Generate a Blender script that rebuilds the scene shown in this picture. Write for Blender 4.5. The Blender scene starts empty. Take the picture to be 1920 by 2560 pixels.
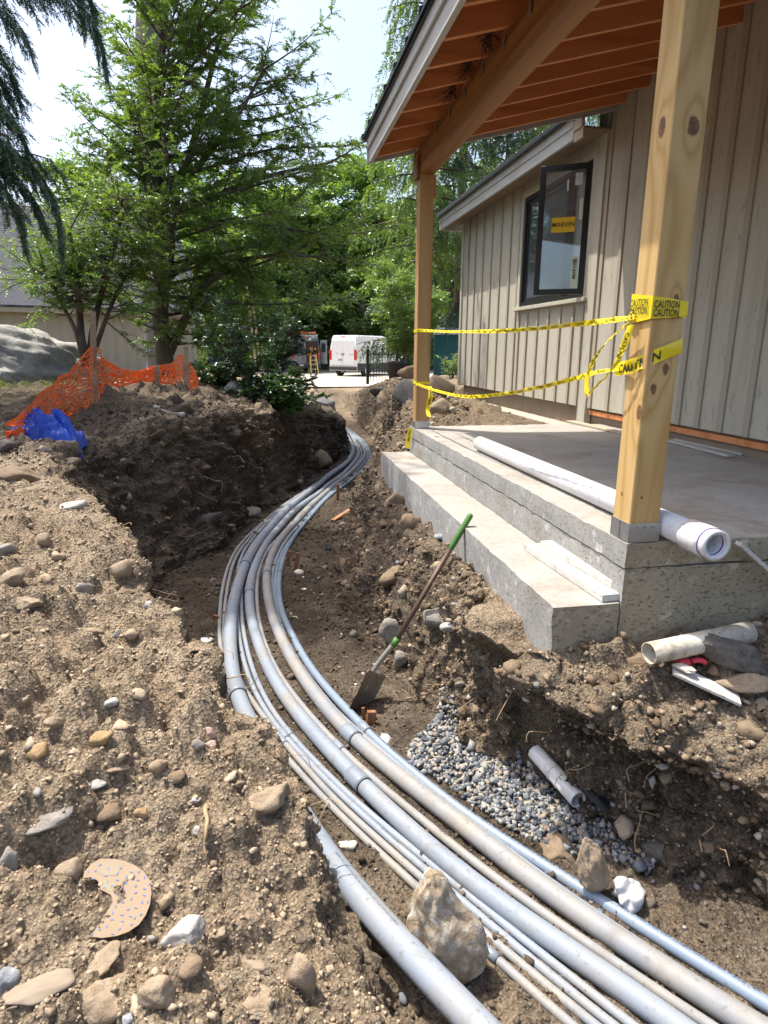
import bpy, math, random
import numpy as np
from mathutils import Matrix, Vector

# ------------------------------------------------------------------ camera, sky, sun, exposure
S = bpy.context.scene
COL = S.collection
W0, H0, FPX = 1920.0, 2560.0, 1590.2
PITCH, ROLL, YAW, CAMH = 0.2511, 0.0061, 0.1793, 0.8085
_cy, _sy = math.cos(YAW), math.sin(YAW)
_f0 = np.array([_sy, _cy, 0.0]); _r0 = np.array([_cy, -_sy, 0.0]); _u0 = np.array([0, 0, 1.0])
CF = _f0*math.cos(PITCH) - _u0*math.sin(PITCH)
_uu = _f0*math.sin(PITCH) + _u0*math.cos(PITCH)
CR = _r0*math.cos(ROLL) + _uu*math.sin(ROLL)
CU = -_r0*math.sin(ROLL) + _uu*math.cos(ROLL)
CC = np.array([0, 0, CAMH])
cam = bpy.data.cameras.new('camera'); cam_o = bpy.data.objects.new('camera', cam); COL.objects.link(cam_o)
cam.sensor_fit = 'VERTICAL'; cam.angle_y = 2*math.atan(H0/2/FPX)
cam.clip_start = 0.05; cam.clip_end = 2000
cam_o.matrix_world = Matrix(((CR[0], CU[0], -CF[0], CC[0]), (CR[1], CU[1], -CF[1], CC[1]),
                             (CR[2], CU[2], -CF[2], CC[2]), (0, 0, 0, 1)))
S.camera = cam_o
SUN = np.array([-0.33, 0.27, 1.0]); SUN /= np.linalg.norm(SUN)
world = bpy.data.worlds.new('World'); S.world = world; world.use_nodes = True
wn = world.node_tree
sky = wn.nodes.new('ShaderNodeTexSky'); sky.sky_type = 'NISHITA'; sky.sun_disc = False
sky.sun_elevation = math.asin(SUN[2]); sky.sun_rotation = math.atan2(SUN[0], SUN[1])
sky.air_density = 1.0; sky.dust_density = 4.5; sky.ozone_density = 1.0
wn.nodes['Background'].inputs['Strength'].default_value = 0.15
wn.links.new(sky.outputs[0], wn.nodes['Background'].inputs['Color'])
sl = bpy.data.lights.new('sun', 'SUN'); sl.energy = 3.1; sl.angle = math.radians(0.53); sl.color = (1.0, 0.955, 0.88)
so = bpy.data.objects.new('sun', sl); COL.objects.link(so)
so.rotation_euler = Vector(-SUN).to_track_quat('-Z', 'Y').to_euler(); so.location = (-4, 3, 14)
S.view_settings.view_transform = 'Standard'; S.view_settings.look = 'None'
S.view_settings.exposure = 1.12; S.view_settings.gamma = 1.0
S.cycles.use_denoising = True; S.cycles.denoising_prefilter = 'ACCURATE'
S.cycles.max_bounces = 8; S.cycles.transparent_max_bounces = 12

# ------------------------------------------------------------------ pixel -> ray helpers (display coords 1659 x 2212)
DS = 1920.0/1659.0
def ray(u, v):
    return CF + CR*(u-W0/2)/FPX - CU*(v-H0/2)/FPX
def onz(u, v, z): d = ray(u, v); return CC + d*((z-CAMH)/d[2])
def onx(u, v, x): d = ray(u, v); return CC + d*(x/d[0])
def ony(u, v, y): d = ray(u, v); return CC + d*(y/d[1])
def onh(u, v, D): d = ray(u, v); return CC + d/np.linalg.norm(d[:2])*D
def dz(u, v, z): return onz(u*DS, v*DS, z)
def dx_(u, v, x): return onx(u*DS, v*DS, x)
def dh(u, v, D): return onh(u*DS, v*DS, D)
def to_px(P): d = np.asarray(P, float)-CC; z = d@CF; return (W0/2+FPX*(d@CR)/z)/DS, (H0/2-FPX*(d@CU)/z)/DS
R_ = np.random.RandomState(7)
random.seed(7)

# ------------------------------------------------------------------ numpy noise
def _hash(ix, iy, iz, seed):
    h = (ix.astype(np.int64)*374761393 + iy.astype(np.int64)*668265263 + iz.astype(np.int64)*2147483647 + seed*974634777) & 0xffffffff
    h = ((h ^ (h >> 13))*1274126177) & 0xffffffff
    h = ((h ^ (h >> 16))*2246822519) & 0xffffffff
    return ((h ^ (h >> 15)) & 0xffffff)/float(0xffffff)
def vnoise(x, y, z=None, seed=0):
    x = np.asarray(x, float); y = np.asarray(y, float); z = np.zeros_like(x) if z is None else np.asarray(z, float)
    ix, iy, iz = np.floor(x), np.floor(y), np.floor(z)
    fx, fy, fz = x-ix, y-iy, z-iz
    s = lambda t: t*t*t*(t*(t*6-15)+10)
    fx, fy, fz = s(fx), s(fy), s(fz)
    r = 0
    for a in (0, 1):
        for b in (0, 1):
            for c in (0, 1):
                w = (fx if a else 1-fx)*(fy if b else 1-fy)*(fz if c else 1-fz)
                r = r + w*_hash(ix+a, iy+b, iz+c, seed)
    return r*2-1
def fbm(x, y, z=None, oct=4, seed=0, gain=.5, lac=2.03):
    r, a, f = 0, 1.0, 1.0
    for i in range(oct):
        r = r + a*vnoise(x*f, y*f, None if z is None else z*f, seed+i*17); a *= gain; f *= lac
    return r
def lumps(x, y, cell, seed, keep=1.0):
    """rounded clods: one lump per kept cell"""
    cx, cy = np.floor(x/cell), np.floor(y/cell); out = np.zeros_like(x)
    z0 = np.zeros_like(cx)
    for a in (-1, 0, 1):
        for b in (-1, 0, 1):
            ix, iy = cx+a, cy+b
            px = (ix+.15+.7*_hash(ix, iy, z0, seed))*cell; py = (iy+.15+.7*_hash(ix, iy, z0, seed+1))*cell
            rr = cell*(.25+.45*_hash(ix, iy, z0, seed+2)); k = _hash(ix, iy, z0, seed+3) < keep
            an = 6.283*_hash(ix, iy, z0, seed+4); ddx, ddy = x-px, y-py
            ex = ddx*np.cos(an)+ddy*np.sin(an); ey = (-ddx*np.sin(an)+ddy*np.cos(an))*1.5
            t = 1-(ex*ex+ey*ey)/(rr*rr)
            out = np.maximum(out, np.where(k, np.sqrt(np.maximum(t, 0))*rr, 0))
    return out

# ------------------------------------------------------------------ mesh helpers
def mesh(name, V, F, mat=None, smooth=False, attrs=None):
    """V (n,3); F: (m,3)/(m,4) array or list of index lists"""
    me = bpy.data.meshes.new(name)
    V = np.asarray(V, np.float32)
    if isinstance(F, np.ndarray):
        m, k = F.shape
        me.vertices.add(len(V)); me.vertices.foreach_set('co', V.ravel())
        me.loops.add(m*k); me.loops.foreach_set('vertex_index', F.astype(np.int32).ravel())
        me.polygons.add(m); me.polygons.foreach_set('loop_start', np.arange(0, m*k, k, dtype=np.int32))
        me.update(calc_edges=True)
    else:
        me.from_pydata([tuple(map(float, v)) for v in V], [], [list(map(int, f)) for f in F]); me.update()
    if smooth: me.polygons.foreach_set('use_smooth', np.ones(len(me.polygons), bool))
    if attrs:
        for k_, a in attrs.items():
            at = me.attributes.new(k_, 'FLOAT', 'POINT'); at.data.foreach_set('value', np.asarray(a, np.float32).ravel())
    if mat: me.materials.append(mat)
    return me
def link(name, me, parent=None, loc=None, rot=None, scale=None):
    o = bpy.data.objects.new(name, me); COL.objects.link(o)
    if parent is not None: o.parent = parent
    if loc is not None: o.location = tuple(map(float, loc))
    if rot is not None: o.rotation_euler = tuple(map(float, rot))
    if scale is not None: o.scale = tuple(map(float, scale)) if hasattr(scale, '__len__') else (scale,)*3
    return o
def tag(o, label, cat, group=None, kind=None):
    o['label'] = label; o['category'] = cat
    if group: o['group'] = group
    if kind: o['kind'] = kind
    return o
def thing(name, label, cat, loc=(0, 0, 0), rot=None, group=None):
    return tag(link(name, None, None, loc, rot), label, cat, group)
class MB:
    """collects shapes; build() links them as one mesh object"""
    def __init__(s): s.V, s.F, s.n = [], [], 0
    def add(s, V, F):
        V = np.asarray(V, float)
        s.V.append(V); s.F += [[i+s.n for i in f] for f in F]; s.n += len(V); return s
    def box(s, a, b, M=None, bev=0.0):
        a, b = np.minimum(a, b).astype(float), np.maximum(a, b).astype(float)
        if bev > 0 and min(b-a) > 2.2*bev:
            V = []; idx = {}
            for ix in (0, 1):
                for iy in (0, 1):
                    for iz in (0, 1):
                        c = np.array([(a, b)[ix][0], (a, b)[iy][1], (a, b)[iz][2]])
                        sg = np.array([1-2*ix, 1-2*iy, 1-2*iz])
                        for ax in range(3):
                            p = c+sg*bev; p[ax] = c[ax]; idx[(ix, iy, iz, ax)] = len(V); V.append(p)
            F = []
            for ax in range(3):
                o = [q for q in range(3) if q != ax]
                for side in (0, 1):
                    f = []
                    for p, q in ((0, 0), (1, 0), (1, 1), (0, 1)):
                        k = [0, 0, 0]; k[ax] = side; k[o[0]] = p; k[o[1]] = q; f.append(idx[(*k, ax)])
                    if (side == 0) == (ax != 1): f = f[::-1]
                    F.append(f)
            for ax in range(3):
                o = [q for q in range(3) if q != ax]
                for p in (0, 1):
                    for q in (0, 1):
                        k0 = [0, 0, 0]; k1 = [0, 0, 0]; k0[ax] = 0; k1[ax] = 1
                        for k in (k0, k1): k[o[0]] = p; k[o[1]] = q
                        F.append([idx[(*k0, o[0])], idx[(*k1, o[0])], idx[(*k1, o[1])], idx[(*k0, o[1])]])
            for ix in (0, 1):
                for iy in (0, 1):
                    for iz in (0, 1): F.append([idx[(ix, iy, iz, 0)], idx[(ix, iy, iz, 1)], idx[(ix, iy, iz, 2)]])
            V = np.array(V)
            c0 = (a+b)/2
            for i, f in enumerate(F):
                P = V[f]; n = np.cross(P[1]-P[0], P[2]-P[0])
                if np.dot(n, P.mean(0)-c0) < 0: F[i] = f[::-1]
        else:
            V = np.array([[(a, b)[i][0], (a, b)[j][1], (a, b)[k][2]] for k in (0, 1) for j in (0, 1) for i in (0, 1)])
            F = [[0, 2, 3, 1], [4, 5, 7, 6], [0, 1, 5, 4], [2, 6, 7, 3], [0, 4, 6, 2], [1, 3, 7, 5]]
        if M is not None: V = V@np.array(M)[:3, :3].T+np.array(M)[:3, 3]
        return s.add(V, F)
    def bar(s, p, q, w, h, up=(0, 0, 1), bev=0.0):
        p, q = np.array(p, float), np.array(q, float); d = q-p; L = np.linalg.norm(d); d /= L
        up = np.array(up, float); sx = np.cross(d, up); sx /= np.linalg.norm(sx); uz = np.cross(sx, d)
        M = np.eye(4); M[:3, 0] = sx; M[:3, 1] = d; M[:3, 2] = uz; M[:3, 3] = p
        return s.box((-w/2, 0, -h/2), (w/2, L, h/2), M, bev)
    def tube(s, P, r, n=12, cap=True, inner=None):
        V, F = tube(P, r, n, cap and inner is None); s.add(V, F)
        if inner is not None:
            V2, F2 = tube(P, inner, n, False); base = s.n; s.add(V2, [f[::-1] for f in F2])
            m = len(np.asarray(P)); o = base-len(V)
            for k in range(n):
                k2 = (k+1) % n
                s.F.append([o+k, o+k2, base+k2, base+k][::-1]); e = (m-1)*n
                s.F.append([o+e+k, o+e+k2, base+e+k2, base+e+k])
        return s
    def build(s, name, mat, parent=None, smooth=False, **k):
        me = mesh(name, np.concatenate(s.V), s.F, mat, smooth)
        return link(name, me, parent, **k)
def tube(P, r, n=12, cap=True):
    P = np.asarray(P, float); m = len(P); r = np.full(m, r) if np.isscalar(r) else np.asarray(r, float)
    T = np.gradient(P, axis=0); T /= np.linalg.norm(T, axis=1)[:, None]+1e-12
    u = np.array([0, 0, 1.0]) if abs(T[0][2]) < .9 else np.array([1.0, 0, 0])
    a = np.arange(n)/n*2*math.pi; V = np.zeros((m, n, 3))
    for i in range(m):
        u = u-T[i]*np.dot(u, T[i]); u /= np.linalg.norm(u); w = np.cross(T[i], u)
        V[i] = P[i]+r[i]*(np.cos(a)[:, None]*u+np.sin(a)[:, None]*w)
    F = []
    for i in range(m-1):
        for k in range(n):
            k2 = (k+1) % n; F.append([i*n+k, i*n+k2, (i+1)*n+k2, (i+1)*n+k])
    if cap: F.append(list(range(n))[::-1]); F.append([(m-1)*n+k for k in range(n)])
    return V.reshape(-1, 3), F
def spline(P, step):
    """Catmull-Rom through P, then evenly resampled"""
    P = np.asarray(P, float); Q = np.vstack([2*P[0]-P[1], P, 2*P[-1]-P[-2]]); out = []
    for i in range(1, len(Q)-2):
        t = np.linspace(0, 1, 24, endpoint=False)[:, None]; a, b, c, d = Q[i-1], Q[i], Q[i+1], Q[i+2]
        out.append(.5*((2*b)+(-a+c)*t+(2*a-5*b+4*c-d)*t*t+(-a+3*b-3*c+d)*t**3))
    out = np.vstack(out+[Q[-2][None]])
    L = np.r_[0, np.cumsum(np.linalg.norm(np.diff(out, axis=0), axis=1))]; n = max(3, int(L[-1]/step)+1)
    return np.stack([np.interp(np.linspace(0, L[-1], n), L, out[:, k]) for k in range(out.shape[1])], 1)
def smooth_path(P, k):
    P = np.array(P)
    for _ in range(k):
        Q = P.copy(); Q[1:-1] = .25*P[:-2]+.5*P[1:-1]+.25*P[2:]; P = Q
    return P
_ICO = {}
def ico(level):
    if level in _ICO: return _ICO[level]
    t = (1+5**.5)/2
    V = [(-1, t, 0), (1, t, 0), (-1, -t, 0), (1, -t, 0), (0, -1, t), (0, 1, t), (0, -1, -t), (0, 1, -t), (t, 0, -1), (t, 0, 1), (-t, 0, -1), (-t, 0, 1)]
    F = [(0, 11, 5), (0, 5, 1), (0, 1, 7), (0, 7, 10), (0, 10, 11), (1, 5, 9), (5, 11, 4), (11, 10, 2), (10, 7, 6), (7, 1, 8), (3, 9, 4), (3, 4, 2), (3, 2, 6), (3, 6, 8), (3, 8, 9), (4, 9, 5), (2, 4, 11), (6, 2, 10), (8, 6, 7), (9, 8, 1)]
    V = [np.array(v, float)/np.linalg.norm(v) for v in V]
    for _ in range(level):
        mid = {}; F2 = []
        def m(a, b):
            k = (min(a, b), max(a, b))
            if k not in mid:
                p = V[a]+V[b]; V.append(p/np.linalg.norm(p)); mid[k] = len(V)-1
            return mid[k]
        for a, b, c in F:
            x, y, z = m(a, b), m(b, c), m(c, a); F2 += [(a, x, z), (b, y, x), (c, z, y), (x, y, z)]
        F = F2
    _ICO[level] = (np.array(V), np.array(F)); return _ICO[level]
def rock(seed, dims, level=2, planes=11, rough=.05, soft=.0):
    """faceted stone: unit sphere cut by random planes, then uneven"""
    r = np.random.RandomState(seed); V, F = ico(level); N = r.randn(planes, 3); N /= np.linalg.norm(N, axis=1)[:, None]
    dd = r.uniform(.42, .85, planes); dots = V@N.T
    k = np.where(dots > .05, dd/np.maximum(dots, .05), 9).min(1); k = np.minimum(k, 1.0)
    k = k*(1-soft)+soft*.85
    P = V*k[:, None]; P = P*(1+rough*fbm(V[:, 0]*2.3+seed, V[:, 1]*2.3, V[:, 2]*2.3, 3, seed)[:, None])
    P = P-(P.max(0)+P.min(0))/2; P = P/(np.ptp(P, axis=0)/2)*np.asarray(dims)/2
    return P, F
def rotm(ax, ay, az):
    return np.array(Matrix.Rotation(az, 3, 'Z') @ Matrix.Rotation(ay, 3, 'Y') @ Matrix.Rotation(ax, 3, 'X'))
def text_mesh(body, size=1.0, bold=0.0, align='LEFT'):
    """flat lettering as vertices/faces (x right, y up)"""
    cu = bpy.data.curves.new('lettering', 'FONT'); cu.body = body; cu.size = size; cu.align_x = align; cu.offset = bold; cu.resolution_u = 2
    o = bpy.data.objects.new('lettering', cu); COL.objects.link(o)
    dg = bpy.context.evaluated_depsgraph_get(); me = bpy.data.meshes.new_from_object(o.evaluated_get(dg))
    V = np.array([v.co[:] for v in me.vertices]).reshape(-1, 3); F = [list(p.vertices) for p in me.polygons]
    bpy.data.objects.remove(o); bpy.data.curves.remove(cu); bpy.data.meshes.remove(me)
    return V, F

# ------------------------------------------------------------------ materials
def newmat(name):
    m = bpy.data.materials.new(name); m.use_nodes = True; nt = m.node_tree
    return m, nt, nt.nodes['Principled BSDF']
def N(nt, typ, **k):
    n = nt.nodes.new('ShaderNode'+typ)
    for a, b in k.items():
        if a.startswith('i_'): n.inputs[a[2:].replace('_', ' ')].default_value = b
        else: setattr(n, a, b)
    return n
def ramp(nt, fac, stops):
    r = N(nt, 'ValToRGB'); e = r.color_ramp.elements
    while len(e) < len(stops): e.new(.5)
    for q, (p, c) in zip(e, stops): q.position = p; q.color = (*c, 1) if len(c) == 3 else c
    nt.links.new(fac, r.inputs[0]); return r.outputs[0]
def mixc(nt, fac, a, b, mode='MIX'):
    m = N(nt, 'Mix', data_type='RGBA', blend_type=mode)
    for s, v in ((0, fac), (6, a), (7, b)):
        if hasattr(v, 'is_output') or isinstance(v, bpy.types.NodeSocket): nt.links.new(v, m.inputs[s])
        else: m.inputs[s].default_value = v if s == 0 else (*v, 1)
    return m.outputs[2]
def noise(nt, co, scale, detail=4, rough=.55, dist=0.0, out='Fac'):
    n = N(nt, 'TexNoise', i_Scale=scale, i_Detail=detail, i_Roughness=rough, i_Distortion=dist)
    if co is not None: nt.links.new(co, n.inputs['Vector'])
    return n.outputs[out]
def bump(nt, bs, h, strength, dist=.01, prev=None):
    b = N(nt, 'Bump', i_Strength=strength, i_Distance=dist); nt.links.new(h, b.inputs['Height'])
    if prev is not None: nt.links.new(prev, b.inputs['Normal'])
    nt.links.new(b.outputs[0], bs.inputs['Normal']); return b.outputs[0]
def coords(nt, kind='Object', scale=None):
    t = N(nt, 'TexCoord'); c = t.outputs[kind]
    if scale is not None:
        m = N(nt, 'Mapping'); m.inputs['Scale'].default_value = scale; nt.links.new(c, m.inputs['Vector']); c = m.outputs[0]
    return c
def mk(name, c1, c2=None, scale=8, rough=.7, bmp=.2, bscale=None, stretch=None, metal=0, spec=.5, bdist=.004, detail=5, c3=None, island=0.0):
    m, nt, bs = newmat(name); co = coords(nt, 'Object', stretch); c2 = c2 or tuple(x*.8 for x in c1)
    f = noise(nt, co, scale, detail)
    stops = [(.3, c1), (.7, c2)] if c3 is None else [(.28, c1), (.5, c2), (.72, c3)]
    col = ramp(nt, f, stops)
    if island:
        g = N(nt, 'NewGeometry'); r = ramp(nt, g.outputs['Random Per Island'], [(0, (1-island,)*3), (1, (1+island*.4,)*3)])
        col = mixc(nt, 1.0, col, r, 'MULTIPLY')
    nt.links.new(col, bs.inputs['Base Color'])
    bs.inputs['Roughness'].default_value = rough; bs.inputs['Metallic'].default_value = metal
    bs.inputs['Specular IOR Level'].default_value = spec
    if bmp: bump(nt, bs, noise(nt, co, bscale or scale*6, 6, .6), bmp, bdist)
    return m
M = {}
M['conduit'] = mk('conduit', (.215, .25, .30), (.25, .285, .33), 3, .58, .10, 40, c3=(.27, .265, .255), spec=.35)
M['conduit_dusty'] = mk('conduit_dusty', (.23, .25, .28), (.27, .27, .265), 5, .6, .10, 40, c3=(.30, .275, .235), spec=.35)
M['conduit_blue'] = mk('conduit_blue', (.19, .245, .315), (.225, .28, .345), 2.5, .42, .04, 40)
M['coupling'] = mk('coupling', (.20, .235, .285), (.24, .27, .31), 6, .4, .05, 40)
M['ring'] = mk('ring', (.02, .022, .026), (.04, .04, .045), 6, .6, 0)
M['print'] = mk('print', (.05, .055, .07), (.07, .075, .09), 30, .6, 0)
M['white_pvc'] = mk('white_pvc', (.58, .59, .605), (.65, .65, .65), 3, .3, .03, 30, c3=(.60, .585, .55))
M['beige_pvc'] = mk('beige_pvc', (.62, .56, .45), (.50, .44, .34), 6, .45, .08, 40, c3=(.66, .61, .50))
M['purple'] = mk('purple', (.12, .05, .30), (.20, .10, .40), 8, .4, 0)
M['steel'] = mk('steel', (.45, .46, .46), (.58, .58, .57), 25, .42, .12, 60, metal=.9)
M['dull_steel'] = mk('dull_steel', (.20, .19, .17), (.33, .31, .28), 18, .5, .2, 60, metal=.6, c3=(.27, .22, .16))
M['black'] = mk('black', (.012, .012, .013), (.02, .02, .02), 8, .45, .05)
M['black_metal'] = mk('black_metal', (.015, .016, .018), (.03, .03, .033), 4, .38, .05, metal=.3)
M['white_board'] = mk('white_board', (.50, .485, .44), (.57, .555, .51), 12, .6, .1, 60, c3=(.42, .39, .33))
M['grey_trim'] = mk('grey_trim', (.40, .39, .36), (.46, .45, .42), 9, .65, .15, 70, stretch=(1, .15, 1), c3=(.36, .34, .30))
M['siding'] = mk('siding', (.445, .412, .325), (.485, .452, .36), 5, .75, .18, 60, stretch=(1, 1, .12), c3=(.40, .37, .29))
M['siding_bare'] = mk('siding_bare', (.36, .30, .21), (.44, .37, .27), 6, .75, .2, 60, stretch=(1, .2, 1))
M['batten'] = mk('batten', (.36, .315, .24), (.41, .36, .28), 6, .75, .18, 60, stretch=(1, 1, .1))
M['tan_wrap'] = mk('tan_wrap', (.20, .15, .105), (.25, .19, .13), 4, .8, .3, 20)
M['veneer'] = mk('veneer', (.16, .12, .085), (.24, .185, .13), 6, .85, .6, 30, c3=(.12, .095, .075))
M['ledge'] = mk('ledge', (.36, .32, .25), (.45, .40, .32), 10, .85, .4, 50)
M['glass_frame'] = mk('glass_frame', (.010, .010, .011), (.016, .016, .016), 8, .4, 0)
M['green_grip'] = mk('green_grip', (.05, .15, .025), (.075, .20, .035), 20, .55, .1)
M['shovel_wood'] = mk('shovel_wood', (.075, .04, .028), (.13, .075, .05), 9, .5, .15, 50, stretch=(1, 1, .08))
M['yellow_tape'] = mk('yellow_tape', (.80, .60, .015), (.86, .68, .02), 3, .32, .25, 25, bdist=.003)
M['tape_print'] = mk('tape_print', (.02, .02, .015), (.035, .04, .015), 20, .5, 0)
M['orange_net'] = mk('orange_net', (.85, .13, .02), (.92, .20, .03), 4, .5, 0)
M['tarp'] = mk('tarp', (.01, .05, .38), (.02, .085, .52), 3, .34, .5, 14, bdist=.02)
M['paper'] = mk('paper', (.50, .49, .485), (.62, .61, .60), 12, .7, .2, 30)
M['root'] = mk('root', (.26, .17, .09), (.40, .28, .16), 12, .8, .3, 60)
M['dark_fabric'] = mk('dark_fabric', (.02, .018, .018), (.05, .045, .045), 10, .85, .5, 40)
M['red_glove'] = mk('red_glove', (.55, .03, .05), (.65, .06, .08), 15, .75, .4, 60)
M['glove_canvas'] = mk('glove_canvas', (.62, .52, .40), (.70, .60, .48), 18, .85, .4, 80, c3=(.5, .34, .28))
def wood_mat(name, a, b, c, axis, ring=14, rough=.6, stretch=.05, spec=.4, knots=()):
    m, nt, bs = newmat(name); st = [1.0, 1.0, 1.0]; st[axis] = stretch
    co = coords(nt, 'Object', st)
    n1 = noise(nt, co, 2.2, 3, .5, 1.2)
    oc = coords(nt)
    for (kx, ky, kz, ks) in knots:      # grain swells round each knot
        mp = N(nt, 'Mapping'); mp.inputs['Scale'].default_value = (1, 1, .45); nt.links.new(oc, mp.inputs[0])
        ds = N(nt, 'VectorMath', operation='DISTANCE'); nt.links.new(mp.outputs[0], ds.inputs[0]); ds.inputs[1].default_value = (kx, ky, kz*.45)
        sq = N(nt, 'Math', operation='MULTIPLY'); nt.links.new(ds.outputs['Value'], sq.inputs[0]); sq.inputs[1].default_value = -1/(ks*1.1)
        ex = N(nt, 'Math', operation='EXPONENT'); nt.links.new(sq.outputs[0], ex.inputs[0])
        ma = N(nt, 'Math', operation='MULTIPLY_ADD'); nt.links.new(ex.outputs[0], ma.inputs[0]); ma.inputs[1].default_value = .30; nt.links.new(n1, ma.inputs[2]); n1 = ma.outputs[0]
    mul = N(nt, 'Math', operation='MULTIPLY')
    mul.inputs[1].default_value = ring; nt.links.new(n1, mul.inputs[0])
    fr = N(nt, 'Math', operation='PINGPONG'); fr.inputs[1].default_value = 1.0; nt.links.new(mul.outputs[0], fr.inputs[0])
    col = ramp(nt, fr.outputs[0], [(0, a), (.55, b), (.93, c), (1, c)])
    f2 = noise(nt, co, 60, 4, .6); col = mixc(nt, .22, col, ramp(nt, f2, [(.3, c), (.7, a)]))
    nt.links.new(col, bs.inputs['Base Color']); bs.inputs['Roughness'].default_value = rough; bs.inputs['Specular IOR Level'].default_value = spec
    bump(nt, bs, f2, .12, .002); return m
KN_F = ((.70, .995, .026), (.62, 1.62, .036), (.30, .655, .02), (.62, .735, .021), (.5, 2.2, .026), (.30, .20, .008))
KN_L = ((.45, 1.63, .036), (.5, 2.26, .03), (.12, .56, .03), (.6, .2, .01))
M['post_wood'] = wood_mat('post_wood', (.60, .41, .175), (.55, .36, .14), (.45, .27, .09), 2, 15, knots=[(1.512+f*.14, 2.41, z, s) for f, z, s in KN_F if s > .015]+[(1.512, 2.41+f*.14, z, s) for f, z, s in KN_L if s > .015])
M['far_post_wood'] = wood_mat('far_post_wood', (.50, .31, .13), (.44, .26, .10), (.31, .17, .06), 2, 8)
M['beam_wood'] = wood_mat('beam_wood', (.36, .17, .055), (.30, .13, .04), (.19, .075, .022), 1, 8)
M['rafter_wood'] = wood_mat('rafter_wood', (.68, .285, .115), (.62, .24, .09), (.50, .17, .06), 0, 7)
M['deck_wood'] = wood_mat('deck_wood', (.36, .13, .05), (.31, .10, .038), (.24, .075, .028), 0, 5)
M['stake_wood'] = wood_mat('stake_wood', (.40, .20, .10), (.34, .16, .075), (.24, .10, .045), 2, 7)
M['plank_wood'] = wood_mat('plank_wood', (.40, .30, .19), (.34, .25, .155), (.25, .18, .11), 0, 7, .8)
M['knot'] = mk('knot', (.10, .045, .018), (.24, .12, .05), 45, .6, .3)
M['knot_halo'] = mk('knot_halo', (.42, .235, .085), (.52, .31, .12), 60, .6, .1)
# concrete
def concrete(name, a, b, c, pits):
    m, nt, bs = newmat(name); co = coords(nt)
    f = noise(nt, co, 2.2, 6, .6); col = ramp(nt, f, [(.3, a), (.52, b), (.72, c)])
    g = noise(nt, co, 45, 5, .6); col = mixc(nt, .35, col, ramp(nt, g, [(.3, tuple(x*.7 for x in a)), (.7, c)]))
    h = g
    if pits:
        mp = N(nt, 'Mapping'); mp.inputs['Scale'].default_value = (1, 1, 1.7); nt.links.new(co, mp.inputs[0])
        v = noise(nt, mp.outputs[0], 48, 4, .6, .2)
        pit = ramp(nt, v, [(.33, (0, 0, 0)), (.42, (1, 1, 1))])
        v2 = noise(nt, mp.outputs[0], 60, 2, .5)
        col = mixc(nt, pit, mixc(nt, v2, tuple(x*.5 for x in a), tuple(x*.85 for x in b)), col)
        w2 = ramp(nt, noise(nt, co, 9, 5, .7), [(.58, (0, 0, 0)), (.68, (1, 1, 1))]); col = mixc(nt, w2, col, tuple(min(.7, x*1.25) for x in c)); b1 = bump(nt, bs, pit, .7, .010); bump(nt, bs, g, .35, .003, b1)
    else:
        v = ramp(nt, noise(nt, co, 30, 4, .7), [(.3, (0, 0, 0)), (.36, (1, 1, 1))]); col = mixc(nt, v, tuple(x*.62 for x in a), col)
        b1 = bump(nt, bs, v, .35, .004); bump(nt, bs, g, .25, .003, b1)
    mud = ramp(nt, noise(nt, co, 1.6, 7, .7, .5), [(.52, (0, 0, 0)), (.70, (.75, .75, .75))]); col = mixc(nt, mud, col, (.20, .15, .10))
    nt.links.new(col, bs.inputs['Base Color']); bs.inputs['Roughness'].default_value = .85; bs.inputs['Specular IOR Level'].default_value = .3
    return m
M['slab_top'] = concrete('slab_top', (.29, .27, .235), (.36, .335, .295), (.43, .405, .365), False)
M['slab_side'] = concrete('slab_side', (.25, .245, .225), (.32, .312, .29), (.41, .40, .38), True)
M['slab_end'] = concrete('slab_end', (.28, .23, .15), (.34, .285, .195), (.40, .345, .25), True)
def add_dirt(m, col, scale, lo, hi, amt=.8, stretch=None):
    """smears and specks of dried mud over a finish"""
    nt = m.node_tree; bs = nt.nodes['Principled BSDF']; src = bs.inputs['Base Color'].links[0].from_socket; co = coords(nt, 'Object', stretch)
    f = ramp(nt, noise(nt, co, scale, 7, .68, .8), [(lo, (0, 0, 0)), (hi, (amt, amt, amt))]); g = ramp(nt, noise(nt, co, scale*9, 3, .6), [(.60, (0, 0, 0)), (.68, (amt, amt, amt))])
    c = mixc(nt, f, src, col); c = mixc(nt, g, c, tuple(x*.7 for x in col)); nt.links.new(c, bs.inputs['Base Color'])
    r = N(nt, 'MapRange'); nt.links.new(f, r.inputs['Value']); r.inputs['To Min'].default_value = bs.inputs['Roughness'].default_value; r.inputs['To Max'].default_value = .9; nt.links.new(r.outputs[0], bs.inputs['Roughness'])
add_dirt(M['siding'], (.30, .265, .20), 3.0, .56, .74, .5, (1, 1, .25))
for k_ in ('conduit', 'conduit_blue', 'coupling'): add_dirt(M[k_], (.20, .17, .13), 5.5, .54, .68, .5)
add_dirt(M['conduit_dusty'], (.22, .19, .15), 4.5, .50, .66, .5)
add_dirt(M['beige_pvc'], (.20, .15, .10), 9, .5, .64); add_dirt(M['tarp'], (.16, .15, .16), 7, .54, .70, .5); add_dirt(M['white_board'], (.26, .21, .15), 8, .54, .68, .6)
add_dirt(M['white_pvc'], (.34, .29, .23), 6, .60, .72, .5)
M['weathered'] = mk('weathered', (.20, .155, .11), (.29, .23, .165), 14, .9, .6, 60, stretch=(.2, 1, 1), c3=(.14, .11, .08))
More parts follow.
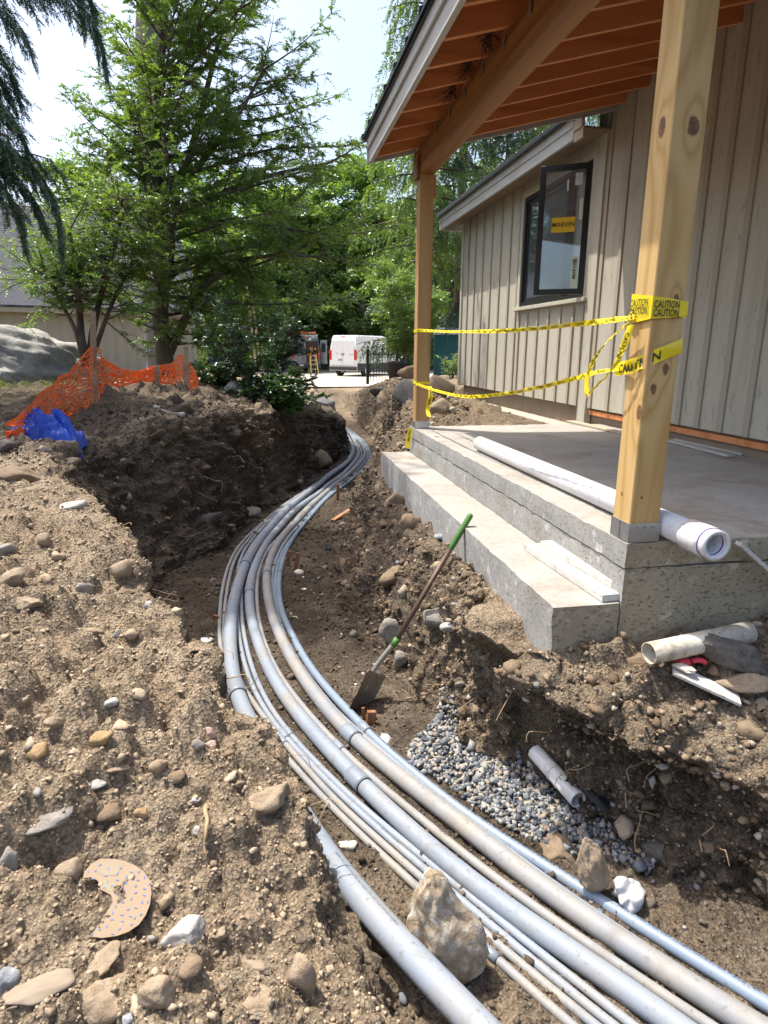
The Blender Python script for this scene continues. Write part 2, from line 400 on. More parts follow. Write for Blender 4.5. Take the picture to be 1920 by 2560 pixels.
# ------------------------------------------------------------------ ground: one height sheet with the trench cut into it
FLOOR_T = np.array([(-2, -1.29), (0, -1.29), (2, -1.31), (4, -1.36), (6.5, -1.42), (10, -1.47), (15, -1.52), (26.5, -1.50), (28.2, -1.0), (30, -.95), (200, -.9)])
def floor_z(y): return np.interp(y, FLOOR_T[:, 0], FLOOR_T[:, 1])
# y, left rim x,z, left toe x, right toe x, right rim x,z, left shoulder (rim-1.3m) z, left yard z, right shoulder z
CS = np.array([
 (-2.0, .10, -1.05, .30, 3.3, 3.36, -.75, -.85, -.60, -.55),
 (0.5,  .18, -1.08, .30, 2.75, 2.8, -.75, -.88, -.60, -.55),
 (1.38, .18, -1.05, .28, 2.15, 2.19, -.75, -.82, -.50, -.55),
 (1.76, .09, -.97, .20, 1.86, 1.90, -.75, -.66, -.35, -.50),
 (2.06, .02, -.86, .12, 1.57, 1.61, -.68, -.56, -.25, -.47),
 (2.33, -.12, -.76, -.03, 1.32, 1.35, -.52, -.47, -.15, -.45),
 (2.43, -.16, -.74, -.06, 1.33, 1.36, -.52, -.46, -.14, -.5),
 (2.6, -.27, -.69, -.14, 1.29, 1.32, -.52, -.42, -.11, -.55),
 (2.8, -.39, -.65, -.23, 1.15, 1.18, -.52, -.38, -.08, -.6),
 (3.4, -.69, -.50, -.47, .93, 1.12, -.55, -.26, -.03, -.6),
 (3.9, -.86, -.35, -.60, .80, 1.13, -.57, -.18, .0, -.6),
 (4.45, -1.24, -.25, -.85, .68, 1.13, -.56, -.1, .03, -.6),
 (4.95, -1.57, -.20, -1.0, .60, 1.13, -.56, -.07, .05, -.6),
 (5.5, -1.80, -.16, -1.12, .58, 1.15, -.60, -.03, .06, -.6),
 (6.1, -1.95, -.10, -1.10, .62, 1.15, -.62, .0, .06, -.6),
 (6.6, -1.85, -.10, -.92, .68, 1.15, -.60, .02, .06, -.6),
 (7.2, -1.5, -.06, -.60, .80, 1.40, -.50, .05, .06, -.2),
 (8.0, -1.0, .0, -.36, 1.00, 1.65, -.35, .12, .08, -.12),
 (8.7, -.68, -.05, -.18, 1.16, 1.9, -.25, .17, .10, -.1),
 (10.6, -.12, -.15, .46, 1.65, 2.35, -.2, .20, .10, -.1),
 (12.0, .45, -.30, .90, 2.0, 2.7, -.15, .05, .08, -.1),
 (13.2, 1.05, -.50, 1.38, 2.25, 2.95, -.1, -.1, .05, -.05),
 (14.2, 1.55, -.78, 1.70, 2.42, 3.1, -.1, -.3, .02, .0),
 (15.3, 1.62, -.74, 1.88, 2.55, 3.2, -.1, -.4, 0, .0),
 (17.4, 1.70, -.78, 1.98, 2.70, 3.1, -.25, -.5, -.05, .0),
 (20.4, 1.85, -.85, 2.08, 2.78, 3.0, -.45, -.6, -.1, -.1),
 (24.0, 2.0, -.92, 2.2, 2.95, 3.25, -.75, -.75, -.3, -.4),
 (27.0, 2.0, -.95, 2.2, 3.0, 3.35, -.9, -.9, -.5, -.8),
 (30.0, 2.0, -.95, 2.2, 3.0, 3.35, -.95, -.95, -.8, -.95),
 (200., 2.0, -.9, 2.2, 3.0, 3.35, -.9, -.9, -.9, -.9)])
def ss(a, b, x): t = np.clip((x-a)/(b-a), 0, 1); return t*t*(3-2*t)
_ys = [-1.5]
while _ys[-1] < 150:
    y_ = _ys[-1]; _ys.append(y_ + (.05 if y_ < .85 else max(.0105, .0064*y_) if y_ < 32 else .03*y_))
_ys = np.array(_ys)
# columns follow the cross section, so that the steep banks get as many as the flats
_nn = [44, 90, 135, 80, 120, 80, 110, 70]
_tc = np.concatenate([k+np.arange(n)/n for k, n in enumerate(_nn)]+[[8.0]])
def _row_nodes(y):
    c = [np.interp(y, CS[:, 0], CS[:, k]) for k in range(10)]
    w = (1-ss(9, 20, y))
    c[1] = c[1]+w*(.05*fbm(y*2.3, y*0, None, 3, 3)+.02*vnoise(y*9, y*0, None, 4)); c[3] = c[3]+w*.06*fbm(y*1.7, y*0+5, None, 3, 6)
    c[4] = c[4]+w*.06*fbm(y*1.9, y*0+9, None, 3, 7); c[5] = np.where((y > 2.0) & (y < 6.9), c[5], c[5]+w*.05*fbm(y*2.6, y*0+2, None, 3, 8))
    fz = floor_z(y)
    nx = np.stack([c[1]-45, c[1]-5, c[1]-1.3, c[1], np.maximum(c[3], c[1]+.06), np.maximum(c[4], c[3]+.3), np.maximum(c[5], np.maximum(c[4], c[3]+.3)+.03), c[5]+1.0, c[5]+45], 1)
    nz = np.stack([c[8]+.2, c[8], c[7], c[2], fz, fz+.02, c[6], c[9], c[9]], 1)
    return nx, nz
_nx, _nz = _row_nodes(_ys)
_k = np.minimum(_tc.astype(int), 7); _f = _tc-_k
_ff = np.where(_k == 0, 1-(1-_f)**2.2, np.where(_k == 7, _f**2.4, _f))
GX = _nx[:, _k]*(1-_ff)+_nx[:, _k+1]*_ff
# rounded shoulders: ease the height inside the banks
_fe = np.where(_k == 3, .35*_f+.65*ss(0, 1, _f), np.where(_k == 5, .35*_f+.65*ss(0, 1, _f), _f))
_fe = np.where((_k == 0) | (_k == 7), _ff, _fe)
GZ = _nz[:, _k]*(1-_fe)+_nz[:, _k+1]*_fe
GY = np.repeat(_ys[:, None], len(_tc), 1); GT = np.repeat(_tc[None], len(_ys), 0)
_near = 1-ss(9, 22, GY)
_floor = ss(3.7, 4.05, GT)*(1-ss(4.95, 5.3, GT))
_bank = np.clip(ss(2.8, 3.1, GT)*(1-ss(3.9, 4.1, GT))+ss(4.9, 5.1, GT)*(1-ss(5.9, 6.2, GT)), 0, 1)
_trenched = 1-ss(26, 29, GY)
_rough = _near*(1-.82*_floor)*(1-.6*_bank)
GZ = GZ + _rough*(.035*fbm(GX*1.6, GY*1.6, None, 4, 21) + .030*np.abs(fbm(GX*7, GY*7, None, 3, 31)))
GZ = GZ + _rough*(.75*lumps(GX, GY, .23, 51, .30) + .55*lumps(GX, GY, .13, 55, .35) + .5*lumps(GX, GY, .07, 61, .4) + .5*lumps(GX, GY, .034, 71, .5)*(1-ss(4, 8, GY)) + .030*(.6-np.abs(fbm(GX*6.5, GY*6.5, None, 4, 75, .6))) + .014*fbm(GX*19, GY*19, None, 3, 77, .6)*(1-ss(6, 12, GY)))
GZ = GZ + .005*fbm(GX*42, GY*42, None, 2, 81)*(1-ss(4, 7, GY))
GZ = GZ + .10*fbm(GX*.35, GY*.35, None, 3, 91)*ss(5, 14, GY)*(1-ss(26, 30, GY))*(1-_floor)
_slab = (GX > 1.2)*(GX < 4.1)*(GY > 2.43)*(GY < 6.7)
GZ = np.where(_slab, np.minimum(GZ, -.47), GZ)
_house = (GX > 3.52)*(GX < 13)*(GY < 12.15)*(GY > 2.43)
GZ = np.where(_house & ~_slab, np.minimum(GZ, -.3), GZ)
# regular copy for look-ups
_xs = np.concatenate([np.linspace(-40, -6, 80, endpoint=False), np.linspace(-6, 6, 1201), np.linspace(6, 60, 81)[1:]])
_GL = np.stack([np.interp(_xs, GX[j], GZ[j]) for j in range(len(_ys))])
# crumbling faces: push the banks in and out along their normal
_P = np.stack([GX, GY, GZ], -1)
_nv = np.cross(np.gradient(_P, axis=1), np.gradient(_P, axis=0)); _nv /= np.linalg.norm(_nv, axis=2)[..., None]+1e-9
_nv *= np.sign(_nv[..., 2:3]+1e-9)
_w = _trenched*(.25+.75*_bank)*np.where(_slab | _house, 0, 1)*(.35+.65*_near)*(1+.7*(GT > 4.8)*(1-ss(2.6, 3.6, GY)))
_q = [np.ascontiguousarray(_P[..., i]) for i in range(3)]
_amp = ((.065+.05*ss(5.5, 7.5, _q[1]))*fbm(_q[0]*3.1, _q[1]*3.1, _q[2]*3.1, 3, 141)*_bank + (.045+.05*ss(5.5, 7.5, _q[1]))*np.abs(fbm(_q[0]*8, _q[1]*8, _q[2]*8, 4, 151)) + .012*fbm(_q[0]*31, _q[1]*31, _q[2]*31, 2, 161)*(1-ss(5, 10, _q[1])))*_w
_P = _P+_nv*_amp[..., None]
_P[..., 0] += .07*_bank*ss(.25, .9, np.where(GT < 4.5, 4-GT, GT-5))*np.where(GT < 4.5, 1, -1)*np.abs(fbm(GY*2.5, GZ*2, None, 2, 171))*_near*np.where(_slab, 0, 1)*(GY < 2.4)
def ground_z(x, y):
    x = np.atleast_1d(np.asarray(x, float)); y = np.atleast_1d(np.asarray(y, float))
    i = np.clip(np.searchsorted(_xs, x)-1, 0, len(_xs)-2); j = np.clip(np.searchsorted(_ys, y)-1, 0, len(_ys)-2)
    fx = np.clip((x-_xs[i])/(_xs[i+1]-_xs[i]), 0, 1); fy = np.clip((y-_ys[j])/(_ys[j+1]-_ys[j]), 0, 1)
    return (_GL[j, i]*(1-fx)+_GL[j, i+1]*fx)*(1-fy)+(_GL[j+1, i]*(1-fx)+_GL[j+1, i+1]*fx)*fy
def gz(x, y): return float(ground_z(x, y)[0])
def hit(u, v):
    """where the sight line through a display pixel meets the ground"""
    d = ray(u*DS, v*DS); t = np.geomspace(.8, 120, 3000)
    P = CC+d*t[:, None]; below = P[:, 2] < ground_z(P[:, 0], P[:, 1])
    k = int(np.argmax(below)) if below.any() else len(t)-1
    return P[k]
_lip = ss(5.5, 6.0, GT)*(1-ss(6.0, 6.35, GT))*ss(1.5, 1.9, GY)*(1-ss(2.9, 3.3, GY)); _P[..., 0] -= (.20+.08*ss(2.33, 2.43, GY)-.18*ss(2.8, 3.2, GY))*_lip
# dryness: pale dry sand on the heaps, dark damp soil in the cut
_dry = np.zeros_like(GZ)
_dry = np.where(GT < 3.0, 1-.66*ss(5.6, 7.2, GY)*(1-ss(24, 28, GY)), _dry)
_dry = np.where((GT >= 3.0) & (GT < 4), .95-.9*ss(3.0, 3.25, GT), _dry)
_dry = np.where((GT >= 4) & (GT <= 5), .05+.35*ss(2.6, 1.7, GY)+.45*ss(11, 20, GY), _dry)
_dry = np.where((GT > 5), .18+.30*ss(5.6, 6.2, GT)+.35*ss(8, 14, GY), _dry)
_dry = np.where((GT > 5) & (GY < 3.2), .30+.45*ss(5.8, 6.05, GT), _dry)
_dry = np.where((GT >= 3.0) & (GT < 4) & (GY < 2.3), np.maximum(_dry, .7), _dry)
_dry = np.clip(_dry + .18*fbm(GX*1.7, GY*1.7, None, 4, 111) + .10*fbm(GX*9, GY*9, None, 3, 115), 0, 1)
_grass = (1-ss(-3.1, -2.6, GX))*ss(7.5, 9, GY)*(1-ss(18, 24, GY))
_n, _m = GX.shape
_id = np.arange(_n*_m).reshape(_n, _m)
_F = np.stack([_id[:-1, :-1], _id[:-1, 1:], _id[1:, 1:], _id[1:, :-1]], -1).reshape(-1, 4)
def soil_mat():
    m, nt, bs = newmat('soil'); co = coords(nt)
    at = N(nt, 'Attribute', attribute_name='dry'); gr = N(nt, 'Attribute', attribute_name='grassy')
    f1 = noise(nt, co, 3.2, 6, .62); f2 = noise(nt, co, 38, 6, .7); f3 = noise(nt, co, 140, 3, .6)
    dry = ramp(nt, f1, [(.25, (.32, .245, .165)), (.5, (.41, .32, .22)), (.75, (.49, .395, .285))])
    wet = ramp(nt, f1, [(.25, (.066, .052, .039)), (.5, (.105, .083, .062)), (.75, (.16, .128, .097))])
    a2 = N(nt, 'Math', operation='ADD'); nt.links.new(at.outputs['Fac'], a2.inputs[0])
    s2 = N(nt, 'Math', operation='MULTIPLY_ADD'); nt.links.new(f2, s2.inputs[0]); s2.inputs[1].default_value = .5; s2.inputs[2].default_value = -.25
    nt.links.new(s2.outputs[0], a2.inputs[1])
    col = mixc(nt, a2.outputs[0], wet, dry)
    vo = N(nt, 'TexVoronoi', i_Scale=75.0); nt.links.new(co, vo.inputs['Vector']); vb = ramp(nt, vo.outputs['Distance'], [(.0, (1.2, 1.2, 1.2)), (.45, (.85, .84, .82)), (.75, (.35, .33, .31))])
    col = mixc(nt, .75, col, ramp(nt, f2, [(.28, (.28, .26, .24)), (.52, (1, 1, 1)), (.75, (1.4, 1.36, 1.3))]), 'MULTIPLY'); col = mixc(nt, .5, col, vb, 'MULTIPLY')
    col = mixc(nt, .35, col, ramp(nt, f3, [(.3, (.55, .52, .5)), (.7, (1.25, 1.25, 1.25))]), 'MULTIPLY')
    g2 = N(nt, 'Math', operation='MULTIPLY'); nt.links.new(gr.outputs['Fac'], g2.inputs[0])
    nt.links.new(ramp(nt, noise(nt, co, 2.1, 5, .6), [(.42, (0, 0, 0)), (.6, (1, 1, 1))]), g2.inputs[1])
    col = mixc(nt, g2.outputs[0], col, (.10, .115, .03))
    nt.links.new(col, bs.inputs['Base Color']); bs.inputs['Roughness'].default_value = .95; bs.inputs['Specular IOR Level'].default_value = .15
    b1 = bump(nt, bs, f2, .9, .03); b2 = bump(nt, bs, vb, .8, .012, b1); bump(nt, bs, f3, .6, .006, b2)
    return m
M['soil'] = soil_mat()
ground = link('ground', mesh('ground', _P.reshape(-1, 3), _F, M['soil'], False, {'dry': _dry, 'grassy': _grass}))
ground['kind'] = 'structure'; ground['label'] = 'brown dug earth with the winding utility trench cut through it'
M['drive'] = mk('drive', (.45, .40, .33), (.52, .47, .40), .8, .95, .5, 30, bdist=.02, c3=(.38, .33, .26))
mb = MB()
_dp = [(-30, 30.5), (-6, 30), (2.2, 29.6), (5.5, 29.8), (9, 31), (60, 34), (60, 52), (20, 54), (-4, 60), (-30, 58)]
mb.add([(x, y, -.885) for x, y in _dp], [list(range(len(_dp)))])
o = mb.build('driveway', M['drive']); o['kind'] = 'structure'; o['label'] = 'pale sandy driveway where the vans are parked'
# ------------------------------------------------------------------ concrete porch slab with its step
SX, SY0, SY1, STX, STZ = 1.50, 2.396, 6.741, 1.185, -.275
slab = thing('porch_slab', 'weathered grey concrete porch slab with pitted edges under the timber posts', 'slab', (SX, SY0, -.6))
def slab_piece(name, a, b, mats, parent, seed, sub=.05):
    """box whose faces are gridded and slightly uneven, chipped along the edges; mats = (top, side, end)"""
    a, b = np.array(a, float), np.array(b, float); V, F, K = [], [], []; n0 = 0
    def face(o, e1, e2, k):
        nonlocal n0
        l1, l2 = np.linalg.norm(e1), np.linalg.norm(e2); n1, n2 = max(1, int(l1/sub)), max(1, int(l2/sub))
        s, t = np.meshgrid(np.linspace(0, 1, n1+1), np.linspace(0, 1, n2+1))
        P = o+s[..., None]*e1+t[..., None]*e2; V.append(P.reshape(-1, 3))
        idx = np.arange((n1+1)*(n2+1)).reshape(n2+1, n1+1)+n0; n0 += idx.size
        F.extend(np.stack([idx[:-1, :-1], idx[:-1, 1:], idx[1:, 1:], idx[1:, :-1]], -1).reshape(-1, 4).tolist()); K.extend([k]*(n1*n2))
    X, Y, Z = (b-a)*np.eye(3)
    face(a+Z, X, Y, 0); face(a, Z, Y, 1); face(a, X, Z, 2); face(a+Y, Z, X, 1); face(a+X, Y, Z, 1); face(a, Y, X, 1)
    V = np.concatenate(V); c = (a+b)/2; h = (b-a)/2
    q = np.abs((V-c)/h) > .999; e = q.sum(1)
    am = .0030+.0055*(e >= 2)
    D = np.stack([fbm(V[:, 0]*9+s_, V[:, 1]*9, V[:, 2]*9, 3, seed+s_) for s_ in (1, 2, 3)], 1)*am[:, None]
    D = np.where(q, -np.sign(V-c)*np.abs(D), D*0)
    V = V+D
    me = mesh(name, V, F); [me.materials.append(m) for m in mats]; me.polygons.foreach_set('material_index', np.array(K, np.int32))
    o = link(name, me, parent); o.location = tuple(-np.array(parent.location)) if parent else (0, 0, 0); return o
MS = (M['slab_top'], M['slab_side'], M['slab_end'])
slab_piece('top_course', (SX, SY0, -.115), (4.6, SY1, 0), MS, slab, 5)
slab_piece('base_course', (SX+.004, SY0+.004, -.62), (4.6, SY1-.003, -.118), MS, slab, 15)
slab_piece('step', (STX, SY0+.002, -.70), (SX+.001, SY1-.001, STZ), MS, slab, 25)

# ------------------------------------------------------------------ house: board and batten wall, window, eave
WX = 3.65
house = thing('house', 'taupe board and batten house with black casement window behind the porch', 'house', (WX, 9.0, 0))
HL = -np.array(house.location)
def hp(mbld, name, mat, parent=None, smooth=False):
    o = mbld.build(name, mat, parent or house, smooth)
    if parent is None: o.location = tuple(HL)
    return o
WIN = (7.2, 9.16, 1.40, 2.85)  # y0,y1,z0,z1
# panels between battens, split round the window
far_b = [12.06, 11.72, 11.34, 10.92, 10.5, 10.08, 9.66, 9.32]
under = [9.16, 8.86, 8.5, 8.15, 7.8, 7.45, 7.2]
near_b = [6.86, 6.48, 6.12, 5.8, 5.5, 5.22, 4.95, 4.66, 4.36, 4.06, 3.76, 3.46, 3.16]
ZB, ZT = .16, 3.16
cols = [12.1]+far_b[1:]+[9.2]
def panel(y0, y1, z0, z1, dxp=0.0):
    hp(MB().box((WX+dxp, min(y0, y1)+.001, z0), (WX+.10, max(y0, y1)-.001, z1)), 'siding_panel', M['siding'])
def batten(y, z0, z1, w=.05, t=.022):
    hp(MB().box((WX-t, y-w/2, z0), (WX-.0005, y+w/2, z1), bev=.002), 'batten', M['batten'])
for a, b in zip(cols[:-1], cols[1:]): panel(a, b, ZB, ZT)
for y in far_b: batten(y, ZB, ZT)
panel(9.2, 7.16, ZB, WIN[2]-.04); panel(9.2, 7.16, WIN[3]+.04, ZT)
for y in under: batten(y, ZB, WIN[2]-.09)
cols = [7.16]+near_b+[2.4]
for a, b in zip(cols[:-1], cols[1:]): panel(a, b, ZB, 3.6, -.004 if a < 6.9 else 0)
for y in near_b: batten(y, ZB, 3.6, .065)
hp(MB().box((WX-.03, 6.93, -.02), (WX+.05, 7.13, 3.4), bev=.003), 'corner_board', M['siding'])
hp(MB().box((WX-.03, 12.03, ZB-.02), (WX+.1, 12.12, ZT), bev=.003), 'corner_board', M['siding'])
hp(MB().box((WX+.01, 2.4, .085), (WX+.06, 6.9, .135)), 'base_board', M['rafter_wood'])
hp(MB().box((WX+.05, 2.4, .0), (WX+.10, 6.9, .16)), 'sill_recess', M['tan_wrap'])
hp(MB().box((WX-.03, 2.4, 3.38), (WX-.001, 6.9, 3.52), bev=.003), 'frieze_board', M['siding'])
# other walls of the house
hp(MB().box((WX+.11, 2.4, -.3), (WX+8, 12.09, 3.15)), 'inner_wall', M['siding'])
# recessed skirt, ledge and stone veneer below the far wall
wrap = MB(); ny, nz_ = 50, 6; V = []; F = []
for j in range(nz_+1):
    for i in range(ny+1):
        y = 6.8+5.25*i/ny; z = -.10+.27*j/nz_; V.append((WX+.085+.018*vnoise(np.array([y*2.2]), np.array([z*6]), None, 3)[0], y, z))
for j in range(nz_):
    for i in range(ny): k = j*(ny+1)+i; F.append([k, k+ny+1, k+ny+2, k+1])
hp(wrap.add(V, F), 'wall_wrap', M['tan_wrap'], smooth=True)
hp(MB().box((WX-.16, 6.77, -.14), (WX+.11, 12.14, -.085), bev=.008), 'stone_ledge', M['ledge'])
rr = np.random.RandomState(4)
z = -.142
for row in range(3):
    h = .15; y = 6.8+rr.uniform(0, .15)
    while y < 12.1:
        L = rr.uniform(.22, .42); y2 = min(y+L, 12.12)
        hp(MB().box((WX-.11-rr.uniform(0, .02), y+.006, z-h+.006), (WX+.1, y2-.006, z-.002), bev=.012), 'veneer_stone', M['veneer']); y = y2
    z -= h
# eave: fascia boards, black gutter edge, roof
s_r = .77
def roof_slab(y0, y1, x0, z0, run, slope, t, mat, name, par=None):
    V = [(x0, y0, z0), (x0+run, y0, z0+run*slope), (x0+run, y1, z0+run*slope), (x0, y1, z0)]
    V += [(a, b, c-t) for a, b, c in V]
    return hp(MB().add(V, [[0, 1, 2, 3], [7, 6, 5, 4], [0, 3, 7, 4], [1, 5, 6, 2], [0, 4, 5, 1], [3, 2, 6, 7]]), name, mat, par)
M['shingle'] = mk('shingle', (.05, .052, .066), (.075, .077, .095), 4, .9, .4, 40, c3=(.038, .039, .05), island=.65)
roof = roof_slab(6.83, 12.42, 3.22, 3.185, 4.6, s_r, .03, M['shingle'], 'roof')
mbs = MB(); rr = np.random.RandomState(8); nc = 30
for c in range(nc):
    xa = 3.22+c*.11; y = 6.84
    while y < 12.41:
        y2 = min(y+rr.uniform(.14, .34), 12.41); za = 3.185+(xa-3.22)*s_r+.003
        mbs.add([(xa, y, za+.011), (xa+.12, y, za+.12*s_r+.003), (xa+.12, y2-.004, za+.12*s_r+.003), (xa, y2-.004, za+.011), (xa, y, za), (xa, y2-.004, za)], [[0, 1, 2, 3], [4, 0, 3, 5]]); y = y2
sh = mbs.build('shingles', M['shingle'], roof); sh['kind'] = 'stuff'
hp(MB().box((3.25, 6.99, 3.065), (3.285, 12.4, 3.18), bev=.003), 'fascia_upper', M['grey_trim'])
hp(MB().box((3.265, 6.99, 2.95), (3.30, 12.4, 3.07), bev=.003), 'fascia_lower', M['grey_trim'])
hp(MB().box((3.255, 6.78, 3.02), (3.285, 6.985, 3.12), bev=.003), 'fascia_bare_board', M['siding_bare'])
hp(MB().box((3.27, 6.78, 2.92), (3.30, 6.985, 3.025), bev=.003), 'fascia_bare_board', M['siding_bare'])
hp(MB().box((3.3, 6.86, 3.03), (3.62, 12.3, 3.05)), 'soffit', M['tan_wrap'])
for i in range(7):
    y0 = 6.84+i*.795
    hp(MB().box((3.185, y0, 3.15), (3.245, y0+.785, 3.215), bev=.008), 'gutter_length', M['black_metal'])
hp(MB().box((3.305, 12.32, 2.94), (3.9, 12.39, 3.2)), 'rake_end', M['grey_trim'])
# window
def window():
    y0, y1, z0, z1 = WIN
    w = link('window', None, house, (0, y0-9.0, z0))
    o = lambda m, n, mat, p=w: m.build(n, mat, p)
    Wd, Hh = y1-y0, z1-z0; MU = .66
    # black unit frame with a mullion; the right casement stands open
    f = MB(); t = .055
    f.box((-.012, 0, 0), (.09, Wd, t)); f.box((-.012, 0, Hh-t), (.09, Wd, Hh)); f.box((-.0125, 0, t), (.09, t, Hh-t)); f.box((-.0125, Wd-t, t), (.09, Wd, Hh-t)); f.box((-.0115, MU-.04, t), (.09, MU+.04, Hh-t))
    o(f, 'frame', M['glass_frame'])
    c = MB(); c.box((-.03, -.09, -.02), (.0, -.002, Hh+.09), bev=.003); o(c, 'casing', M['siding'])
    c = MB(); c.box((-.03, Wd+.002, -.02), (.0, Wd+.09, Hh+.09), bev=.003); o(c, 'casing', M['siding'])
    c = MB(); c.box((-.032, -.002, Hh+.002), (.0, Wd+.002, Hh+.09), bev=.003); o(c, 'casing', M['siding'])
    c = MB(); c.box((-.075, -.11, -.05), (.0, Wd+.11, -.003), bev=.004); o(c, 'sill', M['siding'])
    # fixed left sash
    s = MB(); a, b = MU+.045, Wd-t-.003; s.box((.01, a, t+.003), (.05, a+.05, Hh-t-.003)); s.box((.01, b-.05, t+.003), (.05, b, Hh-t-.003)); s.box((.011, a+.05, t+.003), (.05, b-.05, t+.055)); s.box((.011, a+.05, Hh-t-.055), (.05, b-.05, Hh-t-.003))
    fs = o(s, 'sash', M['glass_frame']); o(MB().box((.026, a+.05, t+.055), (.032, b-.05, Hh-t-.055)), 'pane', M['glass'], fs)
    # open casement, hinged on the near jamb, swung out over the porch side
    sw = .56; sh_ = Hh-.07
    op = link('open_sash', None, w, (-.02, .03, .035), (0, 0, math.radians(58)))
    s = MB(); k = .062
    s.box((-.035, 0, 0), (.005, k, sh_), bev=.003); s.box((-.035, sw-k, 0), (.005, sw, sh_), bev=.003); s.box((-.034, k, 0), (.004, sw-k, k)); s.box((-.034, k, sh_-k), (.004, sw-k, sh_))
    o(s, 'sash_frame', M['glass_frame'], op)
    o(MB().box((-.018, k, k), (-.012, sw-k, sh_-k)), 'pane', M['glass'], op)
    # stickers on the open pane (seen from the near side)
    yy = lambda f_: k+(sw-2*k)*(1-f_)
    st = MB().box((-.0215, yy(.82), .49*sh_), (-.0195, yy(.22), .605*sh_)); st = o(st, 'yellow_sticker', M['sticker_y'], op)
    def lettering(txt, h, ymid, zmid, rotv, par_name, mat, bold=.0):
        V, F = text_mesh(txt, 1.0, bold, 'CENTER'); V = V-np.array([(V[:, 0].max()+V[:, 0].min())/2, (V[:, 1].max()+V[:, 1].min())/2, 0])
        V = V*(h/np.ptp(V[:, 1])); 
        if rotv: V = np.stack([-V[:, 1], V[:, 0], V[:, 2]], 1)
        P = np.stack([np.full(len(V), -.0232), ymid-V[:, 0], zmid+V[:, 1]], 1)
        o(MB().add(P, [f for f in F]), par_name, mat, op)
    lettering('MARVIN', .050, yy(.52), .55*sh_, False, 'sticker_lettering', M['tape_print'], .012)
    sw_ = MB().box((-.0215, yy(.975), k+.01), (-.0195, yy(.80), .30*sh_)); o(sw_, 'pale_sticker', M['paper_green'], op)
    lettering('MARVIN', .04, yy(.885), k+.01+.15*(sh_-k), True, 'sticker_lettering', M['tape_print'], .012)
    # rose-like round emblem above the word
    e = MB(); cy, cz = yy(.885), k+.01+.30*(sh_-k)-.105
    cz = .262*sh_
    for r0, r1 in ((.022, .027), (.011, .016), (0, .006)):
        n = 18; V = []; F = []
        for q in range(n):
            a = q/n*2*math.pi; wob = 1+.10*math.cos(3*a)
            V += [(-.0232, cy+r0*wob*math.cos(a), cz+r0*wob*math.sin(a)), (-.0232, cy+r1*wob*math.cos(a), cz+r1*wob*math.sin(a))]
        for q in range(n): q2 = (q+1) % n; F.append([2*q, 2*q+1, 2*q2+1, 2*q2])
        e.add(V, F)
    o(e, 'sticker_emblem', M['tape_print'], op)
    o(MB().box((-.0215, yy(.93), .84*sh_), (-.0195, yy(.75), .93*sh_)), 'white_sticker', M['paper'], op)
    o(MB().box((-.0215, yy(.985), .58*sh_), (-.0195, yy(.90), .74*sh_)), 'pale_sticker', M['paper_green'], op)
    o(MB().box((-.05, yy(.60), .80*sh_), (-.03, yy(.56), .88*sh_)), 'latch', M['paper'], op)
def glass_mat():
    m, nt, bs = newmat('glass')
    tr = N(nt, 'BsdfTransparent'); tr.inputs[0].default_value = (.86, .93, .95, 1); gl = N(nt, 'BsdfGlossy'); gl.inputs['Roughness'].default_value = .03; gl.inputs[0].default_value = (.9, .95, 1, 1)
    df = N(nt, 'BsdfDiffuse'); df.inputs[0].default_value = (.55, .66, .75, 1)
    fr = N(nt, 'Fresnel'); fr.inputs[0].default_value = 1.5
    mx0 = N(nt, 'MixShader'); mx0.inputs[0].default_value = .10; nt.links.new(tr.outputs[0], mx0.inputs[1]); nt.links.new(df.outputs[0], mx0.inputs[2])
    ma = N(nt, 'Math', operation='MULTIPLY_ADD'); ma.inputs[1].default_value = 1.2; ma.inputs[2].default_value = .08; nt.links.new(fr.outputs[0], ma.inputs[0])
    mx = N(nt, 'MixShader'); nt.links.new(ma.outputs[0], mx.inputs[0]); nt.links.new(mx0.outputs[0], mx.inputs[1]); nt.links.new(gl.outputs[0], mx.inputs[2])
    nt.links.new(mx.outputs[0], nt.nodes['Material Output'].inputs[0]); return m
M['glass'] = glass_mat()
M['sticker_y'] = mk('sticker_y', (.62, .40, .02), (.68, .45, .03), 5, .4, .1, 20)
M['paper_green'] = mk('paper_green', (.55, .62, .50), (.60, .66, .55), 5, .6, 0)
window()
# small printed mark and cable on the wall
hp(MB().tube(spline([(WX-.03, 11.6, 3.05), (WX-.03, 11.62, 2.75), (WX-.035, 11.68, 2.5), (WX-.03, 11.62, 2.3)], .05), .004, 6), 'hanging_wire', M['black'])

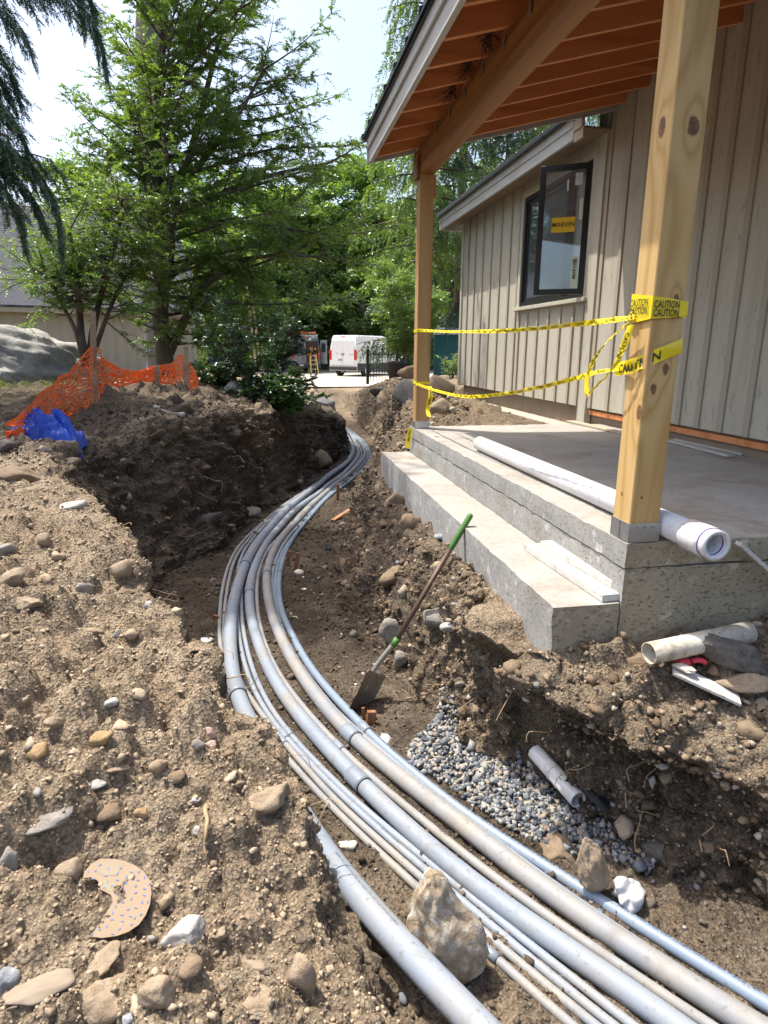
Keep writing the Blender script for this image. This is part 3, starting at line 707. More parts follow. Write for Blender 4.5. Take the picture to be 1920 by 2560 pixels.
# ------------------------------------------------------------------ porch roof on two posts
porch = thing('porch_roof', 'timber porch roof with orange rafters and black metal edge on square posts', 'porch', (1.58, 4.6, 0))
PL = -np.array(porch.location)
def pp(m, name, mat, parent=None, smooth=False):
    o = m.build(name, mat, parent or porch, smooth)
    if parent is None: o.location = tuple(PL)
    return o
PB = 2.43; sl_ = .25
def rz(x): return 2.585+(x-1.10)*sl_     # underside of rafters
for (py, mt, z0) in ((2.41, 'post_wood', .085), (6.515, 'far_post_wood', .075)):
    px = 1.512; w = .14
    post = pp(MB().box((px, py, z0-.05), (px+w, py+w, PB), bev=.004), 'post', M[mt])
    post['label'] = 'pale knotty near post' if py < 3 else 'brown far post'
    b = MB(); e = .004
    b.box((px-e, py-e, .004), (px+w+e, py-.0005, z0)); b.box((px-e, py+w+.0005, .004), (px+w+e, py+w+e, z0)); b.box((px-e, py-.0005, .004), (px-.0005, py+w+.0005, z0)); b.box((px+w+.0005, py-.0005, .004), (px+w+e, py+w+.0005, z0))
    b.box((px-e, py-e, .001), (px+w+e, py+w+e, .004))
    pb = pp(b, 'post_base', M['steel'])
    nb = MB()
    for fx in (.25, .5, .75):
        for zz in (.8,): nb.tube([(px+fx*w, py-e-.004, z0*zz), (px+fx*w, py-e+.001, z0*zz)], .005, 8)
    nb.tube([(px-e-.001, py+.07, .006), (px-e-.001, py+.07, z0-.002)], .003, 6)
    pp(nb, 'nail_heads', M['dull_steel'])
    if py < 3:
        for (fx, zz, s) in KN_F:
            a = np.linspace(0, 2*math.pi, 14, endpoint=False); V = [(px+fx*w+s*.62*math.cos(t)*(1+.2*math.sin(3*t+zz*9)), py-.0012, zz+s*math.sin(t)*(1+.15*math.sin(2*t+zz*5))) for t in a]
            pp(MB().add(V, [list(range(14))]), 'knot', M['knot']); cq = np.mean(V, 0); pp(MB().add([(cq+(np.array(v)-cq)*1.18)+np.array([0, .0006, 0]) for v in V], [list(range(14))]), 'knot_halo', M['knot_halo'])
        for (fy, zz, s) in KN_L:
            a = np.linspace(0, 2*math.pi, 14, endpoint=False); V = [(px-.0012, py+fy*w-s*.55*math.cos(t), zz+s*math.sin(t)) for t in a]
            pp(MB().add(V, [list(range(14))[::-1]]), 'knot', M['knot']); cq = np.mean(V, 0); pp(MB().add([(cq+(np.array(v)-cq)*1.18)+np.array([.0006, 0, 0]) for v in V], [list(range(14))[::-1]]), 'knot_halo', M['knot_halo'])
pp(MB().box((1.507, 1.2, PB), (1.648, 6.66, PB+.235), bev=.005), 'beam', M['beam_wood'])
pp(MB().box((1.655, 6.53, PB-.20), (1.675, 6.64, PB-.001)), 'splice_plate', M['rafter_wood'])
pp(MB().box((1.475, 6.50, PB-.04), (1.5, 6.66, PB+.19)), 'splice_plate', M['beam_wood'])
ry = 6.66
RY = []
while ry > 1.0: RY.append(ry); ry -= .405
for k, y in enumerate(RY):
    x0, x1 = 1.105, WX-.005; z0, z1, d = rz(x0), rz(x1), .15
    V = [(x0, y-.02, z0), (x1, y-.02, z1), (x1, y-.02, z1+d), (x0, y-.02, z0+d)]; V += [(a, b+.04, c) for a, b, c in V]
    r = pp(MB().add(V, [[0, 1, 2, 3], [7, 6, 5, 4], [0, 4, 5, 1], [1, 5, 6, 2], [2, 6, 7, 3], [3, 7, 4, 0]]), 'rafter', M['rafter_wood'])
    # steel tie where the rafter crosses the beam
    xb = 1.50; zb = rz(xb)
    pp(MB().box((xb-.006, y+.0205, zb-.09), (xb-.001, y+.05, zb+.10)).box((xb-.10, y+.0205, zb+.0), (xb+.0, y+.0235, zb+.03)), 'rafter_tie', M['dull_steel'])
    if k in (3, 4, 5):   # old nests and dirt in the corner between rafter and beam
        nb = MB(); rq = np.random.RandomState(k)
        for q in range(60):
            p = np.array([1.485, y-.06-rq.rand()*.12, rz(1.49)+.02+rq.rand()*.08]); d_ = rq.randn(3)*.05
            nb.tube([p, p+d_*.5+np.array([-.02, 0, -.01]), p+d_+np.array([-.03, 0, -.03])], .0018, 4, False)
        pp(nb, 'twig_nest', M['dark_fabric'])
d = .152
V = [(1.085, 1.0, rz(1.085)+d), (WX+.02, 1.0, rz(WX+.02)+d), (WX+.02, 6.78, rz(WX+.02)+d), (1.085, 6.78, rz(1.085)+d)]; V += [(a, b, c+.02) for a, b, c in V]
BX = [[3, 2, 1, 0], [4, 5, 6, 7], [0, 1, 5, 4], [1, 2, 6, 5], [2, 3, 7, 6], [3, 0, 4, 7]]
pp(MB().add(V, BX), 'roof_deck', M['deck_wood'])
pp(MB().box((1.062, 1.0, 2.57), (1.10, 6.80, 2.71), bev=.003), 'fascia_lower', M['grey_trim'])
pp(MB().box((1.04, 1.0, 2.685), (1.0615, 6.82, 2.80), bev=.003), 'fascia_upper', M['grey_trim'])
V = [(1.04, 6.785, 2.56), (WX-.01, 6.785, rz(WX)-.03), (WX-.01, 6.785, rz(WX)+.20), (1.04, 6.785, 2.80)]; V += [(a, b+.03, c) for a, b, c in V]
pp(MB().add(V, [[0, 1, 2, 3][::-1], [4, 5, 6, 7], [0, 1, 5, 4], [1, 2, 6, 5], [2, 3, 7, 6], [3, 0, 4, 7]]), 'rake_board', M['grey_trim'])
# black standing seam metal: pans with upright ribs, drip edge below
pp(MB().box((1.018, .95, 2.765), (1.0385, 6.84, 2.845)), 'drip_edge', M['black_metal'])
y = 6.84; k = 0
while y > 1.2:
    y2 = y-.405; za, zb = rz(1.0)+.215, rz(WX)+.18
    V = [(1.0, y2+.003, za), (WX, y2+.003, zb), (WX, y-.003, zb), (1.0, y-.003, za)]; V += [(a, b, c+.012) for a, b, c in V]
    pan = pp(MB().add(V, BX), 'metal_pan', M['black_metal'])
    V = [(.995, y-.012, za+.013), (WX, y-.012, zb+.013), (WX, y+.012, zb+.013), (.995, y+.012, za+.013)]; V += [(a, b, c+.04) for a, b, c in V]
    pp(MB().add(V, BX), 'seam_rib', M['black_metal']); y = y2
# ------------------------------------------------------------------ grey conduits in the trench
def Z(o, s, pts): return [(o[0]+x/s, o[1]+y/s) for x, y in pts]
zA = lambda *p: Z((1300, 2060), 2.676, p)
zB = lambda *p: Z((700, 1900), 2.765, p)
zC = lambda *p: Z((800, 1700), 2.765, p)
zD = lambda *p: Z((520, 1500), 3.770, p)
zE = lambda *p: Z((500, 1180), 3.6065, p)
zF = lambda *p: Z((780, 960), 3.967, p)
FAR = zF((45, 136), (120, 150), (190, 190), (212, 270), (245, 345))
def far(dx): return [(a+dx, b) for a, b in FAR]
PATHS = {
 'P': (.050, 'conduit', .012, far(-7)+zF((300, 450), (350, 520), (400, 625), (398, 690), (345, 780), (240, 860), (120, 945)) +
       zE((1080, 110), (950, 200), (840, 290), (740, 380), (640, 490), (540, 610), (450, 740), (390, 870), (340, 1020), (300, 1180), (275, 1330)) +
       zD((215, 230), (205, 400), (215, 600), (240, 780), (280, 930), (330, 1060), (400, 1180), (480, 1310)) + [(690, 1935)] +
       zB((110, 300), (200, 480), (330, 690), (500, 900), (700, 1130), (900, 1360), (1100, 1560), (1350, 1825), (1560, 2040), (1750, 2240))),
 'R': (.0415, 'conduit', 0, far(-3)+zF((300, 420), (395, 520), (440, 610), (462, 700), (410, 790), (290, 910), (150, 1005)) +
       zE((1080, 190), (960, 270), (830, 370), (720, 490), (610, 620), (530, 770), (470, 920), (445, 1060), (445, 1200), (465, 1340)) +
       zD((410, 170), (460, 370), (540, 580), (650, 800), (780, 990), (930, 1180), (1090, 1360), (1250, 1540), (1420, 1700)) +
       zB((570, 190), (800, 400), (1000, 580), (1200, 755), (1400, 930)) + zA((0, 640), (250, 800), (500, 960), (900, 1240), (1040, 1338), (1400, 1600), (1660, 1790))),
 'Q': (.0415, 'conduit_dusty', 0, far(0)+zF((330, 430), (430, 535), (500, 615), (527, 690), (490, 765), (380, 880), (260, 975)) +
       zE((1230, 100), (1120, 200), (1000, 310), (880, 440), (760, 560), (670, 690), (620, 820), (598, 940), (605, 1080), (630, 1220), (665, 1350)) +
       zD((620, 200), (700, 390), (800, 580), (920, 770), (1080, 980), (1240, 1170), (1400, 1320)) +
       zC((240, 420), (450, 580), (650, 750), (850, 905), (1100, 1075)) + zA((0, 345), (250, 500), (500, 680), (750, 850), (1000, 1010), (1250, 1170), (1500, 1320), (1800, 1500), (2000, 1630))),
 'M': (.026, 'conduit_blue', 0, far(5)+zF((255, 350), (340, 430), (430, 497), (500, 560), (553, 625), (578, 700), (562, 765), (510, 840), (430, 915), (330, 1000)) +
       zE((1210, 180), (1090, 290), (980, 420), (890, 530), (800, 660), (750, 780), (718, 910), (708, 1050), (722, 1200), (765, 1345)) +
       zD((715, 150), (790, 330), (880, 510), (990, 680), (1130, 860), (1290, 1020), (1410, 1140), (1530, 1290)) +
       zC((480, 510), (700, 680), (900, 855), (1100, 1000), (1300, 1130)) + zA((0, 165), (250, 330), (500, 480), (750, 640), (1000, 810), (1250, 970), (1500, 1110), (1659, 1205), (2000, 1420))),
 'a': (.0165, 'conduit', 0, far(-4)+zF((320, 470), (380, 560), (420, 640), (425, 700), (370, 790), (250, 880), (130, 965)) + zE((950, 215), (760, 350), (600, 495), (500, 610), (430, 720), (390, 830), (376, 950), (370, 1100), (375, 1300)) +
       zD((330, 280), (390, 560), (490, 840), (620, 1070), (780, 1290), (950, 1460), (1130, 1640)) + zB((400, 190), (600, 360), (800, 525), (1000, 690), (1200, 860), (1400, 1020)) + zA((0, 770), (300, 1000), (550, 1190), (720, 1330), (1100, 1620))),
 'b': (.0165, 'conduit', 0, far(-5)+zF((310, 480), (370, 570), (408, 650), (412, 710), (350, 800), (230, 885)) + zE((900, 220), (720, 350), (560, 500), (470, 610), (400, 700), (350, 830), (335, 1000), (335, 1300)) +
       zD((290, 330), (345, 620), (440, 870), (560, 1085), (700, 1275), (810, 1395), (1000, 1575)) + zB((350, 195), (600, 413), (800, 590), (960, 733), (1220, 945), (1450, 1130)) + zA((0, 860), (250, 1055), (560, 1300), (950, 1600))),
 'c': (.0165, 'conduit_dusty', 0, far(-6)+zF((300, 490), (355, 580), (395, 660), (395, 720), (330, 810), (200, 890)) + zE((820, 260), (640, 400), (520, 510), (430, 620), (350, 720), (300, 820), (265, 960), (230, 1150), (215, 1330)) +
       zD((148, 300), (165, 500), (215, 660), (320, 800), (420, 960), (530, 1125), (650, 1285), (760, 1400), (900, 1540)) + zB((300, 222), (560, 447), (800, 660), (940, 785), (1230, 1030), (1450, 1215)) + zA((0, 945), (200, 1100), (480, 1320), (800, 1580))),
 'd': (.0165, 'conduit_dusty', 0, far(-8)+zF((290, 500), (345, 590), (380, 670), (380, 730), (310, 815), (180, 900)) + zE((760, 290), (560, 460), (440, 570), (340, 680), (270, 810), (220, 960), (190, 1120), (175, 1330)) +
       zD((105, 300), (125, 520), (165, 680), (260, 880), (360, 1040), (470, 1210), (590, 1340), (740, 1470)) + zB((250, 225), (500, 462), (700, 650), (900, 840), (1090, 1000), (1250, 1130), (1480, 1360)) + zA((0, 1050), (200, 1220), (340, 1338), (700, 1650))),
 'T4': (.0195, 'conduit_dusty', 0, far(2)+zF((320, 450), (420, 540), (470, 620), (495, 700), (450, 780), (330, 895)) + zE((1060, 230), (880, 400), (760, 540), (660, 640), (580, 750), (540, 855), (515, 970), (508, 1100), (515, 1220), (525, 1340)) +
       zD((480, 230), (540, 430), (640, 660), (760, 840), (900, 1020), (1060, 1200), (1200, 1350)) + zC((150, 490), (300, 645), (450, 765), (650, 920), (830, 1075)) + zB((1000, 440), (1200, 600), (1400, 760)) + zA((0, 500), (250, 670), (500, 840), (750, 1005), (1000, 1170), (1200, 1300), (1600, 1560))),
 'T5': (.018, 'conduit', 0, far(3)+zF((340, 435), (440, 530), (515, 610), (545, 690), (510, 775), (400, 890)) + zE((1080, 270), (950, 420), (850, 520), (770, 620), (710, 725), (670, 830), (650, 930), (645, 1050), (660, 1190), (695, 1340)) +
       zD((650, 150), (735, 370), (840, 570), (950, 740), (1110, 940), (1270, 1120)) + zC((60, 170), (300, 400), (520, 580), (730, 770), (930, 920), (1150, 1060)) + zA((0, 262), (250, 432), (500, 600), (750, 770), (1000, 950), (1250, 1110), (1500, 1240), (1659, 1330), (1900, 1480))),
 'T6': (.0165, 'conduit_blue', 0, far(4)+zF((345, 425), (450, 530), (525, 610), (558, 695), (530, 775), (415, 895)) + zE((1085, 280), (960, 440), (870, 550), (790, 640), (730, 745), (700, 840), (682, 930), (674, 1080), (685, 1230)) + zD((640, 90), (690, 250), (760, 420))),
}
NAMES = {
 'P': ('large_conduit', 'widest grey plastic conduit, leftmost, dipping under the sandy heap and coming out alone', None),
 'R': ('large_conduit', 'grey conduit left of two thick pipes in the bundle, coupling beside the thin pipes', None),
 'Q': ('large_conduit', 'dusty grey thick conduit right of the pair, nearest the blue conduit', None),
 'M': ('medium_conduit', 'bluish printed conduit along the right edge of the bundle beside gravel', None),
 'a': ('thin_conduit', 'rightmost of the four thin conduits laid side by side behind the pale pointed rock', None),
 'b': ('thin_conduit', 'second from right of the four thin conduits behind the pale pointed rock', None),
 'c': ('thin_conduit', 'third from right of the four thin conduits crossing under the widest pipe', None),
 'd': ('thin_conduit', 'outermost left thin conduit at the bend, leftmost of the four behind the rock', None),
 'T4': ('thin_conduit', 'single thin conduit running between the two thick grey pipes', None),
 'T5': ('thin_conduit', 'thin conduit tucked between the right thick pipe and the blue conduit', None),
 'T6': ('thin_conduit', 'short visible thin conduit beside the wooden stakes, ducking under the right thick pipe', None),
}
PIPE = {}
def pipe_path(pts, r, lift):
    P = []
    for (u, v) in pts:
        z = -1.35
        for _ in range(6):
            p = onz(u, v, z); z = float(floor_z(p[1]))+r+lift+.012+(.10*float(ss(3.0, 2.1, p[1])) if lift > 0 else 0)
        P.append(onz(u, v, z))
    P = spline(P, .03); return smooth_path(P, 130)
def arc(P): return np.r_[0, np.cumsum(np.linalg.norm(np.diff(P, axis=0), axis=1))]
# couplings: display of the ring seen in the photo, given as source pixel
COUP = {'P': zE((425, 850)) + zD((270, 905)), 'R': zE((835, 365), (445, 1095)) + zC((290, 745)), 'Q': zE((985, 325), (598, 930)) + zC((250, 425)),
        'M': zE((718, 905)) + zC((330, 385)), 'a': zD((775, 1285)), 'b': zD((735, 1325)), 'c': zD((720, 1375)) + zE((275, 905)), 'd': zD((135, 560), (740, 1460)) + zB((1490, 1360)),
        'T4': zE((515, 955)) + zC((155, 490)), 'T5': zE((665, 835)), 'T6': zE((702, 835))}
for key, (r, mt, lift, pts) in PATHS.items():
    P = pipe_path(pts, r, lift); n = len(P); s = arc(P)
    if key in 'cd': P[:, 2] -= 0
    P[:, 2] += .004*np.sin(s*1.7+len(key)*2.1+ord(key[0]))
    PIPE[key] = (P, s, r)
    nm, lb, gp = NAMES[key]
    root = thing(nm, lb, 'conduit', P[n//2])
    L = -np.array(root.location)
    V, F = tube(P, r, 20 if r > .03 else 14); o = link('pipe', mesh('pipe', V, F, M[mt], True), root, L)
    for (u, v) in COUP.get(key, []):
        d = ray(u, v); d /= np.linalg.norm(d); rel = P-CC; tt = rel@d; k = int(np.argmin(np.linalg.norm(rel-tt[:, None]*d, axis=1)))
        ln = max(3, int(r*2.0/.03)+2); Q = P[max(0, k-ln):k+1]
        V, F = tube(Q, r*1.13, 20); c = link('coupling', mesh('coupling', V, F, M['coupling'], True), root, L)
        e = P[k]; tdir = P[min(k+1, n-1)]-P[k-1]; tdir /= np.linalg.norm(tdir)
        V, F = tube([e-tdir*.001, e+tdir*.004], r*1.10, 20); link('ring_gap', mesh('ring_gap', V, F, M['ring']), c)
M['print_soft'] = mk('print_soft', (.13, .145, .17), (.15, .165, .19), 30, .6, 0)
def print_on(key, txt, u, v, size, ang, flip, mat='print', bold=.012):
    """lettering wrapped on a conduit; starts near the given source pixel"""
    P, s, r = PIPE[key]; d = ray(u, v); d /= np.linalg.norm(d); rel = P-CC; k = int(np.argmin(np.linalg.norm(rel-(rel@d)[:, None]*d, axis=1)))
    V, F = text_mesh(txt, 1.0, bold); V = V*size
    # cut long faces is unnecessary: letters are short against the bend
    sg = -1 if flip else 1
    sp = s[k]+sg*V[:, 0]; hh = sg*V[:, 1]-sg*size*.35
    C = np.stack([np.interp(sp, s, P[:, i]) for i in range(3)], 1); T = np.stack([np.interp(sp, s, np.gradient(P[:, i])) for i in range(3)], 1); T /= np.linalg.norm(T, axis=1)[:, None]
    up = np.array([0, 0, 1.0]); side = np.cross(T, up); side /= np.linalg.norm(side, axis=1)[:, None]; upn = np.cross(side, T)
    a = ang+hh/r
    Q = C+(r*1.006+.0003)*(np.cos(a)[:, None]*upn+np.sin(a)[:, None]*side*-1)
    par = [o for o in COL.objects if o.get('label') == NAMES[key][1]][0]
    me = mesh('lettering', Q, F, M[mat]); return link('lettering', me, par, -np.array(par.location))
print_on('M', 'SL-ER PIECE   4A   15:23   NC-23/09/23', 1768, 2430, .023, .35, False)
print_on('M', 'BUNDLE', 1690, 2380, .023, .35, False)
print_on('M', '1-1/2" / 41mm  RIGID PVC CONDUIT SCH 40 MAX 90 C WIRE NEMA TC2 SUNLIGHT RESISTANT NSF-Electrical UL 651 LISTED RIGID NONMETALLIC CONDUIT UNDERGROUND', 1448, 2226, .019, .35, True)
print_on('M', 'Made in USA IPEX USA LLC', 1545, 2290, .021, .35, False)
print_on('P', 'NEMA TC2 NSF-ELECTRICAL UL651 NC 07:11:22 PM 05/15/2023', 820, 2170, .015, .25, False, 'print_soft', .0)
print_on('T4', 'SCH 40', 1045, 2160, .014, .3, False)
print_on('b', 'SCH 40 PVC CONDUIT', 950, 2075, .013, .3, False)
# ------------------------------------------------------------------ stones, clods, gravel
def stone_mat(name, a, b, c, scale=7, rough=.9):
    m, nt, bs = newmat(name); co = coords(nt); oi = N(nt, 'ObjectInfo')
    ad = N(nt, 'VectorMath', operation='ADD'); nt.links.new(co, ad.inputs[0]); nt.links.new(oi.outputs['Random'], ad.inputs[1])
    f = noise(nt, ad.outputs[0], scale*3, 6, .65, .4); col = ramp(nt, f, [(.28, a), (.5, b), (.72, c)])
    g = noise(nt, ad.outputs[0], scale*22, 4, .6); col = mixc(nt, .5, col, ramp(nt, g, [(.3, (.6, .58, .55)), (.7, (1.15, 1.15, 1.15))]), 'MULTIPLY')
    # dust settled on the upper faces and in hollows
    nt.links.new(col, bs.inputs['Base Color']); bs.inputs['Roughness'].default_value = rough; bs.inputs['Specular IOR Level'].default_value = .25
    b1 = bump(nt, bs, f, .55, .02); bump(nt, bs, g, .4, .004, b1); return m
for k, v in dict(tan=((.235, .175, .115), (.31, .24, .165), (.38, .305, .215)), grey=((.19, .168, .145), (.27, .245, .212), (.35, .32, .28)),
                 white=((.30, .285, .26), (.41, .39, .36), (.50, .485, .455)), orange=((.31, .20, .09), (.37, .25, .125), (.42, .30, .165)),
                 brown=((.15, .105, .07), (.22, .16, .105), (.30, .22, .145)), dark=((.085, .075, .068), (.13, .115, .10), (.19, .17, .15)),
                 pink=((.42, .27, .22), (.52, .36, .31), (.60, .46, .42)), blue=((.17, .185, .20), (.26, .275, .29), (.38, .39, .40)),
                 granite=((.27, .20, .125), (.36, .285, .195), (.55, .525, .48))).items(): M['st_'+k] = stone_mat('stone_'+k, *v)
def place_stone(label, u, v, w, h, col, seed, cat='stone', lift=.22, group=None, level=2, deep=None, name='stone', planes=11, rough=.06, sink=0.0):
    """stone whose outline spans about w x h display pixels round (u, v)"""
    p = hit(u, v+h*.28); dep = float((p-CC)@CF); k = dep*DS/FPX
    sx, sz = w*k, h*k
    el = math.atan2(CAMH-p[2], math.hypot(p[0], p[1]))   # looking down: height on the picture mixes depth and height
    sy = deep if deep else .8*sx if sz > .6*sx else .6*sx
    szw = max(.25*sz, (sz-sy*math.sin(el)*.75)/max(math.cos(el), .3))
    V, F = rock(seed, (sx, sy, szw), level, planes, rough)
    rr_ = np.random.RandomState(seed); V = V@rotm(rr_.uniform(-.2, .2), rr_.uniform(-.25, .25), 0).T
    az = -math.atan2(p[0], p[1])+rr_.uniform(-.25, .25)
    me = mesh(name, V, F, M['st_'+col])
    o = link(name, me, None, (p[0], p[1], p[2]+szw*lift-sink), (0, 0, az))
    tag(o, label, cat, group); return o
ST = [
 ('reddish tan block of stone at the left edge below a flat slab', 28, 1245, 55, 50, 'tan'), ('broad flat tan stone lying under the reddish block at left', 52, 1298, 78, 40, 'tan'),
 ('grey tan stone half cut by the left picture edge above the reddish block', 16, 1185, 42, 42, 'grey'), ('pale flat stone on the crest just left of the dark bank', 158, 1092, 62, 30, 'white'),
 ('upright tan stone standing on the upper sandy heap', 93, 1168, 38, 46, 'tan'), ('large tan stone bedded in the rim of the sandy heap', 273, 1222, 62, 50, 'tan'),
 ('pale tilted stone in the middle of the upper heap', 184, 1270, 42, 40, 'grey'), ('small tan wedge stone above a curled root', 204, 1361, 38, 26, 'tan'),
 ('small grey stone left of its tan twin near the heap rim', 252, 1370, 24, 30, 'grey'), ('small tan stone right of its grey twin near the heap rim', 281, 1369, 36, 30, 'tan'),
 ('whitish stone beside the roots on the heap rim', 325, 1305, 26, 26, 'white'), ('flat whitish stone in the middle of the sandy heap', 234, 1515, 46, 26, 'white'),
 ('tan angular stone above the round orange stone', 119, 1555, 44, 36, 'tan'), ('round orange stone with a dark pit on the sandy heap', 220, 1593, 52, 48, 'orange'),
 ('ochre lump sunk in the sand left of the orange stone', 86, 1617, 46, 46, 'orange'), ('grey stone beside the pink sherd near the pipes', 430, 1604, 32, 32, 'grey'),
 ('pink brick chip lying beside a grey stone', 455, 1607, 26, 26, 'pink'), ('pointed pinkish white sherd above the brick chip', 454, 1580, 22, 32, 'pink'),
 ('rusty brown shard below the brick chip', 496, 1625, 26, 24, 'brown'), ('long pale grey stone above the large flat grey one', 200, 1688, 62, 28, 'white'),
 ('largest flat grey stone at left on the sandy heap', 101, 1760, 112, 58, 'grey'), ('rounded brown stone right of the large flat grey one', 230, 1753, 62, 54, 'brown'),
 ('low tan stone high above the crescent cutout', 255, 1657, 52, 26, 'tan'), ('blocky tan stone beside dark clods mid heap', 340, 1650, 44, 44, 'tan'),
 ('dark brown clod right of the blocky tan stone', 375, 1673, 50, 38, 'brown'), ('big sandy clod on the rim where the widest conduit dips', 584, 1716, 92, 76, 'tan'),
 ('pale grey stone at the left edge level with the crescent cutout', 19, 1852, 46, 68, 'grey'), ('flat angular tan stone touching the crescent cutout', 150, 1875, 56, 56, 'tan'),
 ('white and grey pointed rock below the crescent cutout', 396, 2011, 95, 84, 'white'), ('small square tan stone right of the white pointed rock', 469, 2016, 40, 38, 'tan'),
 ('big rounded tan boulder at the bottom edge', 225, 2142, 150, 128, 'tan'), ('smooth grey stone at the left edge near the bottom', 19, 2114, 48, 60, 'blue'),
 ('flat tan slab of stone below the crescent cutout', 211, 2072, 108, 48, 'tan'), ('tall tan stone standing by the single wide conduit', 656, 2105, 60, 106, 'tan'),
 ('small orange pebble above the crescent cutout', 305, 1753, 30, 32, 'orange'), ('white pebble leaning on the upright twig', 429, 1793, 26, 30, 'white'),
 ('small white pebble above the upright twig', 424, 1725, 22, 20, 'white'), ('blue grey pointed stone at the bottom edge', 281, 2195, 42, 40, 'blue'),
 ('cracked tan clod with broken edges near the bottom', 340, 2135, 80, 90, 'tan'), ('tan lump beside the tall standing stone', 560, 2150, 95, 60, 'tan'),
 ('low brown lump under the white pointed rock', 410, 2085, 60, 50, 'brown'),
 ('smooth tan stone lying alone on the right bank', 1459, 1563, 76, 44, 'tan'), ('dirty brown stone behind the smooth tan one on the right bank', 1419, 1530, 56, 50, 'brown'),
 ('grey pebble near the slab on the right bank', 1376, 1519, 22, 18, 'grey'), ('dark grey angular slab against the beige pipe', 1581, 1399, 150, 84, 'dark'),
 ('large tan stone slab at the right edge under the dark one', 1604, 1463, 130, 64, 'tan'), ('small tan stone at the right edge below the plank', 1644, 1523, 32, 48, 'tan'),
 ('slim whitish stone stuck in the right bank face', 1406, 1688, 16, 36, 'white'), ('small grey stone beside the slim whitish one', 1436, 1679, 22, 20, 'grey'),
 ('orange crumbly lump overhanging the drain pipe', 1232, 1602, 46, 42, 'orange'), ('brown crumbly clod beside the orange lump', 1277, 1591, 62, 64, 'brown'),
 ('dark brown clod blocking the mouth of the beige pipe', 1383, 1424, 70, 62, 'brown'), ('reddish brown rock behind the blue conduit', 1205, 1828, 82, 62, 'brown'),
 ('small brown rock at the lower gravel edge', 1170, 1785, 40, 32, 'brown'), ('crumbly dark rock pile beside the tan upright stone', 1420, 1830, 80, 70, 'dark'),
 ('rounded grey boulder low in the right bank by the shovel', 850, 1357, 62, 70, 'grey'), ('grey cobble below the shovel collar', 866, 1420, 28, 42, 'grey'),
 ('pale angular rock under the step', 944, 1329, 70, 60, 'grey'), ('pale triangular rock just right of the angular one under the step', 978, 1349, 58, 38, 'white'),
 ('round tan rock behind the shovel handle', 952, 1224, 42, 40, 'tan'), ('brown block of earth above the shovel by the step', 885, 1126, 50, 52, 'brown'),
 ('brown clod near the far end of the step', 854, 1079, 52, 54, 'brown'), ('large clod halfway up the right bank', 846, 1239, 56, 60, 'brown'),
 ('blue grey stone behind the brown block', 955, 1157, 36, 24, 'blue'), ('small grey stone above the brown block by the step', 917, 1114, 20, 26, 'grey'),
 ('grey stone wedged under the step near the shovel', 1026, 1298, 44, 30, 'grey'), ('large pale rock jutting from the dark left bank', 692, 986, 56, 46, 'tan'),
 ('dark rock in the left bank above the trench floor', 452, 1122, 62, 50, 'dark'), ('grey stone at the foot of the left bank', 541, 1103, 46, 28, 'grey'),
 ('brown boulder at the left edge above the sandy heap', 47, 1024, 96, 44, 'brown'), ('flat tan stone below the brown boulder', 73, 1055, 80, 24, 'tan'),
 ('dark boulder at the left edge next to the blue tarp', 18, 966, 46, 46, 'dark'), ('pale stone at the end of the crest above the dark bank', 140, 1000, 70, 30, 'tan'),
 ('tan lump in front of the blue tarp', 150, 960, 40, 28, 'tan'),
 ('boulder standing upright behind the far post', 881, 779, 30, 42, 'brown'), ('blocky boulder left of the far post', 880, 806, 46, 40, 'brown'),
 ('biggest pale boulder leaning at the far post', 878, 848, 64, 72, 'grey'), ('tan boulder right of the far post by the toilet', 952, 835, 60, 56, 'tan'),
 ('lower tan boulder right of the far post', 948, 880, 44, 44, 'tan'), ('dark slate slab on the far right heap', 817, 843, 38, 26, 'dark'),
 ('pale boulder beside the small yew shrub', 510, 836, 56, 34, 'white'), ('tan boulder right of the pale one by the shrub', 540, 850, 40, 28, 'grey'),
 ('mossy dark boulder left of the shrub', 484, 884, 36, 24, 'dark'), ('long pale rock below the shrub on the bank top', 700, 868, 50, 24, 'white')]
for i, (lb, u, v, w, h, c) in enumerate(ST):
    big = w > 70
    place_stone(lb, u, v, w, h, c, 100+i, 'rock' if big else 'stone', level=3 if big else 2, name='rock' if big else 'stone', planes=13 if big else 9, rough=.10 if big else .07)
# tall pale rock standing between the conduits
def tall_rock(label, base_px, top_px, zb, wb, wt, col, seed, deep):
    b = dz(*base_px, zb); t = ony(top_px[0]*DS, top_px[1]*DS, b[1]+.03)
    V, F = ico(4); V = V.copy(); h = t[2]-b[2]; k = (V[:, 2]+1)/2
    rr_ = np.random.RandomState(seed); Nn = rr_.randn(9, 3)*np.array([1, 1, .4]); Nn /= np.linalg.norm(Nn, axis=1)[:, None]; dots = V@Nn.T
    q = np.minimum(np.where(dots > .05, rr_.uniform(.6, .9, 9)/np.maximum(dots, .05), 9).min(1), 1)
    wd = wb*(1-k)+wt*k
    P = np.stack([V[:, 0]*q*wd, V[:, 1]*q*(deep*(1-k)+.45*deep*k), k*h+.0*V[:, 2]], 1)
    P += .09*wb*fbm(V[:, 0]*2.5, V[:, 1]*2.5, V[:, 2]*2.5, 4, seed)[:, None]*V
    P[:, :2] += k[:, None]*(t-b)[:2]
    o = link('rock', mesh('rock', P, F, M['st_'+col]), None, b); tag(o, label, 'rock'); return o
tall_rock('tall pale pointed rock standing between the conduits in the foreground', (990, 2105), (930, 1885), -1.31, .185, .08, 'granite', 5, .13)
tall_rock('tan upright stone behind the blue conduit beside the white bag', (1290, 1925), (1268, 1812), -1.26, .085, .045, 'tan', 9, .07)
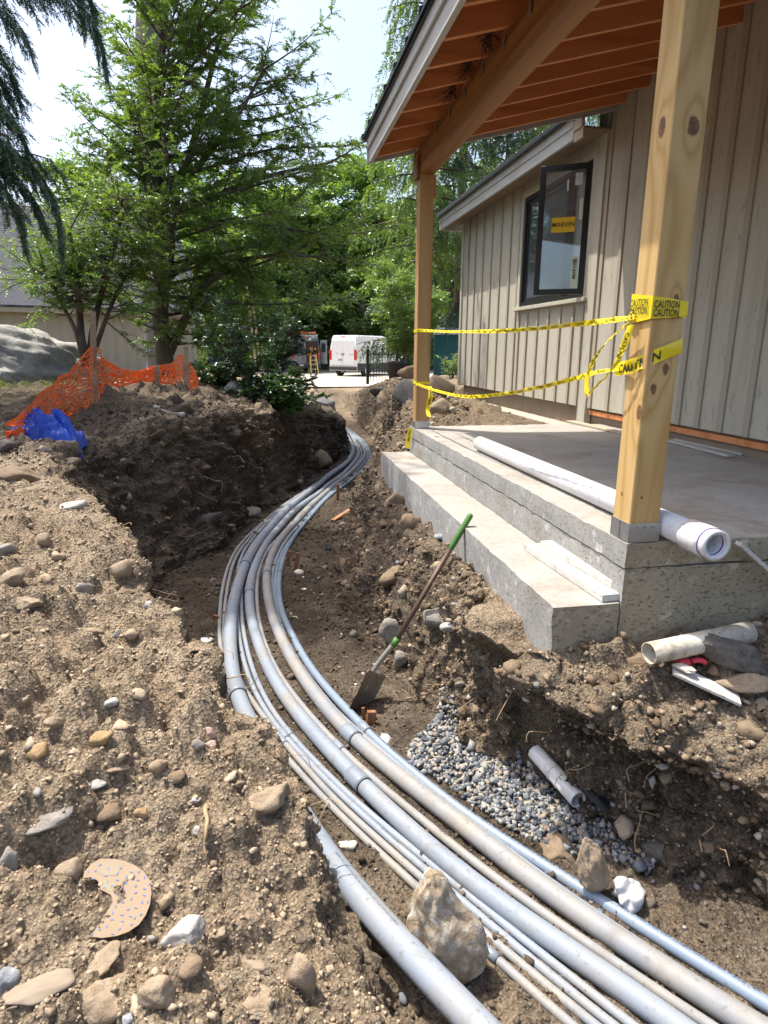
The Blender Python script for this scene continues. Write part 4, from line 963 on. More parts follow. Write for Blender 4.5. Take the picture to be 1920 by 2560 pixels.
# loose stones spread over the heaps: alike, too many to describe one by one
_dist = np.sqrt((_P**2).sum(-1)+.8)
def scatter(n, mask, seed, power=2.0):
    r = np.random.RandomState(seed); e1 = np.gradient(_P, axis=1); e0 = np.gradient(_P, axis=0)
    ar = np.linalg.norm(np.cross(e1, e0), axis=2)*mask/_dist**power
    idx = r.choice(ar.size, n, p=(ar/ar.sum()).ravel()); P0 = _P.reshape(-1, 3)[idx]
    return P0+(e1.reshape(-1, 3)[idx]*r.uniform(-.5, .5, (n, 1))+e0.reshape(-1, 3)[idx]*r.uniform(-.5, .5, (n, 1))), r
_vis = (_P[..., 1] > .9)*(_P[..., 1] < 24)*(np.abs(_P[..., 0]/np.maximum(_P[..., 1], .5)-.18) < .95)*(_slab == 0)*(_house == 0)
_proto = [mesh('loose_stone', *rock(900+i, (1, .8, .6), 1, 8, .08)) for i in range(6)]
ANCH = [('reddish tan block', 28, 1245), ('pale flat crest stone', 158, 1092), ('upright tan stone', 93, 1168), ('large rim stone', 273, 1222), ('pale tilted stone', 184, 1270), ('flat whitish stone', 234, 1515), ('tan angular stone', 119, 1555),
        ('round orange stone', 220, 1593), ('pink brick chip', 455, 1607), ('long pale grey stone', 200, 1688), ('largest flat grey stone', 101, 1760), ('rounded brown stone', 230, 1753), ('blocky tan stone', 340, 1650), ('big rim clod', 584, 1716),
        ('crescent cutout', 260, 1900), ('white pointed rock', 396, 2011), ('big bottom boulder', 225, 2142), ('tall standing stone', 656, 2105), ('upright twig', 445, 1800), ('smooth tan stone', 1459, 1563), ('plank', 1520, 1495), ('dark angular slab', 1581, 1399),
        ('orange crumbly lump', 1232, 1602), ('drain pipe', 1200, 1690), ('slim whitish stone', 1406, 1688), ('white plastic bag', 1358, 1930), ('tan upright stone by the bag', 1274, 1865), ('shovel blade', 760, 1480), ('rounded grey boulder', 850, 1357), ('pale angular rock', 944, 1329),
        ('round tan rock', 952, 1224), ('brown block of earth', 885, 1126), ('large clod', 846, 1239), ('two short stakes', 727, 1215), ('lying timber', 760, 1098), ('jutting pale rock', 692, 986), ('dark rock in the bank', 452, 1122), ('brown boulder', 47, 1024),
        ('white bracket', 365, 895), ('biggest pale boulder', 878, 848), ('dark slate slab', 817, 843), ('gravel patch', 1080, 1660), ('step end', 1200, 1430), ('pointed rock between conduits', 930, 2010), ('far conduit bend', 790, 970), ('blue tarp', 98, 935)]
ORD = ['nearest', 'second nearest', 'third nearest', 'fourth nearest', 'fifth nearest', 'sixth nearest', 'seventh nearest', 'eighth nearest', 'ninth nearest', 'tenth nearest', 'eleventh nearest', 'twelfth nearest', 'thirteenth nearest', 'fourteenth nearest', 'fifteenth nearest']
LOOSE = []
def label_all(items, cat):
    """items: (object, look, place, group): one label each, told by the closest named thing"""
    K = {}
    for o, look, place, grp in items:
        u, v = to_px(np.array(o.location)); d = [(math.hypot(u-a, v-b), n_, u-a, v-b) for n_, a, b in ANCH]; d.sort(); dd, n_, du, dv = d[0]
        way = ('right of' if du > 0 else 'left of') if abs(du) > abs(dv) else ('below' if dv > 0 else 'above'); K.setdefault((look, way, n_), []).append((dd, o.name, o, grp))
    for (look, way, n_), L_ in K.items():
        L_.sort(key=lambda q: q[0])
        for i, (dd, _, o, grp) in enumerate(L_): tag(o, ('%s %s %s the %s' % (ORD[min(i, 14)], look, way, n_)) if len(L_) > 1 else '%s %s the %s' % (look, way, n_), cat, grp)
def loose(n, mask, seed, label, group, mats, s0, s1):
    P0, r = scatter(n, mask, seed)
    for i in range(n):
        key = mats[r.randint(len(mats))]; nm = 'loose_stone_'+key
        if nm not in bpy.data.meshes:
            for j in range(6):
                c = _proto[j].copy(); c.name = nm if j == 0 else nm+'.%03d' % j; c.materials.append(M['st_'+key])
        me = bpy.data.meshes[nm if r.randint(6) == 0 else nm+'.%03d' % r.randint(1, 6)]
        s = s0*math.exp(r.rand()**2*math.log(s1/s0)); d = np.linalg.norm(P0[i]-CC); s *= max(1, d/3.2)**.5
        o = link('loose_stone', me, None, P0[i]+np.array([0, 0, s*.12]), (r.uniform(-.5, .5), r.uniform(-.5, .5), r.uniform(0, 6.28)), (s, s*r.uniform(.7, 1.1), s*r.uniform(.7, 1.2)))
        LOOSE.append((o, 'small %s stone' % dict(blue='bluish', dark='dark').get(key, key), '', group))
m_heap = _vis*(GT < 3.1)*(GY < 6); m_lb = _vis*(GT >= 2.6)*(GT < 4.0)*(GY > 5.5)*(GY < 16); m_fl = _vis*(GT > 4)*(GT < 5)*(GY < 14); m_rb = _vis*(GT > 5)*(GT < 6.9)*(GY < 24)
loose(60, m_heap, 1, 'small loose stone scattered on the sandy foreground heap', 'loose stones on the sandy heap', ['tan', 'tan', 'grey', 'orange', 'white', 'brown'], .012, .05)
loose(26, m_lb, 2, 'small loose stone stuck in the dark left bank', 'loose stones in the left bank', ['brown', 'dark', 'grey'], .02, .07)
loose(40, m_fl, 3, 'small loose stone on the damp trench floor', 'loose stones on the trench floor', ['grey', 'white', 'brown', 'blue'], .014, .045)
loose(45, m_rb, 4, 'small loose stone in the crumbly right bank', 'loose stones in the right bank', ['grey', 'tan', 'brown', 'white', 'blue'], .018, .07)
label_all(LOOSE, 'stone')
# crumbs of soil: uncountable
def crumbs(name, label, P0, size, r, mat, flat=.8, island_lift=.15, j0=.42, j1=1.25, boxy=False, level=0):
    V0, F0 = ico(level); n = len(P0)
    if boxy: V0 = np.array([[a, b, c] for c in (-1, 1) for b in (-1, 1) for a in (-1, 1)])*.62; F0 = np.array([[0, 2, 3], [0, 3, 1], [4, 5, 7], [4, 7, 6], [0, 1, 5], [0, 5, 4], [2, 6, 7], [2, 7, 3], [0, 4, 6], [0, 6, 2], [1, 3, 7], [1, 7, 5]])
    k = len(V0)
    jit = r.uniform(j0, j1, (n, k, 1)); ax = r.uniform(.55, 1.0, (n, 1, 3)); ax[..., 2] *= flat
    a = r.uniform(0, 6.28, n); b = r.uniform(-1.2, 1.2, n) if boxy else r.uniform(-.6, .6, n); ca, sa, cb, sb = np.cos(a), np.sin(a), np.cos(b), np.sin(b)
    Rm = np.zeros((n, 3, 3)); Rm[:, 0, 0] = ca; Rm[:, 0, 1] = -sa*cb; Rm[:, 0, 2] = sa*sb; Rm[:, 1, 0] = sa; Rm[:, 1, 1] = ca*cb; Rm[:, 1, 2] = -ca*sb; Rm[:, 2, 1] = sb; Rm[:, 2, 2] = cb
    V = (V0[None]*jit*ax)*np.asarray(size)[:, None, None]*.62; V = np.einsum('nij,nkj->nki', Rm, V)+P0[:, None]+np.array([0, 0, 1])*np.asarray(size)[:, None, None]*island_lift
    F = (F0[None]+(np.arange(n)*k)[:, None, None]).reshape(-1, 3)
    o = link(name, mesh(name, V.reshape(-1, 3), F, mat)); o['kind'] = 'stuff'; o['label'] = label; o['category'] = name.replace('_', ' '); return o
def crumb_mat(name, stops, scale=20):
    m, nt, bs = newmat(name); g = N(nt, 'NewGeometry'); co = coords(nt)
    col = ramp(nt, g.outputs['Random Per Island'], stops); f = noise(nt, co, scale*4, 4, .65)
    col = mixc(nt, .6, col, ramp(nt, f, [(.3, (.5, .48, .45)), (.7, (1.25, 1.25, 1.25))]), 'MULTIPLY')
    nt.links.new(col, bs.inputs['Base Color']); bs.inputs['Roughness'].default_value = .95; bs.inputs['Specular IOR Level'].default_value = .2
    bump(nt, bs, f, .5, .004); return m
M['crumb_dry'] = crumb_mat('crumb_dry', [(0, (.30, .23, .155)), (.4, (.37, .288, .197)), (.9, (.44, .35, .25)), (1, (.48, .40, .30))])
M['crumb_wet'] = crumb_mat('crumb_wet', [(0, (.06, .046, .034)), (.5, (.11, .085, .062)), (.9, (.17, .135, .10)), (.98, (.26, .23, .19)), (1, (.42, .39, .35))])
M['crumb_mid'] = crumb_mat('crumb_mid', [(0, (.12, .083, .053)), (.5, (.20, .145, .095)), (.85, (.30, .225, .15)), (1, (.42, .37, .30))])
def sizes(P0, r, s, spread=.55): d = np.linalg.norm(P0-CC, axis=1); return s*np.maximum(1, d/2.2)*np.exp(r.randn(len(P0))*spread)
P0, r = scatter(13000, m_heap, 11); crumbs('dry_soil_crumbs', 'dry tan soil crumbs all over the sandy heap', P0, np.minimum(sizes(P0, r, .0066), .04), r, M['crumb_dry'])
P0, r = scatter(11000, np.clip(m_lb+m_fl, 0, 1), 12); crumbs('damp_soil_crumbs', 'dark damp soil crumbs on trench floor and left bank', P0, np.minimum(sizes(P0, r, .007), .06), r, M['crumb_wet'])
P0, r = scatter(8000, m_rb, 13); crumbs('bank_soil_crumbs', 'brown soil crumbs over the right bank', P0, np.minimum(sizes(P0, r, .009), .07), r, M['crumb_mid'])
P0, r = scatter(260, m_heap, 14); crumbs('dry_soil_clods', 'broken tan clods of earth on the sandy heap', P0, np.minimum(sizes(P0, r, .022, .5), .09), r, M['crumb_dry'], .75, -.05, .45, 1.25, False, 1)
P0, r = scatter(450, np.clip(m_rb+m_lb, 0, 1), 15); crumbs('bank_soil_clods', 'broken brown clods of earth on both cut banks', P0, np.minimum(sizes(P0, r, .024, .5), .11), r, M['crumb_mid'], .8, .0, .55, 1.2, False, 1)
# washed gravel round the drain
M['gravel'] = crumb_mat('gravel', [(0, (.075, .087, .10)), (.3, (.155, .172, .192)), (.55, (.25, .26, .27)), (.72, (.36, .34, .305)), (.86, (.33, .27, .195)), (1, (.50, .48, .44))], 30)
gpoly = np.array([dz(u, v, -1.27)[:2] for u, v in ((965, 1435), (1010, 1470), (1060, 1560), (1110, 1625), (1235, 1735), (1345, 1800), (1430, 1850), (1400, 1890), (1290, 1850), (1215, 1840), (1090, 1775), (960, 1680), (880, 1640), (885, 1600), (945, 1540))])
def inpoly(p, poly):
    x, y = p[:, 0], p[:, 1]; c = np.zeros(len(p), bool)
    for (x1, y1), (x2, y2) in zip(poly, np.roll(poly, -1, 0)):
        c ^= ((y1 > y) != (y2 > y)) & (x < (x2-x1)*(y-y1)/(y2-y1+1e-12)+x1)
    return c
rg = np.random.RandomState(21); q = rg.uniform(gpoly.min(0), gpoly.max(0), (14000, 2)); q = q[inpoly(q, gpoly)]; q = q[ground_z(q[:, 0], q[:, 1]) < -1.13][:3000]
gs = .021*np.exp(rg.randn(len(q))*.28)
crumbs('gravel', 'blue grey and tan crushed gravel around the drain pipe', np.c_[q, ground_z(q[:, 0], q[:, 1])+rg.uniform(0, .022, len(q))], gs*1.35, rg, M['gravel'], .85, .25, .45, 1.2, True)
# roots hanging out of the banks: uncountable fringe
rb = MB(); P0, r = scatter(95, _vis*((GT > 3.0)*(GT < 3.6)*(GY > 2)*(GY < 13)+(GT > 5.2)*(GT < 6.0)*(GY < 4)), 31, 1.3)
for p in P0:
    d = np.array([r.uniform(.2, 1), r.uniform(-.8, .3), r.uniform(-.4, .6)])*(1 if p[0] < 1 else np.array([-1, 1, 1])); L = r.uniform(.05, .16)*max(1, p[1]/5)
    d *= L/np.linalg.norm(d); a = r.randn(3)*L*.25
    rb.tube(spline([p-d*.15, p+d*.4+a*.5, p+d*.75+a, p+d+a*.4+np.array([0, 0, -L*.2])], L/7), r.uniform(.0011, .0028)*max(1, p[1]/6), 5, False)
o = rb.build('root_fringe', M['root']); o['kind'] = 'stuff'; o['label'] = 'fine pale roots hanging from the cut banks'; o['category'] = 'roots'
for i, (lb, pts, rad) in enumerate([
  ('forked bare twig sticking out over the widest conduit', [(505, 1503), (530, 1490), (552, 1470), (567, 1435)], .0035),
  ('curled dry root on the sandy heap below two small stones', [(270, 1345), (252, 1362), (252, 1380), (268, 1400)], .005),
  ('straight brown twig standing in the sand right of the crescent cutout', [(445, 1745), (447, 1790), (443, 1830), (447, 1860)], .009),
  ('thin arched root reaching across the rim toward the trench', [(400, 1365), (420, 1335), (445, 1315)], .003),
  ('pale bent root at the heap rim pointing at the conduits', [(405, 1405), (425, 1388), (448, 1390)], .003)]):
    P = [];
    for (u, v) in pts: p = hit(u, v); P.append(p)
    P = np.array(P); c0 = P.mean(0)
    if i in (0, 3, 4):   # sticks out into the air: keep its distance, not the far ground
        d0 = float((P[0]-CC)@CF); P = np.array([CC+ray(u*DS, v*DS)*d0*(1+.0*k) for k, (u, v) in enumerate(pts)])
    P[:, 2] += rad; P = spline(P, .012); P += .003*np.stack([fbm(np.arange(len(P))*.4, np.zeros(len(P))+k+i, None, 2, k) for k in range(3)], 1)
    V, F = tube(P, np.linspace(rad, rad*.5, len(P)), 7); tag(link('twig', mesh('twig', V-P[0], F, M['root'], True), None, P[0]), lb, 'twig')
# ------------------------------------------------------------------ things lying about
def stick(name, label, cat, p, q, w, h, mat, up=(0, 0, 1), bev=.002, group=None):
    p, q = np.array(p), np.array(q); c = (p+q)/2
    return tag(MB().bar(p-c, q-c, w, h, up, bev).build(name, mat, None, loc=c), label, cat, group)
# shovel leaning on the step
T = onz(880, 1789, -1.37); G = onx(1178, 1285, 1.235); ax = (G-T)/np.linalg.norm(G-T)
sho = thing('shovel', 'square shovel with dark handle and green grip leaning on the step', 'shovel', T); L = -T
side = CR*.62+CF*.78; side -= ax*np.dot(side, ax); side /= np.linalg.norm(side); nrm = np.cross(ax, side)
Lt = np.linalg.norm(G-T); V = []; F = []; nu, nv = 9, 9
bax = ax*.90+nrm*.0
for j in range(nv+1):
    for i in range(nu+1):
        a = i/nu*2-1; b = j/nv; wd = .105+.012*b
        V.append(T+ax*(b*.29)+side*a*wd+nrm*(.022*(abs(a)**2.5)*-1+.02*b*b))
off = len(V); V = V+[v+nrm*.004 for v in V]
for j in range(nv):
    for i in range(nu):
        k = j*(nu+1)+i; F += [[k, k+1, k+nu+2, k+nu+1], [off+k+nu+1, off+k+nu+2, off+k+1, off+k]]
link('blade', mesh('blade', V, F, M['dull_steel'], True), sho, L)
fl = MB()
for s_ in (-1, 1): fl.bar(T+ax*.292+side*s_*.035, T+ax*.292+side*s_*.115, .022, .008, nrm)
fl.build('foot_rest', M['dull_steel'], sho, loc=L)
so_ = T+ax*.16+nrm*.006; crank = T+ax*.34+nrm*.03; h0 = T+ax*.52
V, F = tube(spline([so_, T+ax*.26+nrm*.028, crank, T+ax*.43+nrm*.016, h0], .02), np.linspace(.012, .019, len(spline([so_, T+ax*.26+nrm*.028, crank, T+ax*.43+nrm*.016, h0], .02))), 12)
link('socket', mesh('socket', V, F, M['dull_steel'], True), sho, L)
V, F = tube([h0-ax*.02, T+ax*(Lt*.6), T+ax*(Lt-.24)], .0165, 14); link('handle', mesh('handle', V, F, M['shovel_wood'], True), sho, L)
V, F = tube([h0-ax*.03, h0+ax*.025], .0215, 16); link('collar', mesh('collar', V, F, M['green_grip'], True), sho, L)
gp_ = [T+ax*(Lt-.26), T+ax*(Lt-.255), T+ax*(Lt-.02), T+ax*(Lt-.004), T+ax*Lt]
V, F = tube(gp_, [.017, .0195, .0195, .017, .008], 16); link('grip', mesh('grip', V, F, M['green_grip'], True), sho, L)
# white pvc pipe on the slab
a0, a1 = onz(1793, 1365, .062), onz(1199, 1108, .059); d = (a0-a1)/np.linalg.norm(a0-a1)
pv = thing('white_pipe', 'long white plastic pipe with purple primer lying on the porch slab', 'pipe', (a0+a1)/2); L = -np.array(pv.location)
MB().tube([a1, a0-d*.055], .057, 32, inner=.051).build('pipe', M['white_pvc'], pv, True, loc=L)
cp = MB().tube([a0-d*.17, a0-d*.165, a0-d*.045, a0-d*.04], [.060, .066, .066, .063], 32, inner=.0572).build('coupling', M['white_pvc'], pv, True, loc=L)
MB().tube([a0-d*.0395, a0-d*.036], .0645, 32, inner=.058).build('primer_ring', M['purple'], cp)
MB().tube([a0-d*.036, a0], .062, 32, inner=.0475).build('hub', M['white_pvc'], cp, True)
MB().tube([a0-d*.030, a0-d*.022], .0472, 32, inner=.0455).build('primer_smear', M['purple'], cp, True); MB().tube([a0-d*.35, a0-d*.002], .0474, 32, inner=.046).build('bore', M['white_pvc'], cp, True)
MB().tube([a1+d*.004, a1-d*.004], .050, 32).build('pipe_end', M['white_pvc'], pv, loc=L)
# beige pipe and the half buried drain
b0, b1 = onz(1622, 1634, -.425), onz(1872, 1580, -.40)
o = MB().tube([b0, (b0+b1)/2, b1], .047, 32, inner=.042).build('beige_pipe', M['beige_pvc'], None, True); tag(o, 'dirty beige plastic pipe offcut on the soil below the slab end', 'pipe')
b0, b1 = onz(1338, 1880, -1.15), onz(1446, 2000, -1.165); n = 40; tt = np.linspace(0, 1, n)
dr = thing('drain_pipe', 'half buried white drain pipe poking out of the gravel', 'pipe', (b0+b1)/2); L = -np.array(dr.location)
MB().tube(b0+(b1-b0)*tt[:, None], .040, 24, inner=.036).build('pipe', M['white_pvc'], dr, True, loc=L)
for f in (.45, .62): MB().tube([b0+(b1-b0)*f, b0+(b1-b0)*(f+.03)], .043, 24).build('rib', M['white_pvc'], dr, True, loc=L)
# painted trim boards
stick('trim_board', 'lower white trim board on the step, its chipped end facing out', 'board', onz(1536, 1494, STZ+.018), onz(1335, 1366, STZ+.018), .12, .034, M['white_board'])
stick('trim_board', 'upper white trim board stacked askew on the step', 'board', onz(1555, 1458, STZ+.054), onz(1372, 1358, STZ+.054), .11, .034, M['white_board'])
p = ony(1845, 1358, 2.365); stick('trim_board', 'narrow white board slanting down from the slab end at the right edge', 'board', p+np.array([0, 0, .0]), onz(2080, 1568, -.43), .04, .018, M['white_board'])
for i, (lb, u0, v0, u1, v1, w) in enumerate([('thin pale board on the slab along the house, far one', 1425, 1053, 1575, 1086, .10), ('thin grey board on the slab along the house, nearest the camera', 1660, 1098, 1828, 1140, .07), ('thin grey board on the slab tight against the house', 1690, 1098, 1862, 1136, .06)]):
    stick('siding_offcut', lb, 'board', onz(u0, v0, .012), onz(u1, v1, .012), w, .018, M['siding_bare'] if i == 0 else M['grey_trim'])
# plank on the right bank
cs = [hit(u, v) for u, v in ((1440, 1460), (1462, 1457), (1613, 1518), (1577, 1533))]; c = sum(cs)/4
X_ = ((cs[2]+cs[3])-(cs[0]+cs[1]))/2; stick('plank', 'dusty pale plank lying flat on the right bank', 'board', c-X_*.5+np.array([0, 0, .03]), c+X_*.5+np.array([0, 0, .03]), .10, .014, M['white_board'])
# glove
g0 = hit(1470, 1448)+np.array([0, 0, .03])
gl = thing('work_glove', 'red and cream canvas work glove lying by the beige pipe', 'glove', g0, (0, 0, -.5))
V, F = rock(3, (.085, .10, .035), 3, 5, .12, .5); link('palm', mesh('palm', V+np.array([0, .03, .012]), F, M['red_glove'], True), gl)
V, F = rock(13, (.10, .075, .03), 3, 6, .16, .4); link('cuff', mesh('cuff', V+np.array([.005, -.045, .005]), F, M['glove_canvas'], True), gl)
for k, (x, an, ln) in enumerate(((-.035, .45, .06), (-.012, .15, .075), (.012, -.1, .07), (.034, -.35, .055), (.05, -1.3, .05))):
    p0_ = np.array([x, .07 if k < 4 else .02, .012]); dd = np.array([-math.sin(an), math.cos(an), -.1])
    V, F = tube(spline([p0_-dd*.01, p0_+dd*ln*.5+np.array([0, 0, .008]), p0_+dd*ln], .008), .0115, 10); link('finger', mesh('finger', V, F, M['red_glove'], True), gl)
# crumpled plastic bag
g0 = hit(1358, 1945); V, F = ico(4); V = V.copy(); rb_ = np.random.RandomState(12); Cn = rb_.randn(60, 3); Cn /= np.linalg.norm(Cn, axis=1)[:, None]; hc = rb_.uniform(.5, 1.45, 60)
wgt = np.exp(26*(V@Cn.T)); q = (wgt*hc).sum(1)/wgt.sum(1); Vb = V*q[:, None]*np.array([.085, .06, .06]); tag(link('plastic_bag', mesh('plastic_bag', Vb, F, M['paper']), None, g0+np.array([0, 0, .03]), (.2, .1, .5)), 'crumpled white plastic bag by the blue conduit', 'bag')
def scrap(label, u, v, w, seed, mat, name='scrap', thick=.35):
    p = hit(u, v); k = float((p-CC)@CF)*DS/FPX*w; V, F = rock(seed, (k, k*.7, k*thick), 1, 6, .2)
    return tag(link(name, mesh(name, V, F, mat), None, p+np.array([0, 0, k*thick*.3]), (.1, .2, seed)), label, 'scrap')
M['foam'] = mk('foam', (.66, .62, .45), (.72, .69, .54), 30, .9, .3, 60)
M['green_chip'] = mk('green_chip', (.03, .22, .10), (.04, .26, .12), 10, .5, 0)
scrap('crumbly cream foam scrap on the soil left of the thin conduits', 750, 1830, 46, 3, M['foam']); scrap('green plastic chip beside the thin conduits', 654, 1606, 16, 4, M['green_chip'], thick=.15)
scrap('white foam cup fragment behind the blue conduit coupling', 833, 1600, 38, 5, M['paper']); scrap('square cream foam block by the two stakes', 646, 1240, 22, 6, M['foam'], thick=.6)
scrap('torn white paper scrap left of the bend', 448, 1383, 34, 7, M['paper'], thick=.12); scrap('white scrap on the left bank floor', 432, 1206, 24, 8, M['paper'], thick=.2)
scrap('white chip high on the dark left bank', 490, 1066, 18, 9, M['paper'], thick=.5); scrap('white cup bit left of the conduits near the far bend', 588, 1087, 18, 10, M['paper'], thick=.6)
scrap('yellowish paper tag on the trench floor right of the bend', 636, 1337, 24, 11, M['foam'], thick=.1)
r = np.random.RandomState(41); CHIPS = []
for i in range(34):
    u, v = r.uniform(615, 790), r.uniform(1150, 1560); f = (v-1150)/410
    u = 640+70*f*1.2+r.uniform(-20, 110)+ (90*f*f)
    p = hit(u, v)
    if p[2] > -1.1: continue
    k = r.uniform(.018, .045)*(1 if v > 1350 else 1.5); V, F = rock(600+i, (k, k*r.uniform(.4, .9), k*.25), 1, 6, .2)
    tag(link('debris_chip', mesh('debris_chip', V, F, [M['paper'], M['foam'], M['st_pink'], M['plank_wood']][r.randint(4)]), None, p+np.array([0, 0, .004]), (r.uniform(-.2, .2), r.uniform(-.2, .2), r.uniform(0, 6))), 'pale debris chip on the trench floor', 'debris', 'debris chips on the trench floor'); CHIPS.append((COL.objects[-1], 'small pale debris chip', '', 'debris chips on the trench floor'))
label_all(CHIPS, 'debris')
# crescent cut from perforated tan sheet with blue dashes
Zc = [(460, 548), (520, 546), (570, 556), (625, 578), (665, 608), (693, 650), (698, 705), (690, 760), (672, 805), (640, 850), (590, 884), (540, 902), (470, 912), (414, 905), (440, 872), (470, 828), (500, 780), (521, 745), (512, 714), (486, 700), (462, 688), (462, 662), (446, 645), (420, 632), (381, 636), (390, 606), (420, 570)]
px = [(x/1.8433/DS, (1850+y/1.8433)/DS) for x, y in Zc]; H_ = np.array([hit(u, v) for u, v in px]); A_ = np.c_[H_[:, :2], np.ones(len(H_))]; cf = np.linalg.lstsq(A_, H_[:, 2], rcond=None)[0]
nn = np.array([-cf[0], -cf[1], 1.0]); nn /= np.linalg.norm(nn)
_cc = H_.mean(0); _q = np.concatenate([H_[:, :2]*(1-f_)+_cc[:2]*f_ for f_ in (0, .15, .3, .45)]); OFF = float(np.percentile(ground_z(_q[:, 0], _q[:, 1])-(cf[0]*_q[:, 0]+cf[1]*_q[:, 1]+cf[2]), 90))+.006
def on_plane(u, v, off=None): off = OFF+(off or 0); d = ray(u*DS, v*DS); t = (cf[2]+off-CC[2]+cf[0]*CC[0]+cf[1]*CC[1])/(d[2]-cf[0]*d[0]-cf[1]*d[1]); return CC+d*t
Pc = np.array([on_plane(u, v) for u, v in px]); c0 = Pc.mean(0); n = len(Pc)
M['tan_sheet'] = mk('tan_sheet', (.25, .18, .11), (.28, .20, .125), 5, .7, .15, 60); M['blue_dash'] = mk('blue_dash', (.06, .11, .30), (.08, .14, .34), 9, .5, 0)
M['grey_print'] = mk('grey_print', (.24, .19, .12), (.27, .22, .14), 9, .7, 0)
cr = thing('crescent_cutout', 'tan crescent shaped cutout with small blue dashes on the sandy heap', 'cutout', c0); L = -c0
link('sheet', mesh('sheet', np.r_[Pc, Pc-nn*.003], [list(range(n))[::-1], list(range(n, 2*n))]+[[i, (i+1) % n, n+(i+1) % n, n+i] for i in range(n)], M['tan_sheet']), cr, L)
DASH = [(460, 575), (500, 592), (540, 615), (555, 590), (605, 608), (640, 607), (665, 632), (583, 630), (540, 645), (635, 645), (688, 664), (582, 658), (625, 672), (665, 685), (480, 680), (515, 672), (570, 690), (625, 703), (665, 715), (540, 710), (605, 732), (655, 747), (565, 747), (625, 772), (590, 780), (532, 765), (680, 745), (562, 805), (600, 812), (650, 803), (518, 793), (620, 820), (515, 826), (563, 835), (605, 850), (492, 858), (550, 870), (458, 872), (518, 893), (425, 893), (405, 605), (440, 600), (428, 638), (487, 625), (495, 655)]
for k, (x, y) in enumerate(DASH):
    a_ = .6+.9*math.sin(k*1.3); V = []
    for t in np.linspace(0, 2*math.pi, 10, endpoint=False):
        ex, ey = 8*math.cos(t), 3.2*math.sin(t); V.append(on_plane((x+ex*math.cos(a_)+ey*math.sin(a_))/1.8433/DS, (1850+(y-ex*math.sin(a_)+ey*math.cos(a_))/1.8433)/DS, .0018))
    link('blue_dash', mesh('blue_dash', V, [list(range(10))[::-1]], M['blue_dash']), cr, L)
for poly in ([(430, 600), (520, 555), (565, 572), (540, 625), (470, 622)], [(475, 640), (540, 665), (525, 700), (480, 690)]):
    V = [on_plane(x/1.8433/DS, (1850+y/1.8433)/DS, .0007) for x, y in poly]; link('faded_print', mesh('faded_print', V, [list(range(len(V)))[::-1]], M['grey_print']), cr, L)
# rotten wood lying in the sand
p = hit(89, 2147); V, F = rock(44, (.17, .085, .04), 3, 9, .10); tag(link('wood_block', mesh('wood_block', V, F, M['weathered']), None, p+np.array([0, 0, .012]), (0, 0, .2)), 'weathered grey slab of split wood at the lower left', 'wood')
p = hit(553, 2095); V, F = rock(45, (.10, .035, .03), 3, 8, .12); tag(link('wood_chunk', mesh('wood_chunk', V, F, M['weathered']), None, p+np.array([0, 0, .01]), (0, 0, -.35)), 'rotten brown wood chunk near the bottom', 'wood')
p = hit(220, 1717); stick('wood_splinter', 'pale flat wood splinter above the brown rounded stone', 'wood', p+np.array([-.055, 0, .008]), p+np.array([.055, .0, .008]), .02, .01, M['plank_wood'])
# stakes and timber on the trench floor
for lb, u, v, w, h, lean in [('left of two short wooden stakes beside the conduits', 717, 1421, .042, .19, (.03, 0)), ('right of two short wooden stakes beside the conduits', 736, 1429, .042, .20, (.045, 0)),
                    ('lone wooden stake by the conduits near the lying timber', 844, 1256, .045, .28, (.01, 0)), ('split stake stump by the shovel blade, darker piece', 912, 1806, .02, .10, (-.01, 0)), ('thick stake stump by the shovel blade', 924, 1818, .05, .105, (.012, 0)), ('short wood block at the foot of the left bank by the bend', 533, 1556, .05, .06, (.03, 0))]:
    b = onz(u, v, float(floor_z(onz(u, v, -1.38)[1]))+.0); stick('wooden_stake', lb, 'stake', b+np.array([0, 0, -.03]), b+np.array([lean[0], lean[1], h]), w, w*.55, M['stake_wood'], up=(0, 1, .01))
stick('timber', 'reddish timber length lying across the trench floor', 'timber', onz(832, 1303, -1.40), onz(927, 1242, -1.36), .06, .04, M['stake_wood'])
# black filter cloth
def cloth_strip(label, pts, w, z, seed):
    P = spline([hit(u, v)+np.array([0, 0, z]) for u, v in pts], .02); n = len(P); V = []; F = []; m = 7
    rr_ = np.random.RandomState(seed)
    for i in range(n):
        t = P[min(i+1, n-1)]-P[max(i-1, 0)]; s_ = np.cross(t, (0, 0, 1)); s_ /= np.linalg.norm(s_)+1e-9
        for j in range(m):
            a = j/(m-1)-.5; o_ = fbm(np.array([i*.21]), np.array([j*.7]), None, 3, seed)[0]; V.append(P[i]+s_*a*w*(1+.35*math.sin(i*.4+seed))+np.array([0, 0, .035*o_+.03*abs(a)]))
    for i in range(n-1):
        for j in range(m-1): k = i*m+j; F.append([k, k+1, k+m+1, k+m])
    tag(link('filter_cloth', mesh('filter_cloth', V, F, M['dark_fabric'], True)), label, 'cloth')
cloth_strip('torn black filter cloth along the gravel under the bank', [(1000, 1445), (1040, 1500), (1075, 1560), (1105, 1610)], .07, .05, 3)
cloth_strip('crumpled black cloth scrap on the right bank beyond the stakes', [(710, 1195), (735, 1165), (762, 1135)], .12, .03, 5)
cloth_strip('dark muddy sheet on the gravel below the overhanging bank', [(1235, 1690), (1275, 1730), (1320, 1765)], .14, .05, 9)
